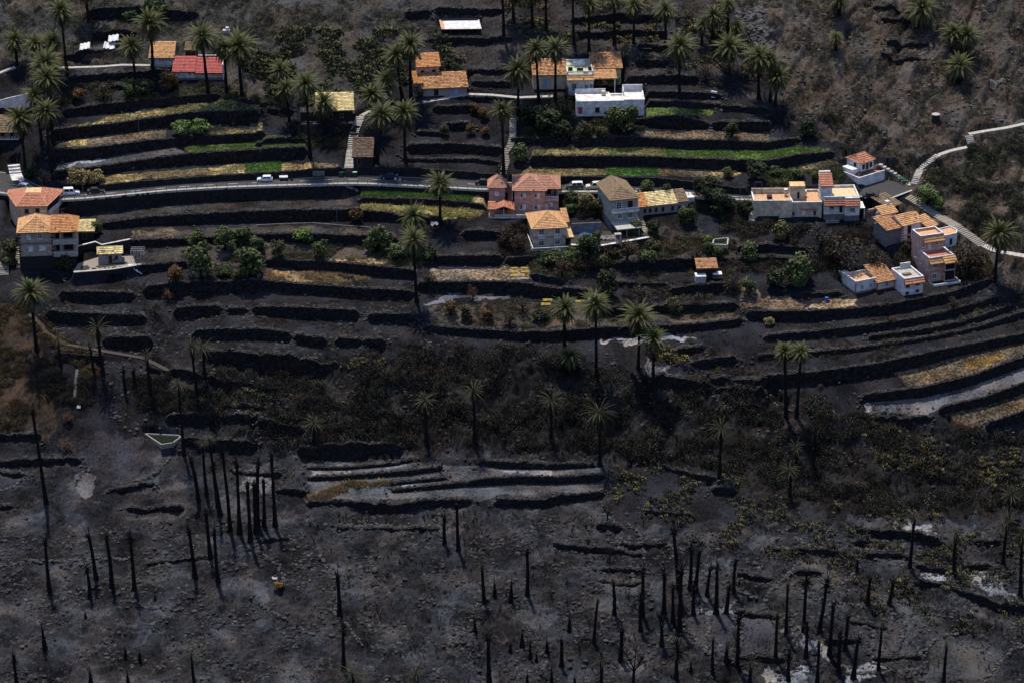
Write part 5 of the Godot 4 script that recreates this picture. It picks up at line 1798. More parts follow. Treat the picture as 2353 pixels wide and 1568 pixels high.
# ---------------------------------------------------------------- stairs and paths: [name, label, width m, steps (0 = smooth path), line in pixels]
const STAIRS := [
	["stone_stair", "great pale stair climbing from the road to the lichen-roofed stone house", 2.3, 32, [[801, 386], [807, 340], [814, 302], [821, 284], [827, 268]]],
	["path", "pale path from the great stair's top curving towards the palms", 1.4, 0, [[827, 268], [838, 261], [850, 255]]],
	["winding_stair", "winding pale stair beside a tall palm above the pink houses", 1.7, 34, [[1153, 412], [1158, 388], [1163, 372], [1160, 352], [1172, 335], [1178, 312], [1178, 272]]],
	["hillside_stair", "broad long stair descending to the palm below the car park", 3.0, 40, [[2086, 450], [2120, 471], [2160, 498], [2200, 520], [2258, 562]]],
	["path", "pale concrete path running off to the right edge below the long stair", 2.2, 0, [[2258, 562], [2290, 578], [2320, 582], [2365, 590]]],
	["ravine_stair", "steep white stair climbing from the car park up the ravine", 1.8, 20, [[2100, 424], [2108, 404], [2116, 386], [2138, 370], [2156, 356]]],
	["path", "white ledge path sloping up the dry ravine", 1.5, 0, [[2156, 356], [2185, 346], [2222, 338]]],
	["short_stair", "short white stair between two ledge paths on the dry slope", 2.0, 7, [[2233, 340], [2230, 326], [2226, 312]]],
	["path", "highest white ledge path on the dry slope at the right", 1.5, 0, [[2226, 308], [2258, 302], [2310, 294], [2365, 282]]],
	["garden_stair", "pale garden stair along the wall of the beige house", 1.7, 14, [[44, 615], [43, 597], [40, 577], [37, 562]]],
	["entrance_stair", "pale stair at the left picture edge below the shrubs", 2.2, 9, [[8, 632], [8, 612], [5, 602]]],
	["side_stair", "narrow stair down the side of the grey-green house", 1.4, 13, [[1486, 541], [1478, 521], [1468, 495]]],
	["flank_stair", "white stepping slabs beside the cream roof-terrace house", 1.4, 13, [[1727, 508], [1727, 485], [1727, 458]]],
	["plot_stair", "few stone steps from the road down to the bright green plot", 1.0, 6, [[822, 438], [806, 431], [788, 423]]],
	["field_path", "trodden pale path bending down to the burned gully", 1.2, 0, [[66, 722], [90, 740], [106, 765], [150, 790], [230, 805], [330, 822], [385, 850]]],
	["thin_stair", "narrow ladder-like stair dropping into the black gully", 0.7, 24, [[170, 912], [173, 880], [176, 848]]],
	["walkway", "white-edged walkway from the picture edge to the orange-roofed cottage", 1.3, 0, [[130, 156], [230, 153], [281, 149], [345, 150]]],
	["walkway", "white-edged walkway beside the stone house with blue door", 1.4, 0, [[970, 234], [1010, 228], [1075, 216], [1130, 218], [1190, 224], [1270, 221]]],
	["walkway", "pale walkway strip at the far upper edge left of the palms", 1.2, 0, [[-10, 170], [33, 154]]],
	["car_park_stair", "row of pale slabs stepping up from the car park to the curved terrace", 1.2, 11, [[2093, 426], [2060, 402], [2020, 377]]],
	["corner_stair", "white stair with broad treads beside the road at the far corner", 3.0, 8, [[42, 418], [34, 398], [30, 378]]],
	["back_stair", "few white steps between the salmon house and the road wall", 1.8, 5, [[146, 497], [147, 486], [146, 478]]],
]
var stair_points := {}

func carve(s: Array) -> void:
	var pts := []
	for q in s[4]:
		pts.append(hit(q[0], q[1]))
	stair_points[s[1]] = pts
	for i in pts.size() - 1:
		var d2: Vector2 = Vector2(pts[i + 1].x - pts[i].x, pts[i + 1].z - pts[i].z).normalized() * (s[2] * 0.5 + 0.3)
		var n2 := Vector2(-d2.y, d2.x)
		var pa := Vector2(pts[i].x, pts[i].z)
		var pb := Vector2(pts[i + 1].x, pts[i + 1].z)
		keep_clear(PackedVector2Array([pa - n2, pb - n2, pb + n2, pa + n2]))
	for i in pts.size() - 1:
		var a: Vector3 = pts[i]
		var b: Vector3 = pts[i + 1]
		var w: float = s[2] * 0.5 + 0.5
		for j in range(maxi(0, int((minf(a.z, b.z) - w - Z0) / CELL)), mini(NZ - 1, int((maxf(a.z, b.z) + w - Z0) / CELL) + 1)):
			for k in range(maxi(0, int((minf(a.x, b.x) - w - X0) / CELL)), mini(NX - 1, int((maxf(a.x, b.x) + w - X0) / CELL) + 1)):
				var p := Vector2(X0 + k * CELL, Z0 + j * CELL)
				var A := Vector2(a.x, a.z)
				var B := Vector2(b.x, b.z)
				var c := Geometry2D.get_closest_point_to_segment(p, A, B)
				if p.distance_to(c) < w:
					var t := A.distance_to(c) / maxf(0.01, A.distance_to(B))
					H[j * NX + k] = lerpf(a.y, b.y, t) - 0.25

func build_stairs() -> void:
	rng.seed = 31
	for s in STAIRS:
		var pts: Array = stair_points[s[1]]
		var o := thing(s[0], pts[0])
		tag(o, s[1], "stair" if s[3] > 0 else "path", "", "thing" if s[3] > 0 else "structure")
		var total := 0.0
		for i in pts.size() - 1:
			total += pts[i].distance_to(pts[i + 1])
		var n: int = s[3] if s[3] > 0 else maxi(3, int(total / 1.2))
		var m: Material = M.concrete if s[0] in ["ravine_stair", "short_stair", "path", "walkway", "corner_stair", "flank_stair", "stone_stair", "car_park_stair"] else M.paving
		if s[0] == "thin_stair":
			m = M.grey
		if s[0] == "field_path":
			m = M.earth_path
		if s[0] == "corner_stair":
			m = M.white
		var prev := Vector3.ZERO
		var ribbon := Builder.new()
		var last := []
		for q in n + 1:
			var d := total * q / n
			var p: Vector3 = pts[-1]
			var dir: Vector3 = (pts[-1] - pts[-2])
			for i in pts.size() - 1:
				var l: float = pts[i].distance_to(pts[i + 1])
				if d <= l:
					p = pts[i].lerp(pts[i + 1], d / l)
					dir = pts[i + 1] - pts[i]
					break
				d -= l
			dir.y = 0
			dir = dir.normalized()
			var side: Vector3 = Vector3(-dir.z, 0, dir.x) * s[2] * 0.5
			if s[3] == 0:
				var cur := [p - side - pts[0], p + side - pts[0]]
				if q > 0:
					var u := Vector3.UP * 0.06
					var dn := Vector3.DOWN * 0.5
					ribbon.quad(last[0] + u, last[1] + u, cur[1] + u, cur[0] + u)
					ribbon.quad(last[1] + dn, cur[1] + dn, cur[1] + u, last[1] + u)
					ribbon.quad(cur[0] + dn, last[0] + dn, last[0] + u, cur[0] + u)
				last = cur
			elif q > 0:
				var run := Vector2(p.x - prev.x, p.z - prev.z).length()
				var b := Builder.new()
				var t := Transform3D(Basis.looking_at(-dir, Vector3.UP), Vector3((p.x + prev.x) * 0.5, p.y, (p.z + prev.z) * 0.5) - pts[0])
				b.box(Vector3(-s[2] * 0.5, -0.8, -run * 0.5), Vector3(s[2] * 0.5, rng.randf_range(-0.03, 0.03), run * 0.5 + 0.02), Color.WHITE, t)
				put(b, "step", m, o)
			prev = p
		if s[3] == 0:
			put(ribbon, "paving" if s[0] != "field_path" else "tread", m, o)

# ---------------------------------------------------------------- palms: [crown x, crown y, foot x, foot y, crown radius] in pixels
const GREEN_PALMS := [
	[146, 32, 152, 160, 30], [36, 95, 38, 148, 23], [85, 104, 90, 170, 25], [124, 97, 130, 162, 23], [198, -25, 203, 48, 26], [110, 150, 116, 235, 30], [113, 186, 118, 300, 32], [85, 225, 95, 330, 27], [113, 262, 116, 395, 30], [52, 277, 57, 390, 32],
	[305, 110, 310, 190, 28], [348, 60, 350, 165, 32], [469, 90, 478, 215, 33], [517, 115, 520, 215, 28], [552, 112, 556, 218, 34],
	[646, 165, 648, 225, 21], [659, 208, 665, 282, 26], [706, 200, 712, 362, 30], [745, 238, 750, 294, 28], [857, 222, 868, 290, 28], [889, 186, 900, 240, 28], [912, 130, 925, 230, 26], [945, 108, 944, 225, 28], [878, 268, 866, 375, 28], [930, 262, 931, 372, 30], [1153, 260, 1157, 406, 28],
	[1152, -25, 1157, 85, 26], [1178, -20, 1180, 52, 26], [1190, 168, 1190, 262, 28], [1231, 120, 1238, 238, 27], [1276, 118, 1276, 235, 28], [1220, -20, 1223, 70, 26], [1253, -25, 1255, 70, 24], [1315, -20, 1319, 105, 26],
	[1353, 14, 1353, 118, 22], [1410, 6, 1411, 105, 22], [1456, 18, 1456, 100, 24], [1527, 28, 1528, 108, 22], [1560, 112, 1561, 220, 30], [1638, 40, 1637, 95, 24], [1674, 112, 1675, 168, 32], [1612, 60, 1611, 105, 15], [1741, 135, 1743, 225, 28], [1672, 15, 1672, 80, 16], [1692, 62, 1690, 98, 15],
	[1767, 142, 1770, 232, 22], [1783, 180, 1781, 242, 30], [1927, 0, 1926, 36, 24], [1920, 88, 1920, 114, 14], [2117, 22, 2115, 58, 34], [2190, 78, 2190, 114, 25], [2220, 84, 2220, 126, 25], [2202, 153, 2202, 192, 28],
	[1011, 424, 1010, 512, 30], [950, 500, 955, 562, 28], [952, 555, 957, 692, 27], [77, 674, 83, 802, 32], [2290, 541, 2286, 648, 34],
	[1297, 710, 1297, 812, 30], [1366, 703, 1370, 870, 28], [1465, 728, 1466, 845, 34], [1500, 780, 1501, 887, 26], [1309, 818, 1310, 852, 26], [1797, 807, 1806, 960, 20], [1835, 810, 1830, 960, 20],
]
const SCORCHED_PALMS := [
	[229, 755, 236, 858, 29], [135, 780, 138, 842, 22], [208, 790, 215, 857, 18], [339, 815, 345, 895, 18], [444, 797, 452, 907, 31], [468, 800, 470, 867, 26], [416, 885, 422, 1042, 20],
	[722, 972, 720, 1014, 27], [978, 920, 982, 1022, 28], [1088, 900, 1090, 1017, 30], [1266, 920, 1266, 1002, 28], [1375, 948, 1378, 1067, 38], [1654, 985, 1653, 1097, 28], [1829, 1028, 1830, 1077, 22], [1812, 1080, 1815, 1142, 28], [2320, 1136, 2315, 1200, 28],
	[2094, 1190, 2090, 1306, 22], [2192, 1224, 2193, 1317, 28], [2310, 1195, 2305, 1292, 26], [2338, 1228, 2345, 1370, 24], [443, 1500, 447, 1577, 27], [812, 1540, 815, 1600, 34], [957, 1535, 958, 1600, 24], [1107, 1290, 1112, 1382, 17], [1407, 1332, 1411, 1411, 19], [1372, 1375, 1364, 1479, 15], [1381, 1515, 1380, 1585, 18], [1637, 1465, 1638, 1546, 17], [1726, 1520, 1723, 1572, 23], [2022, 1430, 2018, 1541, 19], [2170, 1478, 2168, 1574, 19], [1783, 1408, 1782, 1509, 15], [1806, 1340, 1806, 1456, 15], [1878, 1470, 1877, 1574, 15], [470, 1015, 474, 1132, 18], [486, 1010, 506, 1182, 16],
]
const BURNED_PALMS := [
	[87, 945, 105, 1155, 7], [1868, 1026, 1868, 1082, 16], [442, 1054, 455, 1150, 9], [492, 1068, 500, 1162, 9], [517, 1045, 528, 1217, 11], [549, 1062, 550, 1222, 9], [597, 1060, 590, 1207, 7], [628, 1050, 632, 1207, 8], [608, 1105, 606, 1210, 6], [572, 1110, 575, 1242, 7], [586, 1110, 588, 1222, 6],
	[110, 1240, 113, 1359, 9], [209, 1230, 220, 1330, 9], [249, 1230, 256, 1346, 8], [304, 1232, 308, 1357, 10], [202, 1305, 205, 1373, 8], [438, 1215, 448, 1327, 7], [477, 1175, 483, 1280, 8], [496, 1220, 500, 1335, 8], [35, 1510, 38, 1574, 8],
	[1021, 1187, 1021, 1249, 7], [1050, 1155, 1053, 1264, 8], [777, 1318, 780, 1412, 7], [790, 1445, 790, 1537, 8], [1122, 1460, 1124, 1572, 10], [1210, 1262, 1211, 1367, 7], [1476, 1310, 1475, 1417, 11], [1470, 1370, 1472, 1447, 9], [1524, 1314, 1525, 1407, 8], [1544, 1345, 1546, 1427, 8], [1545, 1216, 1560, 1347, 9], [1563, 1308, 1561, 1447, 10], [1586, 1257, 1585, 1352, 8], [1604, 1268, 1597, 1357, 8], [1593, 1350, 1593, 1410, 6], [1631, 1301, 1624, 1367, 7], [1645, 1298, 1645, 1407, 8], [1688, 1288, 1685, 1359, 8], [1673, 1345, 1668, 1408, 7],
	[1290, 1470, 1290, 1527, 6], [1427, 1445, 1425, 1517, 8], [1518, 1422, 1520, 1480, 9], [1555, 1490, 1553, 1558, 13], [1694, 1420, 1694, 1527, 11], [1848, 1330, 1847, 1449, 12], [1895, 1335, 1882, 1449, 12], [1910, 1386, 1906, 1507, 8], [1945, 1420, 1941, 1492, 8], [1851, 1436, 1852, 1512, 8], [1968, 1464, 1961, 1557, 8], [1927, 1456, 1926, 1547, 8], [1811, 1497, 1811, 1562, 7], [1997, 1325, 1994, 1387, 6], [2050, 1335, 2042, 1387, 6], [285, 850, 288, 895, 5], [307, 850, 310, 880, 5],
]
const STUMPS := [
	[97, 1420, 103, 1492, 9], [287, 1480, 288, 1511, 7], [320, 1486, 321, 1519, 7], [207, 1527, 208, 1574, 9], [293, 1535, 294, 1578, 9], [1136, 1322, 1136, 1367, 7], [1176, 1320, 1173, 1382, 9], [1089, 1412, 1092, 1452, 8], [1308, 1403, 1308, 1447, 8], [1199, 1437, 1199, 1485, 9], [1256, 1455, 1257, 1500, 8], [1218, 1460, 1218, 1512, 7], [1267, 1522, 1267, 1574, 8], [1211, 1535, 1211, 1582, 9], [1668, 1470, 1669, 1522, 10], [1320, 1545, 1320, 1577, 8], [1587, 1515, 1587, 1542, 7], [1970, 1268, 1969, 1315, 7], [1232, 1495, 1232, 1518, 6], [1172, 1470, 1172, 1496, 7], [195, 1398, 196, 1418, 5], [355, 1358, 356, 1378, 5],
]

func palm_crown(seed_: int, fronds: int, lowest: float, droop: float, wide: float, tint: Array, gaps := 0.0) -> ArrayMesh:   # about one metre in radius
	rng.seed = seed_
	var b := Builder.new()
	for k in fronds:
		if rng.randf() < gaps:
			continue
		var t := float(k) / fronds
		var az := k * 2.39996 + rng.randf_range(-0.2, 0.2)
		var el := lerpf(1.45, lowest, pow(t, 0.8)) + rng.randf_range(-0.12, 0.12)
		var out := Vector3(cos(az), 0, sin(az))
		var side := Vector3(-sin(az), 0, cos(az))
		var p := Vector3(0, 0.05, 0) + out * 0.04
		var long := rng.randf_range(0.7, 1.15) * (0.8 + 0.25 * sin(t * PI))
		var seg := 7
		var c: Color = tint[0].lerp(tint[1], clampf(t + rng.randf_range(-0.25, 0.25), 0.0, 1.0)) * rng.randf_range(0.75, 1.1)
		var q := el
		for s in seg:
			var f := float(s) / seg
			q -= droop / seg * (0.5 + f)
			var d := out * cos(q) + Vector3.UP * sin(q)
			var nx := p + d * (long / seg)
			var w := wide * sin(PI * clampf(0.12 + 0.86 * (f + 0.07), 0.0, 1.0))
			var up := side.cross(d)
			for h in [0.0, 0.5]:
				var base: Vector3 = p.lerp(nx, h)
				var base2: Vector3 = p.lerp(nx, h + 0.42)
				for sg in [-1.0, 1.0]:
					var tip: Vector3 = base + side * sg * w + d * (w * 0.9) - up * (w * 0.25) * (1.0 if up.y > 0 else -1.0)
					b.tri(base, base2, tip, c)
			b.tri(p + side * 0.012, nx, p - side * 0.012, c * 1.15)
			p = nx
	return b.mesh(M.frond)

func charred_crown(seed_: int, spikes: int, down: float) -> ArrayMesh:
	rng.seed = seed_
	var b := Builder.new()
	for k in spikes:
		var az := rng.randf() * TAU
		var el := rng.randf_range(-1.2, 1.3) if rng.randf() < down else rng.randf_range(0.7, 1.5)
		var d := Vector3(cos(az) * cos(el), sin(el), sin(az) * cos(el))
		var p := Vector3(0, rng.randf_range(-0.3, 0.1), 0)
		var l := rng.randf_range(0.6, 1.2) * (1.5 if el > 1.1 else 1.0)
		var m := p + d * l * 0.55
		var e := m + (d + Vector3.DOWN * 0.45).normalized() * l * 0.5
		var side := d.cross(Vector3(sin(az), 0.3, cos(az))).normalized() * 0.045
		var g := Color.WHITE * rng.randf_range(0.5, 1.0)
		b.quad(p - side, p + side, m + side * 0.8, m - side * 0.8, g)
		b.tri(m - side * 0.8, m + side * 0.8, e, g)
	return b.mesh(M.char_leaf)

func palm_trunk(seed_: int, flare: float, bend: float) -> ArrayMesh:   # one metre high, about one metre wide, stretched to fit
	rng.seed = seed_
	var b := Builder.new()
	var rings := 14
	var sides := 8
	var rr := []
	for r in rings + 1:
		var t := float(r) / rings
		var ring := []
		var rad := lerpf(0.5, 0.36, t) + flare * exp(-t * 7.0) + (0.10 if r % 2 == 0 else 0.0) * rng.randf() + (0.10 * smoothstep(0.85, 0.97, t))
		for s in sides:
			var a := TAU * s / sides
			ring.append(Vector3(cos(a) * rad * rng.randf_range(0.88, 1.1) + bend * sin(t * PI), t, sin(a) * rad * rng.randf_range(0.88, 1.1)))
		rr.append(ring)
	for r in rings:
		for s in sides:
			var n := (s + 1) % sides
			b.quad(rr[r][n], rr[r][s], rr[r + 1][s], rr[r + 1][n], Color.WHITE * rng.randf_range(0.55, 1.0))
	for s in sides:
		b.tri(rr[rings][(s + 1) % sides], rr[rings][s], Vector3(bend * sin(PI), 1.03, 0))
	return b.mesh(M.trunk)

func stump_mesh(seed_: int) -> ArrayMesh:
	rng.seed = seed_
	var b := Builder.new()
	var prof := [[0.0, 0.62], [0.12, 0.55], [0.35, 0.40], [0.55, 0.24], [0.7, 0.12], [1.0, 0.015]]
	for r in prof.size() - 1:
		for s in 9:
			var a := TAU * s / 9
			var e := TAU * (s + 1) / 9
			var j := 0.9 + 0.2 * fposmod(s * 7.3 + r * 3.1, 1.0)
			b.quad(Vector3(cos(e) * prof[r][1], prof[r][0], sin(e) * prof[r][1]), Vector3(cos(a) * prof[r][1] * j, prof[r][0], sin(a) * prof[r][1] * j), Vector3(cos(a) * prof[r + 1][1], prof[r + 1][0], sin(a) * prof[r + 1][1]), Vector3(cos(e) * prof[r + 1][1], prof[r + 1][0], sin(e) * prof[r + 1][1]), Color.WHITE * rng.randf_range(0.5, 1.0))
	for k in 9:
		var a := rng.randf() * TAU
		var p := Vector3(cos(a) * 0.25, rng.randf_range(0.4, 0.6), sin(a) * 0.25)
		b.bar(p, p + Vector3(cos(a) * 0.25, rng.randf_range(0.1, 0.35), sin(a) * 0.25), 0.03, Color.WHITE * 0.7, 0.005, 3)
	return b.mesh(M.trunk)

func plant_palms() -> void:
	mat("char_leaf", Color(0.016, 0.014, 0.013), 0.8, null, 1.0, true)
	mat("dry_frond", Color(0.26, 0.13, 0.035), 0.8, null, 1.0, true)
	var lush := []
	var sparse := []
	var charred := []
	var trunks := []
	var stumps := []
	var stalks := []
	for i in 5:
		lush.append(palm_crown(300 + i, 135, -1.35, 0.85, 0.12, [Color(0.42, 0.46, 0.29), Color(0.22, 0.18, 0.14)]))
	for i in 4:
		sparse.append(palm_crown(330 + i, 74, -1.25, 0.9, 0.05, [Color(0.165, 0.16, 0.135), Color(0.10, 0.088, 0.08)], 0.12))
		charred.append(charred_crown(350 + i, 52, 0.75))
		trunks.append(palm_trunk(370 + i, 0.35, rng.randf_range(-0.25, 0.25)))
		stumps.append(stump_mesh(390 + i))
	var ashen := []
	for i in 3:
		ashen.append(palm_crown(440 + i, 60, -1.3, 0.9, 0.04, [Color(0.17, 0.165, 0.14), Color(0.09, 0.08, 0.075)], 0.2))
		rng.seed = 410 + i
		var sb := Builder.new()
		for k in 22:
			var a := rng.randf() * TAU
			var d := Vector3(cos(a), rng.randf_range(-0.3, 0.5), sin(a)).normalized()
			var c := Color.WHITE * rng.randf_range(0.5, 1.0)
			sb.bar(Vector3.ZERO, d * 0.24, 0.022, c, 0.016, 3)
			sb.bar(d * 0.24, d * 0.34 + Vector3.DOWN * 0.12, 0.02, c, 0.05, 3)
		stalks.append(sb.mesh(M.dry_frond))
	var sets := [[GREEN_PALMS, "palm_tree", "green palm tree", "green palms among the houses and terraces"], [SCORCHED_PALMS, "scorched_palm", "scorched thin-crowned palm", "scorched palms of the burned slope"], [BURNED_PALMS, "burned_palm", "burned black palm trunk", "burned palm trunks of the valley floor"], [STUMPS, "charred_stump", "charred pointed palm stump", "charred palm stumps of the valley floor"]]
	for s in 4:
		rng.seed = 500 + s
		for q in sets[s][0]:
			var foot := ground(hit(q[2], minf(q[3], 1585.0)))
			if q[3] > 1585.0:
				foot = ground(foot + Vector3(0, 0, (q[3] - 1585.0) * 0.2))
			var k := px_per_m(foot)
			var tall: float = (q[3] - q[1]) / (k * 0.905)
			var o := thing(sets[s][1], foot + Vector3.DOWN * 0.15)
			o.rotation.z = -atan2((q[0] - q[2]) / k, tall)
			var r: float = q[4] / k
			if s == 3:
				var st := put(stumps[rng.randi() % 4], "trunk", null, o)
				st.scale = Vector3(r * 1.25, tall + 0.15, r * 1.25)
				st.rotation.y = rng.randf() * TAU
			else:
				var wide: float = [0.72, 0.72, 0.84][s] * rng.randf_range(0.9, 1.12)
				var tr := put(trunks[rng.randi() % 4], "trunk", null, o)
				tr.scale = Vector3(wide, tall + 0.15, wide)
				tr.rotation.y = rng.randf() * TAU
				var set_: Array = [lush, sparse if q[3] < 1250 else ashen, charred][s]
				var cr := put(set_[rng.randi() % set_.size()], "crown", null, o)
				cr.position.y = tall + 0.1
				var f: float = r * [1.5, 1.35, 2.3][s] * rng.randf_range(0.9, 1.12)
				cr.scale = Vector3(f, f * rng.randf_range(0.95, 1.12), f)
				cr.rotation = Vector3(rng.randf_range(-0.16, 0.16), rng.randf() * TAU, rng.randf_range(-0.16, 0.16))
				if s == 0:
					var fr := put(stalks[rng.randi() % 3], "fruit_stalk", null, o)
					fr.position.y = tall + 0.05
					fr.scale = Vector3.ONE * f * rng.randf_range(0.7, 1.15)
			var word: String = sets[s][2]
			if s < 3:
				word = ("tall " if tall > 9.5 else ("short " if tall < 5.5 else "middling ")) + word
			locate(o, word, "palm" if s < 3 else "stump", sets[s][3], q[0], (q[1] + q[3]) * 0.5 if s > 1 else q[1])

# ---------------------------------------------------------------- trees and shrubs: [x, y of the crown's middle, radius px, tone, shape 0 round 1 tall 2 low]
const TREES := [
	[450, 550, 23, "green", 0], [515, 553, 29, "green", 0], [558, 545, 25, "green", 0], [592, 562, 20, "green", 0], [695, 540, 25, "bright", 2], [460, 604, 35, "green", 1], [575, 608, 38, "green", 0], [512, 625, 18, "green", 2], [545, 632, 16, "olive", 2], [403, 634, 20, "russet", 1],
	[865, 553, 33, "green", 0], [915, 580, 27, "green", 2], [985, 585, 22, "dark", 2], [735, 575, 18, "green", 1], [640, 575, 18, "olive", 1], [985, 640, 20, "twig", 0], [818, 492, 20, "russet", 0], [385, 680, 16, "rust", 0], [355, 710, 18, "twig", 0], [668, 500, 9, "rust", 2],
	[1484, 437, 22, "green", 0], [1530, 441, 16, "dark", 1], [1623, 440, 34, "dark", 0], [1579, 497, 21, "green", 0], [1355, 560, 28, "green", 0], [1394, 655, 27, "dark", 1], [1471, 678, 26, "twig", 0], [1548, 706, 22, "olive", 0], [1430, 276, 38, "green", 0], [1255, 278, 34, "dark", 0], [1215, 268, 26, "dark", 0], [1290, 300, 30, "dark", 2], [1345, 300, 20, "olive", 0], [1385, 304, 18, "olive", 2], [1193, 354, 23, "green", 0], [1735, 393, 27, "dark", 0], [1672, 398, 14, "green", 0], [1301, 246, 8, "cypress", 3],
	[1791, 533, 24, "russetgreen", 0], [1885, 548, 36, "twig", 0], [1945, 590, 46, "twig", 0], [2010, 600, 34, "brown", 0], [1910, 585, 24, "brown", 0], [1830, 626, 40, "green", 0], [1780, 640, 26, "dark", 0], [2130, 452, 27, "bright", 0], [2155, 470, 16, "bright", 0], [2225, 598, 44, "brown", 0], [2200, 580, 20, "brown", 0], [1855, 295, 26, "dark", 0],
	[390, 190, 26, "russet", 0], [178, 218, 17, "russet", 0], [236, 213, 21, "twig", 0], [296, 212, 19, "green", 0], [325, 205, 22, "dark", 0], [418, 296, 26, "bright", 2], [458, 294, 26, "bright", 2], [355, 22, 28, "green", 0], [300, 35, 18, "green", 2], [185, 408, 30, "straw", 2], [220, 410, 22, "straw", 2], [100, 408, 20, "twig", 0], [68, 400, 16, "dark", 0],
	[1320, 590, 30, "green", 2], [1265, 595, 28, "green", 2], [1290, 618, 26, "brown", 0], [1340, 610, 26, "brown", 2], [1380, 600, 24, "olive", 2], [1440, 577, 30, "russetbrown", 0], [1400, 580, 20, "russetbrown", 0], [1490, 590, 22, "green", 2], [1500, 565, 20, "olive", 2], [1540, 566, 20, "russetbrown", 2], [1600, 580, 16, "brown", 0], [1630, 572, 16, "green", 0], [1655, 582, 16, "green", 0], [1625, 550, 14, "bright", 2], [1460, 525, 18, "green", 0], [1500, 526, 20, "dark", 0], [1720, 582, 26, "green", 0], [1720, 660, 22, "green", 0],
	[1345, 465, 22, "straw", 0], [1370, 475, 18, "olive", 0], [1310, 455, 16, "green", 0], [1310, 480, 16, "green", 2], [1660, 470, 30, "dark", 0], [1710, 480, 20, "dark", 0], [150, 605, 22, "dark", 0], [22, 575, 24, "olive", 0], [20, 600, 18, "green", 2], [222, 525, 14, "green", 1], [1050, 165, 16, "dark", 1], [1070, 172, 18, "dark", 0], [1680, 300, 20, "dark", 0],
	[1090, 250, 14, "russet", 0], [1110, 262, 14, "russet", 0], [1080, 300, 14, "russet", 0], [1115, 302, 12, "russet", 0], [1020, 300, 14, "olive", 0], [960, 212, 18, "twig", 0], [1620, 170, 22, "brown", 0], [1300, 185, 16, "green", 0], [1372, 192, 14, "green", 0], [1405, 188, 18, "green", 0], [1350, 250, 16, "twig", 0],
	[1035, 710, 18, "russet", 0], [1070, 720, 18, "olive", 0], [1120, 725, 16, "russet", 0], [1170, 735, 20, "brown", 0], [1200, 700, 20, "twig", 0], [1240, 725, 20, "dark", 2], [1085, 675, 14, "rust", 1], [1165, 545, 26, "brown", 0], [1190, 560, 22, "brown", 0], [1768, 738, 14, "straw", 2], [2050, 735, 12, "rust", 2], [2190, 700, 18, "twig", 0], [1600, 690, 18, "twig", 0], [1680, 660, 22, "twig", 0], [2090, 570, 22, "brown", 0], [1780, 395, 18, "green", 2], [1830, 402, 20, "green", 2], [1880, 400, 18, "green", 2], [1900, 425, 14, "green", 2], [1800, 425, 20, "olive", 2], [1840, 430, 18, "green", 2], [640, 1345, 13, "orangegrass", 2], [155, 960, 18, "rust", 2], [150, 1025, 22, "rust", 2],
]
const TONES := {"green": Color(0.085, 0.112, 0.040), "bright": Color(0.135, 0.20, 0.055), "dark": Color(0.035, 0.048, 0.022), "olive": Color(0.085, 0.085, 0.038), "russet": Color(0.13, 0.075, 0.03), "twig": Color(0.055, 0.047, 0.036), "brown": Color(0.060, 0.042, 0.026), "rust": Color(0.11, 0.055, 0.03), "straw": Color(0.30, 0.24, 0.10), "cypress": Color(0.014, 0.018, 0.012), "russetgreen": Color(0.13, 0.12, 0.045), "russetbrown": Color(0.09, 0.06, 0.032), "orangegrass": Color(0.26, 0.14, 0.05)}
const TONE_WORDS := {"green": "leafy green", "bright": "bright green", "dark": "dark green", "olive": "olive green", "russet": "scorched russet", "twig": "bare grey-brown", "brown": "singed brown", "rust": "rusty red", "straw": "straw yellow", "cypress": "black cypress-like", "russetgreen": "half-scorched green", "russetbrown": "reddish brown", "orangegrass": "orange grassy"}

func crown_mesh(seed_: int, lumps: int, leaves: int, leaf: float, flat_: float, m: Material) -> ArrayMesh:   # within one metre of the origin
	rng.seed = seed_
	var b := Builder.new()
	for l in lumps:
		var a := l * 2.4 + rng.randf_range(-0.4, 0.4)
		var h := rng.randf_range(-0.45, 0.6)
		var c := Vector3(cos(a), 0, sin(a)) * rng.randf_range(0.2, 0.62) * sqrt(1.0 - h * h) + Vector3.UP * h * flat_
		if l == 0:
			c = Vector3(0, 0.3 * flat_, 0)
		var r := rng.randf_range(0.28, 0.46)
		var lump_tone := rng.randf_range(0.75, 1.0)
		for k in leaves:
			var z := rng.randf_range(-1.0, 1.0)
			var t := rng.randf() * TAU
			var s := sqrt(1.0 - z * z)
			var d := Vector3(cos(t) * s, z, sin(t) * s)
			var p := c + Vector3(d.x, d.y * flat_, d.z) * r * sqrt(rng.randf_range(0.35, 1.15))
			var x := Vector3(rng.randf_range(-1, 1), rng.randf_range(-0.5, 0.5), rng.randf_range(-1, 1)).normalized()
			var y := (d + Vector3(rng.randf_range(-0.8, 0.8), rng.randf_range(-0.3, 0.9), rng.randf_range(-0.8, 0.8))).cross(x).normalized()
			var e := leaf * rng.randf_range(0.6, 1.3)
			var tone := Color.WHITE * lump_tone * rng.randf_range(0.55, 1.0)
			tone.a = 1.0
			b.tri(p - x * e, p + x * e * 0.6 - y * e * 0.7, p + y * e, tone)
	return b.mesh(m)

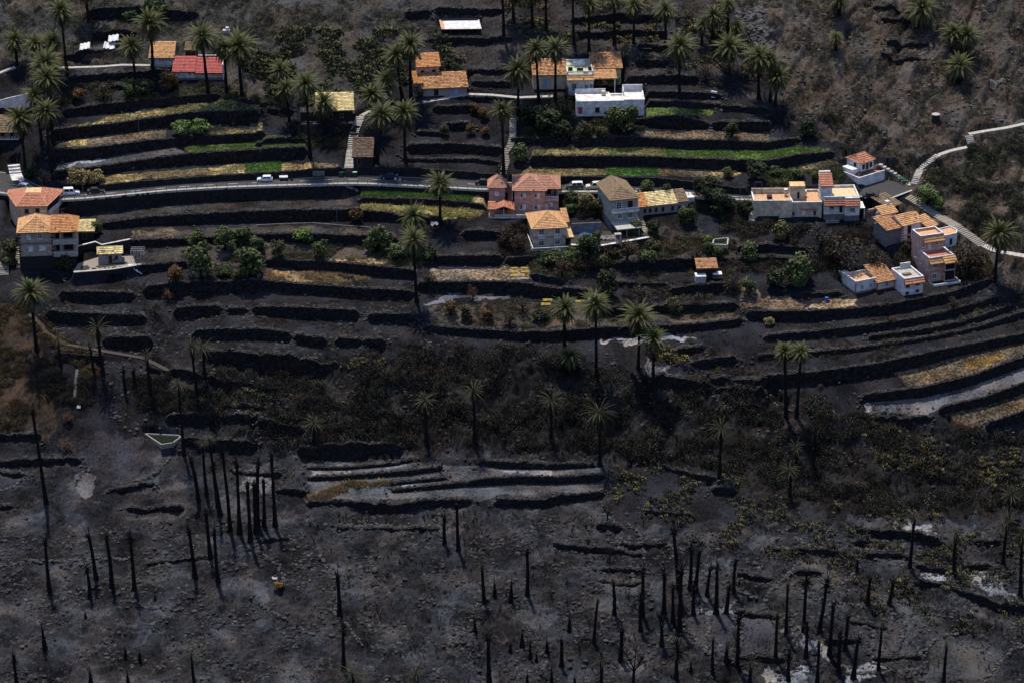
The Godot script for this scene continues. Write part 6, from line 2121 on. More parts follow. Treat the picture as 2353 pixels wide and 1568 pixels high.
func plant_trees() -> void:
	var meshes := {}
	var tr := palm_trunk(620, 0.2, 0.3)
	rng.seed = 700
	var picks := []
	for q in TREES:
		picks.append([rng.randi() % 3, rng.randf() * TAU, rng.randf_range(0.9, 1.1)])
	for i in TREES.size():
		var q: Array = TREES[i]
		var tone: String = q[3]
		if not M.has("tone_" + tone):
			mat("tone_" + tone, TONES[tone], 0.75, null, 1.0, true)
			M["tone_" + tone].backlight = Color(0.45, 0.45, 0.3)
		var sparse := tone in ["twig", "brown", "rust", "russetbrown"]
		var key := "%s%d%d" % [tone, q[4], picks[i][0]]
		if not meshes.has(key):
			meshes[key] = crown_mesh(640 + picks[i][0] * 13 + q[4], 14 if not sparse else 12, 78 if not sparse else 42, 0.115 if not sparse else 0.075, [0.85, 1.15, 0.6, 3.4][q[4]], M["tone_" + tone])
		var flat_: float = [0.85, 1.15, 0.6, 3.4][q[4]]
		var low: float = q[1] + q[2] * minf(flat_, 1.4) * 0.85
		var foot := ground(hit(q[0], low))
		var k := px_per_m(foot)
		var r: float = q[2] * 1.18 / k
		var is_tree: bool = q[4] != 2 and q[2] > 15
		var o := thing("tree" if is_tree else "shrub", foot)
		var cr := put(meshes[key], "crown" if is_tree else "foliage", null, o)
		cr.position.y = r * flat_ * 0.95 if q[4] != 3 else r * 4.2
		cr.scale = Vector3(r, r * picks[i][2], r)
		cr.rotation.y = picks[i][1]
		var t := put(tr, "trunk" if is_tree else "stem", M.drybark, o)
		t.scale = Vector3(r * 0.12 + 0.1, cr.position.y, r * 0.12 + 0.1)
		t.position.y = -0.1
		if is_tree:
			var br := Builder.new()
			for n in 5:
				var a: float = picks[i][1] + n * 1.26
				br.bar(Vector3(0, r * 0.35, 0), Vector3(cos(a) * r * 0.55, r * flat_ * 1.1, sin(a) * r * 0.55), r * 0.045 + 0.03, Color.WHITE, 0.02, 4)
			put(br, "limb", M.drybark, o)
		locate(o, TONE_WORDS[tone] + (" tree" if is_tree else " shrub"), "tree" if is_tree else "shrub", "trees and shrubs round the houses", q[0], q[1])

# ---------------------------------------------------------------- growth nobody could count
func clump_mesh(seed_: int, n: int, leaf: float, m: Material) -> ArrayMesh:
	rng.seed = seed_
	var b := Builder.new()
	for k in n:
		var a := rng.randf() * TAU
		var z := rng.randf()
		var s := sqrt(1.0 - z * z)
		var p := Vector3(cos(a) * s, z * 0.8, sin(a) * s) * pow(rng.randf(), 0.4)
		var x := Vector3(rng.randf_range(-1, 1), rng.randf_range(-1, 1), rng.randf_range(-1, 1)).normalized()
		var y := x.cross(Vector3(rng.randf_range(-1, 1), rng.randf_range(-1, 1), rng.randf_range(-1, 1))).normalized()
		var e := leaf * rng.randf_range(0.5, 1.4)
		var c := Color.WHITE * rng.randf_range(0.45, 1.0)
		c.a = 1.0
		b.tri(p - x * e, p + x * e * 0.5, p + y * e, c)
	return b.mesh(m)

func cactus_mesh(seed_: int, m: Material) -> ArrayMesh:
	rng.seed = seed_
	var b := Builder.new()
	for k in 17:
		var a := rng.randf() * TAU
		var r := rng.randf_range(0.0, 0.8)
		var p := Vector3(cos(a) * r, rng.randf_range(0.05, 0.75), sin(a) * r)
		var t := rng.randf() * TAU
		var x := Vector3(cos(t), rng.randf_range(-0.3, 0.3), sin(t)).normalized()
		var y := (Vector3.UP * 0.6 + Vector3(rng.randf_range(-1, 1), 0, rng.randf_range(-1, 1))).normalized()
		var e := rng.randf_range(0.16, 0.30)
		var c := Color.WHITE * rng.randf_range(0.5, 1.0)
		c.a = 1.0
		var ring := []
		for s in 6:
			ring.append(p + x * cos(TAU * s / 6) * e * 0.75 + y * (sin(TAU * s / 6) * e + e))
		for s in range(1, 5):
			b.tri(ring[0], ring[s], ring[s + 1], c)
	return b.mesh(m)

func tuft_mesh(seed_: int, blades: int, m: Material) -> ArrayMesh:
	rng.seed = seed_
	var b := Builder.new()
	for k in blades:
		var a := rng.randf() * TAU
		var r := rng.randf_range(0.0, 0.5)
		var p := Vector3(cos(a) * r, -0.05, sin(a) * r)
		var lean := Vector3(rng.randf_range(-0.8, 0.8), rng.randf_range(0.25, 0.8), rng.randf_range(-0.8, 0.8))
		var s := Vector3(cos(a + 1.3), 0, sin(a + 1.3)) * 0.10
		var c := Color.WHITE * rng.randf_range(0.7, 1.0)
		c.a = 1.0
		b.tri(p - s, p + s, p + lean, c)
	return b.mesh(m)

func rock_mesh(seed_: int, m: Material) -> ArrayMesh:
	rng.seed = seed_
	var b := Builder.new()
	var rings := []
	for r in 4:
		var ring := []
		var t := lerpf(-0.35, 1.0, r / 3.0)
		for s in 6:
			var a := TAU * s / 6 + r * 0.4
			var rad := sqrt(maxf(0.0, 1.0 - t * t)) * rng.randf_range(0.75, 1.15) + 0.12
			ring.append(Vector3(cos(a) * rad, t * 0.7 + rng.randf_range(-0.08, 0.08), sin(a) * rad))
		rings.append(ring)
	for r in 3:
		for s in 6:
			var n := (s + 1) % 6
			b.quad(rings[r][n], rings[r][s], rings[r + 1][s], rings[r + 1][n], Color.WHITE * rng.randf_range(0.75, 1.0))
	for s in range(1, 5):
		b.tri(rings[3][0], rings[3][s + 1], rings[3][s])
	return b.mesh(m)

func twig_mesh(seed_: int, m: Material) -> ArrayMesh:
	rng.seed = seed_
	var b := Builder.new()
	for k in 9:
		var a := rng.randf() * TAU
		var p := Vector3(cos(a) * 0.3, -0.05, sin(a) * 0.3) * rng.randf()
		var e := p + Vector3(rng.randf_range(-0.4, 0.4), rng.randf_range(0.6, 1.3), rng.randf_range(-0.4, 0.4))
		b.bar(p, e, 0.035, Color.WHITE * rng.randf_range(0.6, 1.0), 0.01, 3)
		b.bar(p.lerp(e, 0.6), p.lerp(e, 0.6) + Vector3(rng.randf_range(-0.4, 0.4), 0.35, rng.randf_range(-0.4, 0.4)), 0.02, Color.WHITE * 0.7, 0.008, 3)
	return b.mesh(m)

const D1 := Color(0.030, 0.031, 0.022)
const D2 := Color(0.012, 0.012, 0.012)
const D3 := Color(0.050, 0.034, 0.023)
const D4 := Color(0.24, 0.19, 0.07)
const D5 := Color(0.080, 0.084, 0.060)
const D6 := Color(0.15, 0.155, 0.065)
const D7 := Color(0.16, 0.15, 0.075)
# [name, label, mesh kind, count, smallest, largest, clustering, palette, outline in pixels]
const GROWTH := [
	["undergrowth", "dark scorched scrub covering the steep bank across the middle", "clump", 7500, 0.4, 2.1, 0.0, [[D1, 42], [D2, 34], [D3, 16], [D5, 8]], [[380, 860], [640, 850], [720, 826], [960, 800], [1180, 800], [1500, 870], [1800, 900], [2000, 960], [2200, 985], [2352, 985], [2352, 1180], [2000, 1190], [1640, 1080], [1390, 1045], [1000, 1030], [600, 1020], [480, 980]]],
	["undergrowth", "pale yellowing prickly pears spread over the right end of the scorched bank", "cactus", 700, 0.5, 1.3, 0.14, [[D4, 40], [D7, 30], [D5, 20], [D2, 10]], [[1960, 960], [2040, 985], [2200, 1000], [2352, 1040], [2352, 1150], [2200, 1130], [2060, 1110], [1990, 1020]]],
	["undergrowth", "yellow-green leafy patch at the foot of the short palm on the burned terrace", "cactus", 120, 0.5, 1.2, -0.3, [[D4, 60], [D7, 40]], [[1470, 800], [1540, 800], [1585, 825], [1560, 838], [1500, 822]]],
	["undergrowth", "pale prickly pears along the brow of the scorched bank", "cactus", 260, 0.4, 1.1, 0.0, [[D4, 30], [D7, 40], [D5, 30]], [[670, 850], [740, 836], [920, 828], [940, 836], [780, 850], [700, 870]]],
	["undergrowth", "pale withered prickly pears on the broken terraces left of the bank", "cactus", 240, 0.4, 1.2, 0.05, [[D4, 30], [D7, 40], [D5, 30]], [[540, 900], [640, 890], [700, 930], [640, 970], [560, 965]]],
	["undergrowth", "prickly pear thicket covering the grey slope between the upper houses", "cactus", 2600, 0.5, 1.5, -0.05, [[D6, 45], [D5, 25], [D1, 10], [D7, 20]], [[545, 130], [600, 60], [760, 70], [960, 60], [1060, 110], [1080, 140], [900, 200], [800, 235], [640, 235], [575, 215]]],
	["undergrowth", "dry grey scrub on the uppermost slope at the left", "clump", 2600, 0.3, 1.1, -0.05, [[Color(0.06, 0.054, 0.045), 40], [D1, 25], [D5, 20], [D6, 15]], [[-20, -20], [930, -20], [960, 70], [600, 120], [300, 60], [140, 150], [-20, 170]]],
	["undergrowth", "low dry bushes dotting the brown slope at the upper right", "clump", 5200, 0.25, 1.0, -0.02, [[Color(0.075, 0.062, 0.047), 40], [Color(0.07, 0.068, 0.035), 25], [D1, 20], [D7, 9], [D2, 6]], [[1640, -20], [2370, -20], [2370, 640], [2300, 600], [2180, 540], [2110, 470], [2100, 410], [1960, 340], [1800, 260], [1700, 130]]],
	["undergrowth", "dark green bushes filling the ravine at the right", "clump", 1500, 0.5, 1.5, 0.0, [[D1, 40], [Color(0.045, 0.055, 0.026), 35], [D2, 15], [D7, 10]], [[1880, 240], [1960, 260], [2060, 330], [2110, 380], [2180, 345], [2352, 310], [2352, 560], [2260, 540], [2120, 440], [2060, 400], [1930, 340]]],
	["undergrowth", "russet and green scrub at the left picture edge below the houses", "clump", 1300, 0.4, 1.4, -0.05, [[Color(0.11, 0.058, 0.022), 35], [D1, 30], [D3, 20], [D7, 15]], [[-20, 690], [60, 700], [130, 760], [240, 860], [200, 900], [120, 920], [120, 990], [-20, 995]]],
	["undergrowth", "mixed green and brown hedge growth below the cream house", "clump", 1700, 0.4, 1.3, -0.05, [[Color(0.075, 0.095, 0.035), 35], [Color(0.075, 0.05, 0.03), 30], [D1, 25], [D7, 10]], [[1215, 580], [1320, 570], [1500, 545], [1690, 545], [1690, 590], [1500, 596], [1400, 606], [1290, 645], [1220, 630]]],
	["undergrowth", "yellow-green scorched prickly pears over the lower right slope", "cactus", 2300, 0.4, 1.1, 0.06, [[D5, 35], [D1, 25], [D7, 22], [D4, 10], [D2, 8]], [[1400, 1070], [1640, 1090], [2000, 1170], [2352, 1180], [2352, 1480], [2200, 1450], [1960, 1400], [1800, 1280], [1560, 1250], [1420, 1180]]],
	["undergrowth", "yellowing prickly pears between the tall palms of the top edge", "cactus", 1300, 0.5, 1.3, 0.04, [[D4, 25], [D7, 30], [D5, 25], [D1, 20]], [[1160, -20], [1640, -20], [1720, 120], [1780, 210], [1640, 200], [1540, 170], [1440, 120], [1320, 110], [1170, 80]]],
	["undergrowth", "scorched garden scrub on the slope above the road at the left", "clump", 1100, 0.4, 1.2, 0.0, [[D1, 35], [D3, 30], [Color(0.07, 0.08, 0.03), 25], [D7, 10]], [[130, 200], [340, 170], [500, 190], [600, 220], [800, 240], [800, 370], [720, 370], [640, 260], [480, 215], [240, 235], [130, 240]]],
	["undergrowth", "dark garden bushes below the white flat-roofed house", "clump", 1100, 0.5, 1.4, -0.05, [[D1, 45], [Color(0.06, 0.075, 0.03), 35], [D3, 20]], [[1170, 240], [1320, 240], [1480, 270], [1480, 300], [1300, 325], [1190, 320]]],
	["undergrowth", "straggling weeds and shoots on the middle garden terraces", "clump", 1500, 0.3, 0.9, 0.0, [[Color(0.085, 0.10, 0.04), 40], [D3, 25], [D7, 20], [D1, 15]], [[390, 590], [440, 570], [640, 565], [760, 560], [960, 580], [1010, 610], [940, 612], [860, 605], [700, 595], [440, 600]]],
	["undergrowth", "brown weeds and shoots on the plots below the tan field", "clump", 1000, 0.3, 0.9, 0.0, [[D3, 40], [D7, 20], [Color(0.07, 0.085, 0.03), 25], [D1, 15]], [[1000, 700], [1160, 690], [1380, 690], [1690, 700], [1690, 725], [1400, 748], [1190, 756], [1000, 742]]],
	["undergrowth", "singed brown bushes between the cream roof-terrace house and the white row", "clump", 800, 0.5, 1.7, 0.14, [[D3, 40], [D1, 35], [D2, 15], [D5, 10]], [[1700, 500], [1990, 515], [2060, 560], [2090, 600], [2060, 640], [1900, 640], [1700, 640]]],
	["undergrowth", "dark green garden growth round the trees left of the cream roof-terrace house", "clump", 900, 0.5, 1.5, -0.05, [[D1, 45], [Color(0.06, 0.078, 0.03), 30], [D3, 25]], [[1560, 455], [1720, 460], [1730, 520], [1640, 540], [1560, 510]]],
	["undergrowth", "tangled garden growth between the pink and the grey-green houses", "clump", 700, 0.5, 1.4, -0.05, [[D3, 30], [Color(0.07, 0.085, 0.035), 40], [D1, 30]], [[1295, 440], [1400, 440], [1405, 500], [1320, 505], [1300, 480]]],
	["undergrowth", "scorched brown bushes left of the cream house with orange roof", "clump", 260, 0.5, 1.4, 0.05, [[D3, 50], [D2, 25], [D1, 25]], [[1140, 530], [1215, 530], [1218, 570], [1218, 588], [1150, 584]]],
	["undergrowth", "banana-like garden greenery below the cottage on the curved terrace", "clump", 900, 0.4, 1.2, -0.1, [[Color(0.07, 0.10, 0.035), 55], [D1, 30], [D7, 15]], [[1760, 392], [1930, 388], [1945, 425], [1900, 440], [1770, 440]]],
	["undergrowth", "brown singed bushes round the tall pink tower house", "clump", 900, 0.5, 1.6, -0.05, [[D3, 55], [D1, 30], [D2, 15]], [[2060, 560], [2110, 575], [2110, 640], [2060, 640]]],
	["undergrowth", "brown singed scrub downhill of the long stair", "clump", 900, 0.5, 1.6, -0.1, [[D3, 45], [D1, 40], [D7, 15]], [[2200, 565], [2260, 580], [2290, 640], [2240, 650], [2190, 640]]],
	["undergrowth", "green weeds along the terraces below the red-roofed house", "clump", 1100, 0.3, 0.9, -0.05, [[Color(0.08, 0.11, 0.035), 50], [D1, 25], [D7, 25]], [[130, 225], [400, 205], [500, 205], [610, 225], [600, 245], [440, 232], [260, 245], [140, 260]]],
	["undergrowth", "blackened brush round the gully left of the scorched bank", "clump", 1300, 0.4, 1.4, 0.0, [[D2, 45], [D1, 35], [D3, 20]], [[110, 860], [300, 870], [480, 850], [560, 900], [480, 960], [300, 940], [130, 930]]],
	["undergrowth", "low scorched weeds on the plots around the rusty garden shed", "clump", 1000, 0.3, 1.0, 0.0, [[D1, 40], [D3, 35], [D7, 15], [D2, 10]], [[1400, 615], [1600, 610], [1700, 600], [1700, 690], [1500, 690], [1380, 680]]],
	["undergrowth", "dead weeds dotting the dark terraces at left", "clump", 1300, 0.2, 0.8, 0.05, [[D3, 45], [D2, 25], [D7, 15], [D1, 15]], [[110, 640], [340, 640], [960, 640], [960, 800], [480, 850], [340, 790], [110, 740]]],
	["undergrowth", "dead weeds along the curved burned terraces at right", "clump", 1100, 0.2, 0.9, 0.05, [[D3, 40], [D2, 30], [D7, 20], [D1, 10]], [[1560, 770], [1760, 740], [2060, 730], [2330, 680], [2352, 760], [2000, 830], [1760, 860], [1600, 850]]],
	["grass", "bright green crop filling the plot below the road", "tuft", 1800, 0.5, 0.8, -1.0, [[Color(0.095, 0.165, 0.028), 60], [Color(0.07, 0.13, 0.024), 40]], [[833, 441], [870, 435], [1000, 440], [1084, 448], [1084, 464], [1040, 459], [960, 452], [832, 449]]],
	["grass", "green crop strip on the right upper terrace", "tuft", 1300, 0.35, 0.6, -0.2, [[Color(0.055, 0.115, 0.024), 60], [Color(0.09, 0.12, 0.03), 40]], [[1530, 344], [1770, 346], [1880, 339], [1900, 346], [1830, 354], [1770, 368], [1530, 363]]],
	["grass", "green crop square on the terrace above the road", "tuft", 750, 0.35, 0.55, -1.0, [[Color(0.05, 0.105, 0.022), 100]], [[1395, 385], [1511, 385], [1511, 402], [1395, 403]]],
	["grass", "green crop square among straw plots above the road at left", "tuft", 550, 0.35, 0.55, -1.0, [[Color(0.045, 0.095, 0.022), 100]], [[563, 375], [644, 370], [644, 393], [563, 396]]],
	["grass", "green crop strip below the light green maize", "tuft", 1100, 0.35, 0.6, -0.15, [[Color(0.065, 0.12, 0.024), 70], [Color(0.12, 0.13, 0.04), 30]], [[425, 336], [520, 336], [590, 322], [700, 326], [698, 338], [440, 353]]],
	["grass", "dry yellow straw standing on the plots of the left terraces", "tuft", 1600, 0.3, 0.6, -0.05, [[Color(0.33, 0.26, 0.13), 50], [Color(0.25, 0.2, 0.07), 30], [Color(0.12, 0.13, 0.05), 20]], [[130, 338], [200, 292], [245, 266], [440, 238], [598, 248], [600, 302], [480, 310], [400, 262], [260, 286], [240, 334]]],
	["grass", "dry straw and green stalks below the bright green plot", "tuft", 1200, 0.5, 1.1, -0.2, [[Color(0.38, 0.31, 0.12), 50], [Color(0.14, 0.16, 0.06), 35], [Color(0.25, 0.2, 0.08), 15]], [[828, 474], [880, 460], [1000, 470], [1114, 479], [1106, 494], [1010, 498], [940, 490], [834, 482]]],
	["grass", "straw litter along the terrace wall above the road", "tuft", 1000, 0.3, 0.6, 0.0, [[Color(0.33, 0.26, 0.12), 60], [Color(0.2, 0.17, 0.06), 40]], [[230, 422], [270, 404], [480, 386], [560, 378], [560, 396], [450, 403], [330, 411]]],
	["grass", "yellow straw along the upper right terraces", "tuft", 1100, 0.25, 0.5, -0.05, [[Color(0.26, 0.21, 0.08), 60], [Color(0.10, 0.12, 0.04), 40]], [[1225, 346], [1320, 338], [1528, 337], [1528, 362], [1420, 361], [1225, 360]]],
	["grass", "tall dry reddish grass on the terrace below the green trees", "tuft", 900, 0.5, 1.1, -0.1, [[Color(0.13, 0.085, 0.055), 50], [Color(0.24, 0.17, 0.08), 50]], [[612, 622], [760, 626], [850, 640], [800, 654], [700, 650], [612, 646]]],
	["grass", "flattened dry reeds lying across the burned terraces", "tuft", 450, 0.8, 1.5, -0.3, [[Color(0.17, 0.12, 0.055), 70], [Color(0.10, 0.075, 0.04), 30]], [[705, 1150], [740, 1128], [800, 1108], [895, 1105], [900, 1112], [820, 1120], [760, 1140], [720, 1158]]],
	["rubble", "loose dark stones strewn over the burned valley floor", "rock", 11000, 0.12, 0.50, 0.02, [[Color(0.045, 0.044, 0.046), 60], [Color(0.028, 0.027, 0.03), 30], [Color(0.08, 0.076, 0.07), 10]], [[-20, 1200], [400, 1200], [720, 1180], [1390, 1170], [1600, 1220], [2352, 1200], [2352, 1575], [-20, 1575]]],
	["rubble", "grey scree of broken stones beside the upper palms", "rock", 1500, 0.2, 0.7, -0.1, [[Color(0.085, 0.083, 0.082), 70], [Color(0.05, 0.048, 0.047), 30]], [[1690, 0], [1760, 20], [1780, 110], [1740, 140], [1700, 90]]],
	["rubble", "small stones scattered on the brown slope at the upper right", "rock", 2600, 0.12, 0.5, 0.0, [[Color(0.10, 0.09, 0.08), 50], [Color(0.05, 0.046, 0.043), 50]], [[1640, -20], [2370, -20], [2370, 640], [2180, 540], [1960, 340], [1800, 260], [1700, 130]]],
	["rubble", "fallen stones on the scorched bank and broken terraces", "rock", 3000, 0.12, 0.5, 0.0, [[Color(0.055, 0.053, 0.053), 60], [Color(0.03, 0.03, 0.03), 40]], [[100, 700], [600, 700], [950, 700], [1400, 800], [2000, 900], [2352, 980], [2352, 1180], [1640, 1090], [600, 1030], [300, 1000], [130, 900]]],
	["rubble", "loose stones along wall tops and field edges of the burned slope", "row", 0, 0.16, 0.45, 0.0, [[Color(0.075, 0.073, 0.073), 60], [Color(0.035, 0.034, 0.036), 40]], [[0, 0], [1, 0], [1, 1]]],
	["charred_stalks", "charred thin stalks standing on the burned valley floor", "twig", 1500, 0.5, 1.3, 0.0, [[Color(0.013, 0.012, 0.012), 80], [Color(0.03, 0.025, 0.022), 20]], [[700, 1190], [1390, 1170], [1600, 1220], [2000, 1200], [2352, 1250], [2352, 1575], [900, 1575], [760, 1400]]],
	["charred_stalks", "charred bare twigs on the steep bank", "twig", 1800, 0.6, 1.6, 0.0, [[Color(0.013, 0.012, 0.012), 60], [Color(0.05, 0.045, 0.04), 40]], [[480, 900], [960, 810], [1500, 880], [2000, 980], [2352, 1010], [2352, 1170], [1640, 1080], [1000, 1030], [600, 1020]]],
]

func grow() -> void:
	mat("tint", Color(1, 1, 1), 0.8, null, 1.0, true)
	M.tint.backlight = Color(0.45, 0.45, 0.3)
	mat("tintgrass", Color(1, 1, 1), 0.8, null, 1.0, true)
	M.tintgrass.backlight = Color(1.0, 1.0, 0.8)
	mat("tintrock", Color(1, 1, 1), 0.92, null, 1.0, true)
	var kinds := {"clump": clump_mesh(800, 130, 0.125, M.tint), "cactus": cactus_mesh(801, M.tint), "tuft": tuft_mesh(802, 14, M.tintgrass), "rock": rock_mesh(803, M.tintrock), "twig": twig_mesh(804, M.tintrock)}
	for g in GROWTH.size():
		var e: Array = GROWTH[g]
		rng.seed = 1000 + g
		if e[2] == "row":
			stone_rows(e, kinds.rock)
			continue
		var poly := world_poly(e[8])
		var box := bounds(poly)
		var places := []
		var tints := []
		var total := 0.0
		for c in e[7]:
			total += c[1]
		var tries := 0
		while places.size() < e[3] and tries < e[3] * 14:
			tries += 1
			var p := Vector2(rng.randf_range(box.position.x, box.end.x), rng.randf_range(box.position.y, box.end.y))
			if patch_noise.get_noise_2d(p.x * 0.55 + g * 31.0, p.y * 0.55) < e[6] or not Geometry2D.is_point_in_polygon(p, poly):
				continue
			var size: float = lerpf(e[4], e[5], pow(rng.randf(), 2.0))
			var y := gh(p.x, p.y)
			if absf(gh(p.x, p.y + 0.8) - y) > 0.9 and e[2] != "clump" and e[2] != "cactus":
				continue
			if blocked(p):
				continue
			var b := Basis(Vector3.UP, rng.randf() * TAU).scaled(Vector3(size * rng.randf_range(0.8, 1.25), size * rng.randf_range(0.7, 1.2), size * rng.randf_range(0.8, 1.25)))
			places.append(Transform3D(b, Vector3(p.x, y - 0.05, p.y)))
			var pick := rng.randf() * total
			var tone: Color = e[7][0][0]
			for c in e[7]:
				pick -= c[1]
				if pick <= 0.0:
					tone = c[0]
					break
			var f := rng.randf_range(0.7, 1.25) * (1.7 if e[2] == "tuft" else 1.0)
			tints.append(Color(tone.r * f, tone.g * f, tone.b * f))
		var o := scatter(e[0], kinds[e[2]], places, tints)
		tag(o, e[1], e[0].replace("_", " "), "", "stuff")

const ROWS := [[[770, 1208], [860, 1204], [1010, 1210], [1018, 1250]], [[920, 1206], [930, 1232]], [[1500, 1240], [1570, 1262], [1620, 1245]], [[1830, 1200], [1790, 1235], [1760, 1262]], [[1832, 1345], [1870, 1372], [1930, 1385], [1990, 1395]], [[1910, 1362], [1950, 1330], [1975, 1300]], [[1752, 1400], [1760, 1372], [1800, 1330], [1840, 1290]], [[1690, 1402], [1700, 1430], [1706, 1500]], [[1628, 1420], [1630, 1460], [1636, 1510]], [[1560, 1420], [1600, 1470], [1625, 1500]], [[1960, 1425], [2010, 1450], [2000, 1500]], [[2080, 1430], [2070, 1470], [2060, 1500]], [[2110, 1506], [2150, 1470], [2200, 1455]], [[2260, 1565], [2290, 1530], [2330, 1490], [2360, 1480]], [[1940, 1550], [2010, 1545], [2100, 1540]], [[2100, 1550], [2130, 1520]], [[-10, 1130], [30, 1118], [60, 1090]], [[170, 1110], [190, 1085], [210, 1075]], [[0, 1300], [60, 1285], [120, 1290], [300, 1280]], [[310, 1104], [345, 1095], [370, 1075], [390, 1052]], [[550, 1255], [600, 1270], [640, 1300], [655, 1340]], [[735, 1275], [755, 1310], [775, 1340]], [[760, 1400], [800, 1440], [830, 1480]], [[600, 1390], [650, 1420], [720, 1460]], [[300, 1380], [340, 1395], [420, 1400]], [[1440, 1200], [1470, 1230], [1480, 1270]], [[2020, 1395], [2060, 1380], [2100, 1390]], [[1660, 1340], [1700, 1360], [1740, 1372]], [[1380, 1152], [1395, 1200], [1400, 1245]]]

func stone_rows(e: Array, m: Mesh) -> void:
	var places := []
	var tints := []
	for line in wall_lines:                                  # loose stones along the brow and the broken ends of each wall
		var n := int((line[-1][0] - line[0][0] + 3.0) * 3.2)
		for k in n:
			var x := lerpf(line[0][0] - 1.4, line[-1][0] + 1.4, rng.randf())
			var out := maxf(maxf(line[0][0] - x, x - line[-1][0]), 0.0)
			var z: float = along(line, clampf(x, line[0][0], line[-1][0])).x + rng.randf_range(-0.8, 0.25) + (rng.randf_range(-1.0, 2.6) if out > 0.0 or rng.randf() < 0.08 else 0.0)
			var s := rng.randf_range(0.13, 0.36)
			var p := Vector2(x, z)
			if blocked(p):
				continue
			places.append(Transform3D(Basis(Vector3.UP, rng.randf() * TAU).scaled(Vector3(s, s * rng.randf_range(0.7, 1.2), s)), Vector3(x, gh(x, z - 0.3) + rng.randf_range(0.0, 0.22), z)))
			var c: Color = e[7][0][0] if rng.randf() < 0.5 else e[7][1][0]
			tints.append(c * rng.randf_range(0.6, 1.1))
	for row in ROWS:
		for i in row.size() - 1:
			var a := hit(row[i][0], row[i][1])
			var b := hit(row[i + 1][0], row[i + 1][1])
			var n := int(a.distance_to(b) / 0.22)
			for k in n:
				var p := a.lerp(b, float(k) / n) + Vector3(rng.randf_range(-0.3, 0.3), 0, rng.randf_range(-0.3, 0.3))
				var s := rng.randf_range(e[4], e[5])
				places.append(Transform3D(Basis(Vector3.UP, rng.randf() * TAU).scaled(Vector3(s, s * rng.randf_range(0.7, 1.3), s)), Vector3(p.x, gh(p.x, p.z) + rng.randf_range(-0.05, 0.2), p.z)))
				var c: Color = e[7][0][0] if rng.randf() < 0.6 else e[7][1][0]
				tints.append(c * rng.randf_range(0.7, 1.2))
	var o := scatter(e[0], m, places, tints)
	tag(o, e[1], "stones", "", "stuff")

var footprints := []      # outlines of buildings, yards and stairs kept clear of growth

func blocked(p: Vector2) -> bool:
	for f in footprints:
		if f[0].has_point(p) and Geometry2D.is_point_in_polygon(p, f[1]):
			return true
	var e := road_at(p.x)
	return p.x > road[0][0] and p.x < road[-1][0] and p.y > e[1] - 0.3 and p.y < e[2] + 0.9

func keep_clear(poly: PackedVector2Array) -> void:
	footprints.append([bounds(poly), poly])

# ---------------------------------------------------------------- yards, basins and garden walls
func at_depth(u: float, v: float, z: float) -> Vector3:
	var d := ray(u, v)
	return cam_pos + d * ((z - cam_pos.z) / d.z)

func strip_wall(pts: Array, low: float, high: float, thick: float, m: Material, called: String, label: String, coping: Material = null) -> Node3D:   # an upright wall along points, from y low to each point's own height + high
	var o := thing(called, pts[0])
	tag(o, label, "wall", "", "thing")
	var b := Builder.new()
	var c := Builder.new()
	for i in pts.size() - 1:
		var a: Vector3 = pts[i] - pts[0]
		var e: Vector3 = pts[i + 1] - pts[0]
		var d := Vector3(e.x - a.x, 0, e.z - a.z).normalized()
		var s := Vector3(-d.z, 0, d.x) * thick * 0.5
		var up := Vector3.UP * high
		var la := Vector3(a.x, low - pts[0].y, a.z)
		var le := Vector3(e.x, low - pts[0].y, e.z)
		b.quad(la + s, le + s, e + s + up, a + s + up)
		b.quad(le - s, la - s, a - s + up, e - s + up)
		b.quad(a + s + up, e + s + up, e - s + up, a - s + up)
		b.quad(le + s, le - s, e - s + up, e + s + up)
		b.quad(la - s, la + s, a + s + up, a - s + up)
		if coping:
			var w := s * 1.35
			var t := Vector3.UP * 0.16
			c.quad(a + w + up, e + w + up, e + w + up + t, a + w + up + t)
			c.quad(a + w + up + t, e + w + up + t, e - w + up + t, a - w + up + t)
			c.quad(e - w + up, a - w + up, a - w + up + t, e - w + up + t)
	put(b, "wall_body", m, o)
	if coping:
		put(c, "coping", coping, o)
	return o

func level_points(pts: Array, y: float) -> Array:
	var out := []
	for q in pts:
		out.append(at_level(q[0], q[1], y))
	return out

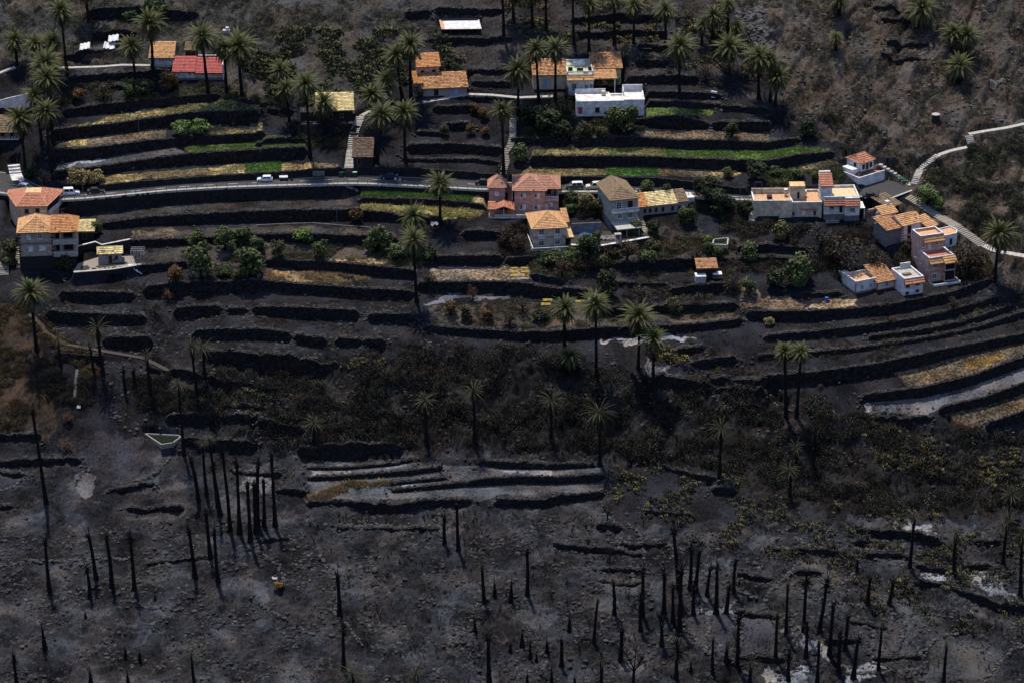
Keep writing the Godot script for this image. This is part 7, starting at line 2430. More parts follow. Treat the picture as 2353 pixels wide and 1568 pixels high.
func build_yards() -> void:
	var y: float = anchor.hutyard.y
	var o := sheet(level_poly(YARDS.hutyard[0], y), y + 0.05, M.paving, "paved_yard")
	tag(o, "pale paved yard round the tiny yellow-roofed stone hut", "yard", "", "structure")
	for e in [["flower_bed", "long dark oval flower bed before the stone hut", [[218, 612], [255, 606], [290, 602], [293, 606], [262, 611], [226, 616]]], ["flower_bed", "small dark flower bed at the paved yard's left end", [[184, 613], [200, 610], [206, 616], [196, 621], [186, 620]]]]:
		o = sheet(level_poly(e[2], y + 0.05), y + 0.14, M.soil, e[0], 0.12)
		tag(o, e[1], "flower bed")
	strip_wall(level_points([[168, 626.5], [257, 619.5], [312, 610.5]], y), y - 3.4, 0.05, 0.5, M.dark, "yard_wall", "dark retaining wall with white rim below the paved yard", M.concrete)
	var z: float = anchor.hut.p.z - 6.0
	var cop := [at_depth(178, 566, z + 1.0), at_depth(218, 556, z), at_depth(233, 563, z), at_depth(298, 550, z - 0.6)]
	strip_wall(cop, y - 0.3, 0.0, 0.35, M.dark, "garden_wall", "dark garden wall with a stepped white coping behind the stone hut", M.white)
	# trellis beside it
	var t := thing("trellis", ground(hit(316, 592)))
	tag(t, "white garden trellis frame overgrown with grey stems beside the hut yard", "trellis")
	for i in 5:
		for s in [-1.2, 1.2]:
			var b := Builder.new()
			b.bar(Vector3(-1.6 + i * 0.8, 0, s), Vector3(-1.6 + i * 0.8, 2.3, s), 0.05)
			put(b, "post", M.whitemetal, t)
	for s in [-1.2, 0.0, 1.2]:
		var b := Builder.new()
		b.bar(Vector3(-1.7, 2.3, s), Vector3(1.7, 2.3, s), 0.05)
		put(b, "rail", M.whitemetal, t)
	y = anchor.tarpyard.y
	o = sheet(level_poly(YARDS.tarpyard[0], y), y + 0.04, M.soil, "work_yard")
	tag(o, "grey earth work yard below the tall grey-green house", "yard", "", "structure")
	strip_wall(level_points([[1312, 563], [1371, 566.5], [1419, 558.5], [1480, 547.5], [1491, 546]], y), y - 3.0, 0.02, 0.55, M.dark, "yard_wall", "retaining wall with bright white rim below the work yard", M.white)
	strip_wall(level_points([[1314, 536], [1381, 533]], y), y - 0.3, 2.6, 0.3, M.grey, "block_wall", "grey concrete block wall behind the blue tarpaulin")
	y = anchor.carpark.y
	o = sheet(level_poly(YARDS.carpark[0], y), y + 0.04, M.asphalt, "parking_ground")
	tag(o, "grey asphalt car park below the cottage on the curved terrace", "car park", "", "structure")
	strip_wall(level_points([[1970, 452.5], [2048, 456.5], [2096, 438.5]], y), y - 2.2, 0.05, 0.4, M.dark, "yard_wall", "low wall with pale rim along the car park's edge", M.concrete)
	var edge_z: float = anchor.edge.p.z - 9.5
	strip_wall([at_depth(-20, 236, edge_z), at_depth(12, 226, edge_z), at_depth(68, 213, edge_z)], anchor.edge.p.y, 0.0, 0.3, M.white, "garden_wall", "white garden wall behind the brown-roofed verandah house")
	# walled basins
	for e in [["water_basin", "walled dark water basin with pale rounded rim on the burned slope", "basin"], ["water_tank", "square white-rimmed water tank with green water among garden shrubs", "watertank"]]:
		var poly := level_poly(YARDS[e[2]][0], anchor[e[2]].y)
		var base := Vector3(poly[0].x, anchor[e[2]].y, poly[0].y)
		var n := thing(e[0], base)
		tag(n, e[1], "water tank")
		var water := Builder.new()
		var idx := Geometry2D.triangulate_polygon(poly)
		for i in range(0, idx.size(), 3):
			var p := []
			for k in 3:
				p.append(Vector3(poly[idx[i + k]].x, base.y - 0.5, poly[idx[i + k]].y) - base)
			if (p[1] - p[0]).cross(p[2] - p[0]).y > 0:
				water.tri(p[0], p[1], p[2])
			else:
				water.tri(p[0], p[2], p[1])
		put(water, "water", M.water, n)
		for i in poly.size():
			var a := Vector3(poly[i].x, base.y, poly[i].y) - base
			var c := Vector3(poly[(i + 1) % poly.size()].x, base.y, poly[(i + 1) % poly.size()].y) - base
			var w := Builder.new()
			var tr := Transform3D(Basis.looking_at((c - a).normalized(), Vector3.UP), (a + c) * 0.5)
			w.box(Vector3(-0.16, -2.4, -a.distance_to(c) * 0.5 - 0.12), Vector3(0.16, 0.15, a.distance_to(c) * 0.5 + 0.12), Color.WHITE, tr)
			put(w, "rim", M.paving if e[0] == "water_basin" else M.concrete, n)

# ---------------------------------------------------------------- vehicles
func car(u: float, v: float, y: float, turn: float, kind: String, paint: Color, called: String, label: String, trim := Color(-1, 0, 0)) -> void:   # the nose points to +x before turning
	var p := at_level(u, v, y)
	var o := thing(called, p, turn)
	tag(o, label, "van" if kind == "van" else "car", "vehicles along the road")
	var key := "car%f%f%f" % [paint.r, paint.g, paint.b]
	if not M.has(key):
		mat(key, paint, 0.3)
		M[key].clearcoat_enabled = true
		M[key].clearcoat = 0.6
	var body_m: Material = M[key]
	var L: float = {"hatch": 3.9, "sedan": 4.4, "van": 4.2, "suv": 4.5}[kind]
	var Hh: float = {"hatch": 1.42, "sedan": 1.42, "van": 1.82, "suv": 1.75}[kind]
	var waist: float = {"hatch": 0.88, "sedan": 0.88, "van": 0.98, "suv": 1.02}[kind]
	var W := 0.84
	# side outline of the lower body, then of the cabin
	var low := [[-L / 2, 0.32], [-L / 2 + 0.04, waist - 0.1], [-L / 2 + 0.15, waist], [L * 0.16, waist + 0.02], [L / 2 - 0.25, waist - 0.14], [L / 2 - 0.03, waist - 0.3], [L / 2, 0.32]]
	var rear: float = {"hatch": -L / 2 + 0.22, "sedan": -L / 2 + 0.85, "van": -L / 2 + 0.06, "suv": -L / 2 + 0.08}[kind]
	var cab := [[rear, waist], [rear + (0.28 if kind in ["hatch", "sedan"] else 0.1), Hh - 0.05], [rear + 0.6, Hh], [L * 0.02, Hh], [L * 0.10, Hh - 0.06], [L * 0.26, waist + 0.01]]
	put(prism(low, W, W - 0.06), "body", body_m, o)
	var cabin := put(prism(cab, W - 0.06, W - 0.2), "cabin", body_m if trim.r < 0 else mat("trim" + key, trim, 0.35), o)
	for s in [-1.0, 1.0]:
		var g := Builder.new()
		var ya := waist + 0.06
		var yb := Hh - 0.12
		var za: float = s * (W - 0.045)
		var zb: float = s * (W - 0.155)
		for q in [[rear + 0.32, -L * 0.12], [-L * 0.10, L * 0.16]]:
			var a := Vector3(q[0], ya, za)
			var b2 := Vector3(q[1], ya, za)
			var c := Vector3(minf(q[1], L * 0.085), yb, zb)
			var d := Vector3(q[0] + 0.1, yb, zb)
			if s > 0:
				g.quad(a, b2, c, d)
			else:
				g.quad(b2, a, d, c)
		put(g, "side_window", M.glass, cabin)
	for e in [[L * 0.25, L * 0.115, 1.0], [rear + 0.0, rear + 0.25, -1.0]]:
		var g := Builder.new()
		var x0: float = e[0] + 0.02 * e[2]
		var x1: float = e[1] + 0.02 * e[2]
		var a := Vector3(x0, waist + 0.07, W - 0.16)
		var b2 := Vector3(x0, waist + 0.07, -W + 0.16)
		var c := Vector3(x1, Hh - 0.12, -W + 0.26)
		var d := Vector3(x1, Hh - 0.12, W - 0.26)
		if e[2] > 0:
			g.quad(a, b2, c, d)
		else:
			g.quad(b2, a, d, c)
		put(g, "windscreen" if e[2] > 0 else "rear_window", M.glass, cabin)
	for sx_ in [-1.0, 1.0]:
		for sz in [-1.0, 1.0]:
			var at := Vector3(sx_ * L * 0.31, 0.33, sz * (W - 0.08))
			var ty := Builder.new()
			ty.bar(at - Vector3(0, 0, 0.11), at + Vector3(0, 0, 0.11), 0.33, Color.WHITE, -1.0, 14)
			var wheel := put(ty, "wheel", M.rubber, o)
			var ri := Builder.new()
			ri.bar(at + Vector3(0, 0, sz * 0.10), at + Vector3(0, 0, sz * 0.125), 0.19, Color.WHITE, -1.0, 10)
			put(ri, "rim", M.whitemetal, wheel)
	for sz in [-0.55, 0.55]:
		var hl := Builder.new()
		hl.box(Vector3(L / 2 - 0.1, waist - 0.42, sz - 0.16), Vector3(L / 2 + 0.015, waist - 0.27, sz + 0.16))
		put(hl, "headlight", M.whitemetal, o)

func prism(side: Array, wide: float, top: float) -> Builder:   # a side outline given width, narrower at the top
	var b := Builder.new()
	var ylo := 1e9
	var yhi := -1e9
	for q in side:
		ylo = minf(ylo, q[1])
		yhi = maxf(yhi, q[1])
	var l := []
	var r := []
	for q in side:
		var w := lerpf(wide, top, (q[1] - ylo) / (yhi - ylo))
		l.append(Vector3(q[0], q[1], -w))
		r.append(Vector3(q[0], q[1], w))
	var n := side.size()
	for i in n:
		var j := (i + 1) % n
		b.quad(r[i], l[i], l[j], r[j])
	for i in range(1, n - 1):
		b.tri(r[0], r[i + 1], r[i])
		b.tri(l[0], l[i], l[i + 1])
	return b

func park_cars() -> void:
	var ry := func(u): return road_at(at_level(u, 430, road_at(0.0)[3]).x)[3] + 0.01
	car(163, 447, ry.call(163), 6, "van", Color(0.75, 0.77, 0.80), "parked_van", "white van parked on the road behind the salmon house")
	car(219, 443.5, ry.call(219), 5, "sedan", Color(0.012, 0.013, 0.015), "parked_car", "black car parked on the road next to the white van")
	car(58, 434, ry.call(58), -28, "hatch", Color(0.03, 0.045, 0.06), "parked_car", "dark car with white roof at the road corner by the white stair", Color(0.7, 0.72, 0.74))
	car(608, 416, ry.call(608), 183, "hatch", Color(0.62, 0.72, 0.74), "parked_car", "white hatchback parked at the roadside near the flat trailer")
	car(894, 410, ry.call(894), 178, "sedan", Color(0.012, 0.018, 0.06), "parked_car", "dark blue car in palm shade beside the group of people")
	car(1112, 424, ry.call(1112), -4, "sedan", Color(0.010, 0.010, 0.012), "parked_car", "black car on the road just left of the small pink house")
	car(1319, 433, ry.call(1319), 186, "suv", Color(0.012, 0.03, 0.028), "parked_car", "dark green off-road car with white roof beside the large pink house", Color(0.68, 0.68, 0.66))
	car(1366, 433, ry.call(1366), 186, "suv", Color(0.55, 0.53, 0.44), "parked_car", "cream off-road car parked just left of the grey-green house")
	car(1412, 432, ry.call(1412), 184, "sedan", Color(0.66, 0.66, 0.62), "parked_car", "pale car mostly hidden behind the grey-green house roof")
	car(2001, 455, anchor.carpark.y + 0.05, -6, "sedan", Color(0.010, 0.012, 0.012), "parked_car", "black car parked alone on the asphalt car park")
	# flat trailer
	var p := at_level(655, 413, ry.call(655))
	var o := thing("flat_trailer", p, 4)
	tag(o, "flat black trailer with raised white bed beside the road wall", "trailer")
	var b := Builder.new()
	b.box(Vector3(-1.5, 0.75, -0.8), Vector3(0.6, 0.95, 0.8))
	put(b, "bed", M.whitemetal, o)
	b = Builder.new()
	b.bar(Vector3(0.5, 0.8, 0), Vector3(1.9, 0.5, 0), 0.09)
	b.bar(Vector3(1.5, 0.4, -0.5), Vector3(1.5, 1.1, -0.2), 0.08)
	put(b, "drawbar", M.black, o)
	for sz in [-0.75, 0.75]:
		for xx in [-0.9, 0.0, 1.6]:
			b = Builder.new()
			b.bar(Vector3(xx, 0.33, sz - 0.1), Vector3(xx, 0.33, sz + 0.1), 0.33, Color.WHITE, -1.0, 12)
			put(b, "wheel", M.rubber, o)
	# sign board, bins
	o = thing("sign_board", at_level(731.5, 408, ry.call(731)))
	tag(o, "plain grey roadside board on two posts by the wall", "sign")
	b = Builder.new()
	b.box(Vector3(-1.5, 0.5, -0.05), Vector3(1.5, 1.75, 0.05))
	put(b, "panel", M.grey, o)
	for s in [-1.2, 1.2]:
		b = Builder.new()
		b.bar(Vector3(s, -0.1, -0.1), Vector3(s, 1.7, -0.1), 0.06)
		put(b, "post", M.steel, o)
	for e in [[783, 405, 0.0, ry.call(783), "green waste container with flat lid at the foot of the great stair"], [797, 404, 0.0, ry.call(797), "middle green waste container at the foot of the great stair"], [814, 404.5, 0.0, ry.call(814), "green waste container with white lid right of the great stair"], [2058, 411, -32.0, anchor.carpark.y, "uppermost green bin along the car park stair"], [2065, 415.5, -32.0, anchor.carpark.y, "second green bin along the car park stair"], [2073, 420, -32.0, anchor.carpark.y, "third green bin along the car park stair"], [2081, 425, -32.0, anchor.carpark.y, "lowest green bin along the car park stair"]]:
		o = thing("waste_bin", at_level(e[0], e[1], e[3]), e[2])
		tag(o, e[4], "bin", "waste bins by the road and car park")
		b = Builder.new()
		b.box(Vector3(-0.6, 0.1, -0.5), Vector3(0.6, 1.1, 0.5))
		put(b, "body", M.greenbin, o)
		b = Builder.new()
		b.box(Vector3(-0.65, 1.11, -0.55), Vector3(0.65, 1.22, 0.55))
		put(b, "lid", M.white if e[0] == 814 else M.greenbin, o)

# ---------------------------------------------------------------- people
func capsule_field(p: Vector3, bones: Array) -> Vector2:   # x distance, y index of the nearest bone
	var d := 1e9
	var near := 1e9
	var who := 0
	for i in bones.size():
		var b: Array = bones[i]
		var ab: Vector3 = b[1] - b[0]
		var t := clampf((p - b[0]).dot(ab) / maxf(ab.length_squared(), 1e-6), 0.0, 1.0)
		var e: float = p.distance_to(b[0] + ab * t) - lerpf(b[2], b[3], t)
		if e < near:
			near = e
			who = i
		var h := clampf(0.5 + 0.5 * (d - e) / 0.04, 0.0, 1.0)
		d = lerpf(d, e, h) - 0.04 * h * (1.0 - h)
	return Vector2(d, who)

func person(u: float, v: float, y: float, turn: float, shirt: Color, legs: Color, hair: Color, stride: float, label: String) -> void:
	var skin := Color(0.42, 0.25, 0.17)
	var s := stride
	var bones := [
		[Vector3(0, 0.98, 0), Vector3(0, 1.36, 0), 0.15, 0.165, shirt], [Vector3(-0.10, 1.40, 0), Vector3(0.10, 1.40, 0), 0.10, 0.10, shirt], [Vector3(0, 1.42, 0), Vector3(0, 1.55, 0.01), 0.055, 0.05, skin],
		[Vector3(0, 1.60, 0.015), Vector3(0, 1.69, 0.01), 0.082, 0.095, skin], [Vector3(0, 1.62, 0.10), Vector3(0, 1.60, 0.115), 0.014, 0.012, skin],
		[Vector3(-0.2, 1.40, 0), Vector3(-0.25, 1.13, -0.03), 0.058, 0.045, shirt], [Vector3(-0.25, 1.13, -0.03), Vector3(-0.22, 0.9, 0.10), 0.042, 0.032, skin], [Vector3(-0.22, 0.9, 0.10), Vector3(-0.21, 0.80, 0.14), 0.036, 0.025, skin],
		[Vector3(0.2, 1.40, 0), Vector3(0.25, 1.13, -0.02), 0.058, 0.045, shirt], [Vector3(0.25, 1.13, -0.02), Vector3(0.24, 0.89, 0.06), 0.042, 0.032, skin], [Vector3(0.24, 0.89, 0.06), Vector3(0.23, 0.79, 0.09), 0.036, 0.025, skin],
		[Vector3(-0.09, 0.92, 0), Vector3(-0.10, 0.50, s * 0.5), 0.095, 0.065, legs], [Vector3(-0.10, 0.50, s * 0.5), Vector3(-0.10, 0.09, s * 0.8), 0.06, 0.042, legs], [Vector3(-0.10, 0.05, s * 0.8 - 0.03), Vector3(-0.11, 0.04, s * 0.8 + 0.16), 0.045, 0.035, Color(0.02, 0.02, 0.02)],
		[Vector3(0.09, 0.92, 0), Vector3(0.10, 0.50, -s * 0.3), 0.095, 0.065, legs], [Vector3(0.10, 0.50, -s * 0.3), Vector3(0.10, 0.09, -s), 0.06, 0.042, legs], [Vector3(0.10, 0.05, -s - 0.03), Vector3(0.11, 0.04, -s + 0.16), 0.045, 0.035, Color(0.02, 0.02, 0.02)]]
	var o := thing("person", at_level(u, v, y), turn)
	tag(o, label, "person", "people standing at the road railing")
	var st := Builder.new()
	nets(st, bones, Vector3(-0.36, -0.02, -0.34), Vector3(0.36, 1.82, 0.34), 0.042)
	put(st, "body", M.cloth, o)
	var hb := Builder.new()
	nets(hb, [[Vector3(0, 1.68, -0.03), Vector3(0, 1.73, -0.015), 0.10, 0.092, hair], [Vector3(0, 1.60, -0.05), Vector3(0, 1.68, -0.03), 0.07, 0.09, hair]], Vector3(-0.16, 1.48, -0.2), Vector3(0.16, 1.88, 0.14), 0.04)
	put(hb, "hair", M.cloth, o)

func nets(st: Builder, bones: Array, lo: Vector3, hi: Vector3, cell: float) -> void:   # surface nets over the joined capsules
	var n := Vector3i(int((hi.x - lo.x) / cell) + 2, int((hi.y - lo.y) / cell) + 2, int((hi.z - lo.z) / cell) + 2)
	var f := PackedFloat32Array()
	f.resize(n.x * n.y * n.z)
	for k in n.z:
		for j in n.y:
			for i in n.x:
				f[(k * n.y + j) * n.x + i] = capsule_field(lo + Vector3(i, j, k) * cell, bones).x
	var step := [1, n.x, n.x * n.y]
	var vert := {}
	for k in n.z - 1:
		for j in n.y - 1:
			for i in n.x - 1:
				var q := (k * n.y + j) * n.x + i
				var sum := Vector3.ZERO
				var cnt := 0
				for a in 12:
					var ax := a / 4
					var b1 := (ax + 1) % 3
					var b2 := (ax + 2) % 3
					var o := Vector3.ZERO
					o[b1] = a & 1
					o[b2] = (a >> 1) & 1
					var p: int = q + int(o[b1]) * step[b1] + int(o[b2]) * step[b2]
					var f0 := f[p]
					var f1 := f[p + step[ax]]
					if (f0 < 0.0) != (f1 < 0.0):
						o[ax] = f0 / (f0 - f1)
						sum += o
						cnt += 1
				if cnt > 0:
					vert[q] = lo + (Vector3(i, j, k) + sum / cnt) * cell
	for q in vert:
		for ax in 3:
			var s: int = step[ax]
			if q + s >= f.size() or (f[q] < 0.0) == (f[q + s] < 0.0):
				continue
			var u: int = step[(ax + 1) % 3]
			var w: int = step[(ax + 2) % 3]
			if not (vert.has(q - u) and vert.has(q - w) and vert.has(q - u - w)):
				continue
			var a: Vector3 = vert[q]
			var b: Vector3 = vert[q - u]
			var c: Vector3 = vert[q - u - w]
			var d: Vector3 = vert[q - w]
			var col: Color = bones[int(capsule_field((a + c) * 0.5, bones).y)][4]
			if f[q] < 0.0:
				st.quad(a, b, c, d, col)
			else:
				st.quad(a, d, c, b, col)

func place_people() -> void:
	mat("cloth", Color(1, 1, 1), 0.9, null, 1.0, true)
	var y: float = road_at(at_level(917, 424, road_at(0.0)[3]).x)[3] + 0.01
	person(903.5, 422, y, 160, Color(0.02, 0.02, 0.025), Color(0.02, 0.02, 0.03), Color(0.02, 0.015, 0.01), 0.05, "leftmost person of the roadside group, in black clothes")
	person(908.5, 422.5, y, 20, Color(0.6, 0.6, 0.62), Color(0.03, 0.03, 0.04), Color(0.04, 0.025, 0.015), 0.08, "person in white top and dark trousers in the roadside group")
	person(913.5, 423, y, -60, Color(0.03, 0.03, 0.025), Color(0.25, 0.25, 0.22), Color(0.02, 0.015, 0.01), 0.06, "person in dark top and light grey trousers in the roadside group")
	person(919, 423.3, y, 40, Color(0.40, 0.39, 0.36), Color(0.35, 0.34, 0.32), Color(0.05, 0.03, 0.02), 0.1, "person in light grey clothes in the roadside group")
	person(925, 423.6, y, -150, Color(0.02, 0.02, 0.022), Color(0.015, 0.015, 0.02), Color(0.02, 0.015, 0.01), 0.05, "rightmost person of the roadside group, dressed in black")

# ---------------------------------------------------------------- odds and ends
func crumple(u: float, v: float, w: float, d: float, m: Material, called: String, label: String, cat: String, seed_: int, high := 0.25, lift := 0.12) -> void:
	rng.seed = seed_
	var p := ground(hit(u, v))
	var n := 9
	var pts := []
	for j in n:
		var row := []
		for i in n:
			var e := 0.25 * (rng.randf() - 0.5)
			var x := (float(i) / (n - 1) - 0.5 + e * 0.35) * w
			var z := (float(j) / (n - 1) - 0.5 + e * 0.35) * d
			row.append(Vector3(x, gh(p.x + x, p.z + z) - p.y + lift + rng.randf() * high, z))
		pts.append(row)
	var b := Builder.new()
	for j in n - 1:
		for i in n - 1:
			var a: Vector3 = pts[j][i]
			var c: Vector3 = pts[j + 1][i]
			var e: Vector3 = pts[j + 1][i + 1]
			var g: Vector3 = pts[j][i + 1]
			b.quad(c, e, g, a)
			b.quad(a + Vector3.DOWN * 0.02, g + Vector3.DOWN * 0.02, e + Vector3.DOWN * 0.02, c + Vector3.DOWN * 0.02)
	var o := single(b, called, m)
	o.position = p
	tag(o, label, cat)

func small_things() -> void:
	crumple(1353, 541, 4.6, 3.4, M.tarp, "tarpaulin", "crumpled bright blue tarpaulin lying in the work yard", "tarpaulin", 11, 0.35)
	crumple(1367, 686, 3.4, 2.4, M.white, "sheet", "white plastic sheet lying on a plot below the dark tree", "sheet", 12, 0.15)
	crumple(998, 517, 1.8, 1.4, M.white, "sheet", "crumpled white sheets on the ground below the green palm", "sheet", 13, 0.6)
	crumple(1395, 549, 4.0, 2.6, M.paving, "scrap_heap", "heap of pale scrap and planks in the work yard", "scrap", 14, 0.7)
	crumple(180, 936, 0.9, 0.7, M.whitemetal, "litter_bag", "small white bag at the foot of the ladder-like stair", "litter", 15, 0.3)
	crumple(630, 1331, 1.2, 0.8, M.white, "litter_bag", "white scrap lying above the orange grassy tuft", "litter", 16, 0.3)
	crumple(2290, 195, 3.2, 2.0, M.grey, "rock_slab", "pale flat rock slab on the brown slope at the far right", "rock", 17, 0.4)
	crumple(1640, 223, 1.6, 1.2, M.whitemetal, "sheet", "small white metal plate on the wall right of the green strip", "sheet", 18, 0.1, 0.5)
	crumple(310, 612, 3.4, 1.3, M.white, "paint_stripes", "white and red plastic tubes lying beside the paved yard", "litter", 19, 0.2)
	var words := ["topmost yellow drying mat, nearer the palm field", "topmost yellow drying mat beside the thin pole", "middle yellow drying mat, nearer the palm field", "middle yellow drying mat beside the thin pole", "lowest yellow drying mat of six, nearer the palm field", "lowest yellow drying mat of six beside the thin pole", "upper yellow drying mat on the weedy plot", "lower yellow drying mat on the weedy plot", "yellow drying mat next to the white plastic sheet"]
	var spots := [[1180.6, 617], [1205, 616.7], [1180.6, 625.5], [1205, 625.2], [1180.6, 634], [1206, 633.4], [1257.7, 689.5], [1254, 699.7], [1332, 693]]
	for i in 9:
		crumple(spots[i][0], spots[i][1], 1.7 if i < 6 else 2.3, 0.95, M.yellowmat, "drying_mat", words[i], "mat", 30 + i, 0.12)
		get_child(get_child_count() - 1).set_meta("group", "yellow mats of drying crop")
	# poles
	var poles := [[319, 322, 64, "thin pole standing on the brown terrace at left"], [308, 432, 48, "lamp-like pole behind the road railing right of the black car"], [190, 449, 72, "thin pole between the white van and the black car"], [1240, 665, 70, "thin pole beside the yellow drying mats"], [2033, 700, 30, "short thin post below the white flat-topped cottage"], [2018, 455, 18, "short dark post on the car park's edge"], [774, 525, 50, "dark leaning stake beside the long water pipe"], [988, 560, 30, "thin stake at the end of the water pipe"], [1700, 470, 50, "thin pole behind the dark trees left of the roof terrace"]]
	for q in poles:
		var p := ground(hit(q[0], q[1]))
		var b := Builder.new()
		var tall: float = q[2] / (px_per_m(p) * 0.92)
		b.bar(Vector3(0, -0.3, 0), Vector3(0, tall, 0), 0.09, Color.WHITE, 0.06, 6)
		b.bar(Vector3(-0.3, tall - 0.3, 0), Vector3(0.3, tall - 0.3, 0), 0.04, Color.WHITE, 0.04, 4)
		var o := single(b, "pole", M.steel)
		o.position = p
		tag(o, q[3], "pole")
	# water pipe across the terrace
	var pipe := Builder.new()
	var a := hit(588, 521)
	for q in [[650, 518], [720, 516], [790, 522], [850, 526]]:
		var e := hit(q[0], q[1])
		pipe.bar(a + Vector3.UP * 0.5, e + Vector3.UP * 0.5, 0.06, Color.WHITE, -1.0, 5)
		pipe.bar(e + Vector3.DOWN * 0.2, e + Vector3.UP * 0.5, 0.05, Color.WHITE, -1.0, 4)
		a = e
	var po := single(pipe, "water_pipe", M.concrete)
	tag(po, "long pale water pipe on stakes across the middle terrace", "pipe")
	# planks and beams leaning about
	for e in [[1086, 505, 1114, 482, "long pale pole leaning left of the small pink house"], [1075, 508, 1100, 488, "grey beam lying below the leaning pale pole"]]:
		var p0 := ground(hit(e[0], e[1]))
		var p1 := at_depth(e[2], e[3], p0.z - 0.8)
		var b := Builder.new()
		b.bar(Vector3.ZERO, p1 - p0, 0.09, Color.WHITE, 0.06, 5)
		var o := single(b, "timber_pole", M.plank)
		o.position = p0
		tag(o, e[4], "timber")
	# yellow trough, rack, dark tank
	var t := thing("yellow_table", ground(hit(1487, 117)))
	tag(t, "small yellow table on the terrace between tall palms", "table")
	var tb := Builder.new()
	tb.box(Vector3(-1.1, 0.75, -0.5), Vector3(1.1, 0.85, 0.5))
	put(tb, "table_top", M.yellowmat, t)
	for s in [[-0.95, -0.4], [0.95, -0.4], [-0.95, 0.4], [0.95, 0.4]]:
		tb = Builder.new()
		tb.box(Vector3(s[0] - 0.05, -0.1, s[1] - 0.05), Vector3(s[0] + 0.05, 0.75, s[1] + 0.05))
		put(tb, "leg", M.steel, t)
	t = thing("metal_rack", ground(hit(1419, 556)), 12)
	tag(t, "white metal rack frame standing in the work yard", "rack")
	for s in [[-0.7, -0.5], [0.7, -0.5], [-0.7, 0.5], [0.7, 0.5]]:
		tb = Builder.new()
		tb.bar(Vector3(s[0], -0.1, s[1]), Vector3(s[0], 2.1, s[1]), 0.06)
		put(tb, "post", M.whitemetal, t)
	tb = Builder.new()
	tb.box(Vector3(-0.8, 2.1, -0.6), Vector3(0.8, 2.2, 0.6))
	put(tb, "tray", M.concrete, t)
	t = thing("slope_tank", ground(hit(2150, 277)))
	tag(t, "dark tank with pale lid on the brown slope above the ledge path", "tank")
	tb = Builder.new()
	tb.bar(Vector3(0, -0.3, 0), Vector3(0, 1.7, 0), 1.1, Color.WHITE, 1.0, 12)
	put(tb, "tank_body", M.dark, t)
	tb = Builder.new()
	tb.bar(Vector3(0, 1.72, 0), Vector3(0, 1.85, 0), 1.1, Color.WHITE, 0.9, 12)
	put(tb, "lid", M.concrete, t)
	t = thing("white_cistern", ground(hit(519, 74)))
	tag(t, "small white cistern with round tank on the upper slope", "tank")
	tb = Builder.new()
	tb.box(Vector3(-0.9, -0.3, -0.7), Vector3(0.9, 0.7, 0.7))
	put(tb, "base", M.concrete, t)
	tb = Builder.new()
	tb.bar(Vector3(0.3, 0.7, 0), Vector3(0.3, 1.4, 0), 0.5, Color.WHITE, 0.45, 10)
	put(tb, "tank_body", M.white, t)
	t = thing("water_drum", ground(hit(1899, 692)))
	tag(t, "bright blue water drum with red tap on the straw plot below the white row", "drum")
	tb = Builder.new()
	tb.bar(Vector3(0, -0.1, 0), Vector3(0, 1.0, 0), 0.45, Color.WHITE, 0.42, 12)
	put(tb, "drum_body", M.tarp, t)
	tb = Builder.new()
	tb.box(Vector3(0.35, 0.0, 0.25), Vector3(0.75, 0.6, 0.55))
	put(tb, "tap_stand", M.redpaint, t)
	# bare charred trees
	for q in [[1455, 1566, 108, 11, "large bare charred tree branching at the bottom edge"], [1395, 1195, 60, 12, "bare charred tree leaning over the short burned plots"], [1400, 1290, 50, 13, "small bare charred tree on the burned plots"], [1010, 1085, 40, 14, "thin bare charred tree on the ash terraces"], [1690, 1480, 40, 15, "thin bare charred sapling beside the smooth dark plots"], [1525, 1262, 40, 16, "thin bare charred sapling by the broken stone lines"], [1095, 1000, 40, 17, "grey bare tree under the scorched palm of the bank"], [975, 1010, 40, 18, "grey bare sapling at the foot of the bank"], [60, 830, 40, 19, "bare charred tree beside the trodden path"]]:
		rng.seed = q[3]
		var p := ground(hit(q[0], q[1]))
		var tall: float = q[2] / (px_per_m(p) * 0.92)
		var o := thing("bare_tree", p)
		tag(o, q[4], "tree", "bare burned trees")
		var tk := Builder.new()
		tk.bar(Vector3(0, -0.3, 0), Vector3(0.1, tall * 0.3, 0), tall * 0.035, Color.WHITE, tall * 0.025, 7)
		put(tk, "trunk", M.trunk, o)
		var br := Builder.new()
		for n in 7:
			var ang := n * 0.9 + rng.randf() * 0.5
			var s := Vector3(0.1, tall * rng.randf_range(0.22, 0.32), 0)
			var m := s + Vector3(cos(ang) * 0.22, rng.randf_range(0.2, 0.4), sin(ang) * 0.22) * tall
			br.bar(s, m, tall * 0.016, Color.WHITE, tall * 0.009, 5)
			for k in 5:
				var e := m.lerp(s, rng.randf() * 0.4)
				var f := e + Vector3(rng.randf_range(-0.3, 0.3), rng.randf_range(0.05, 0.35), rng.randf_range(-0.3, 0.3)) * tall * 0.7
				br.bar(e, f, tall * 0.007, Color.WHITE, 0.012, 4)
				for h in 2:
					var g := e.lerp(f, 0.6)
					br.bar(g, g + Vector3(rng.randf_range(-0.2, 0.2), rng.randf_range(0.0, 0.2), rng.randf_range(-0.2, 0.2)) * tall * 0.6, 0.03, Color.WHITE, 0.01, 3)
		put(br, "branch", M.trunk, o)
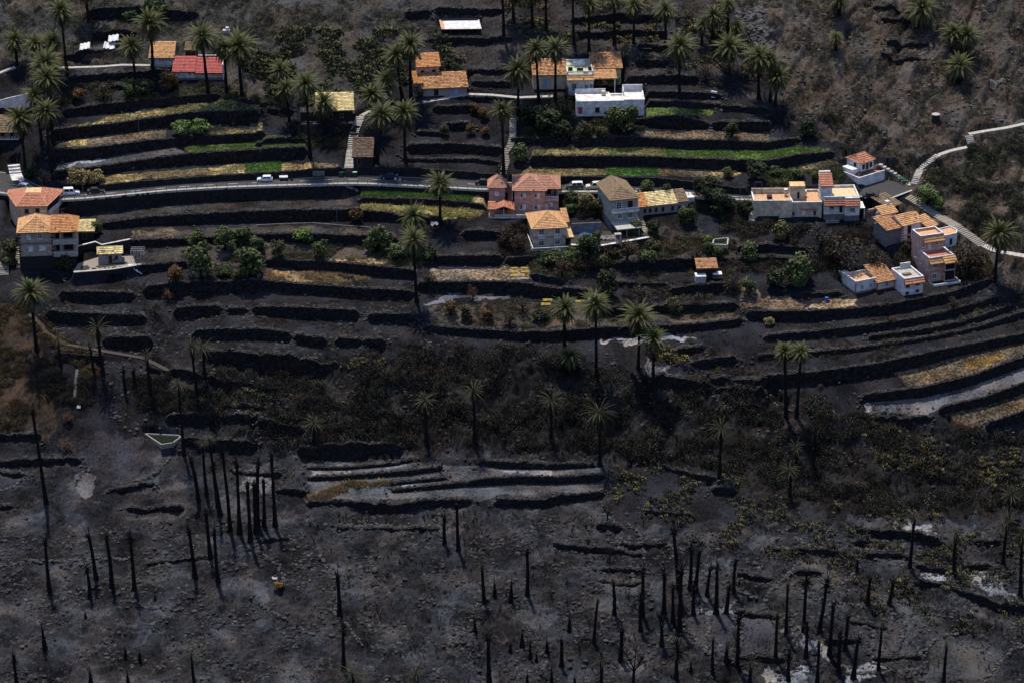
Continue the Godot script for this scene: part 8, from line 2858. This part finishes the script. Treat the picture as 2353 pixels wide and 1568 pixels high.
	# boulders one can pick out on the valley floor
	var stones := [[860, 1310, 9], [800, 1276, 6], [930, 1330, 8], [905, 1290, 6], [770, 1240, 6], [795, 1240, 5], [735, 1318, 5], [1010, 1312, 5], [945, 1282, 5], [880, 1345, 5], [660, 1408, 8], [830, 1430, 7], [760, 1362, 6], [1050, 1342, 6], [1310, 1512, 9], [1345, 1518, 8], [1340, 1530, 8], [1308, 1530, 8], [1385, 1415, 9], [1385, 1445, 8], [1270, 1358, 6], [1228, 1358, 5], [1360, 1395, 6], [1430, 1400, 6], [1496, 1395, 7], [1475, 1455, 6], [1240, 1475, 6], [1390, 1500, 6], [1960, 1535, 9], [1870, 1500, 10], [1850, 1520, 9], [1830, 1490, 9], [1790, 1560, 8], [490, 1520, 7], [520, 1525, 6], [470, 1500, 5], [330, 1480, 5], [420, 1270, 6], [395, 1262, 5], [960, 1500, 7], [1000, 1480, 6], [1050, 1520, 7], [1100, 1540, 7], [1150, 1500, 6], [1160, 1540, 8], [2090, 1345, 8], [2050, 1400, 8], [1990, 1420, 7], [2200, 1400, 9], [1440, 1180, 7], [600, 1300, 7], [575, 1310, 6], [300, 1195, 6], [160, 1200, 5], [60, 1190, 6], [1140, 1235, 6], [1180, 1225, 5], [1620, 1400, 9], [1660, 1390, 10], [1700, 1370, 8]]
	var shapes := []
	for i in 4:
		shapes.append(rock_mesh(840 + i, M.boulder))
	rng.seed = 60
	for q in stones:
		var p := ground(hit(q[0], q[1]))
		var r: float = q[2] / px_per_m(p) * 0.8
		var o := MeshInstance3D.new()
		o.mesh = shapes[rng.randi() % 4]
		o.name = numbered("boulder")
		add_child(o)
		o.position = p
		o.scale = Vector3(r, r * rng.randf_range(0.7, 1.1), r)
		o.rotation.y = rng.randf() * TAU
		locate(o, "large grey boulder" if q[2] > 7 else "small grey boulder", "boulder", "boulders on the burned valley floor", q[0], q[1])

func build_all() -> void:
	mat("earth_path", Color(0.055, 0.045, 0.036), 0.95)
	mat("soil", Color(0.085, 0.072, 0.060), 0.95, M.paving.albedo_texture, 0.3)
	mat("boulder", Color(0.075, 0.073, 0.074), 0.92, M.paving.albedo_texture, 0.5, true)
	landmarks.append_array([["heap of fallen reeds", 800, 1120], ["walled water basin", 373, 1005], ["pale round ash patch", 195, 1112], ["pale ash oval", 2148, 1322], ["orange grassy tuft", 640, 1345], ["large bare charred tree", 1455, 1510], ["great pale stair", 812, 330], ["bright green plot", 960, 447], ["tan bare field", 1080, 628], ["car park", 2035, 432], ["white ash streak", 1490, 778], ["ashen terrace end", 1998, 932], ["striped ash terraces", 1050, 1100], ["highest ledge path", 2290, 298], ["ladder-like thin stair", 173, 880], ["long stair", 2170, 505], ["winding stair", 1165, 345], ["green terrace strip", 1700, 355], ["rusty brown scrub corner", 40, 930], ["cluster of tall burned trunks", 545, 1140], ["smooth dark plots", 1680, 1460], ["pale ash bank at bottom", 1850, 1530], ["high burned double wall", 2070, 1232], ["dark car-park bins", 2068, 415], ["top picture edge's middle", 1176, 0], ["bottom picture edge's middle", 1176, 1568], ["lower left picture corner", 0, 1568], ["lower right picture corner", 2352, 1568], ["upper right picture corner", 2352, 0], ["upper left picture corner", 0, 0], ["broken stone lines", 1370, 1255]])
	build_road()
	make_houses()
	build_stairs()
	build_yards()
	park_cars()
	place_people()
	plant_palms()
	plant_trees()
	grow()
	small_things()

func _ready() -> void:
	var cam := Camera3D.new()
	cam.name = "camera"
	var pitch := deg_to_rad(24.0)
	cam_pos = Vector3(0, sin(pitch), cos(pitch)) * 800.0
	cam_basis = Basis(Vector3.RIGHT, -pitch)
	cam.transform = Transform3D(cam_basis, cam_pos)
	cam.fov = rad_to_deg(2.0 * atan(784.0 / FOCAL))
	cam.near = 1.0
	cam.far = 6000.0
	add_child(cam)
	var env := Environment.new()
	env.background_mode = Environment.BG_SKY
	var sky_mat := ProceduralSkyMaterial.new()
	sky_mat.sky_top_color = Color(0.29, 0.345, 0.47)
	sky_mat.sky_horizon_color = Color(0.50, 0.57, 0.68)
	sky_mat.sky_curve = 0.2
	sky_mat.ground_bottom_color = Color(0.06, 0.055, 0.05)
	sky_mat.ground_horizon_color = Color(0.3, 0.33, 0.4)
	sky_mat.energy_multiplier = 3.4
	var sky := Sky.new()
	sky.sky_material = sky_mat
	env.sky = sky
	env.tonemap_mode = Environment.TONE_MAPPER_LINEAR
	env.tonemap_exposure = 1.05
	env.sdfgi_enabled = true
	env.ssao_enabled = true
	env.ssil_enabled = true
	var we := WorldEnvironment.new()
	we.name = "world_environment"
	we.environment = env
	add_child(we)
	var sun := DirectionalLight3D.new()
	sun.name = "sun"
	var elev := deg_to_rad(67.0)
	var azim := deg_to_rad(18.0)
	sun.basis = Basis.looking_at(Vector3(sin(azim) * cos(elev), -sin(elev), cos(azim) * cos(elev)), Vector3.UP)
	sun.light_color = Color(1.0, 0.955, 0.88)
	sun.light_energy = 1.6
	sun.light_angular_distance = 0.5
	sun.shadow_enabled = true
	add_child(sun)

	fine_noise.seed = 3; fine_noise.frequency = 0.55; fine_noise.fractal_octaves = 2
	coarse_noise.seed = 8; coarse_noise.frequency = 0.06; coarse_noise.fractal_octaves = 3
	patch_noise.seed = 21; patch_noise.frequency = 0.16; patch_noise.fractal_octaves = 3
	make_materials()
	make_land()
	find_anchors()
	make_ground()
	level_ground()
	lay_ground()
	print("ground laid ", Time.get_ticks_msec())
	for e in wall_lines.size():
		build_wall(wall_lines[e], e)
	build_all()
	name_all()
	print("done ", Time.get_ticks_msec())
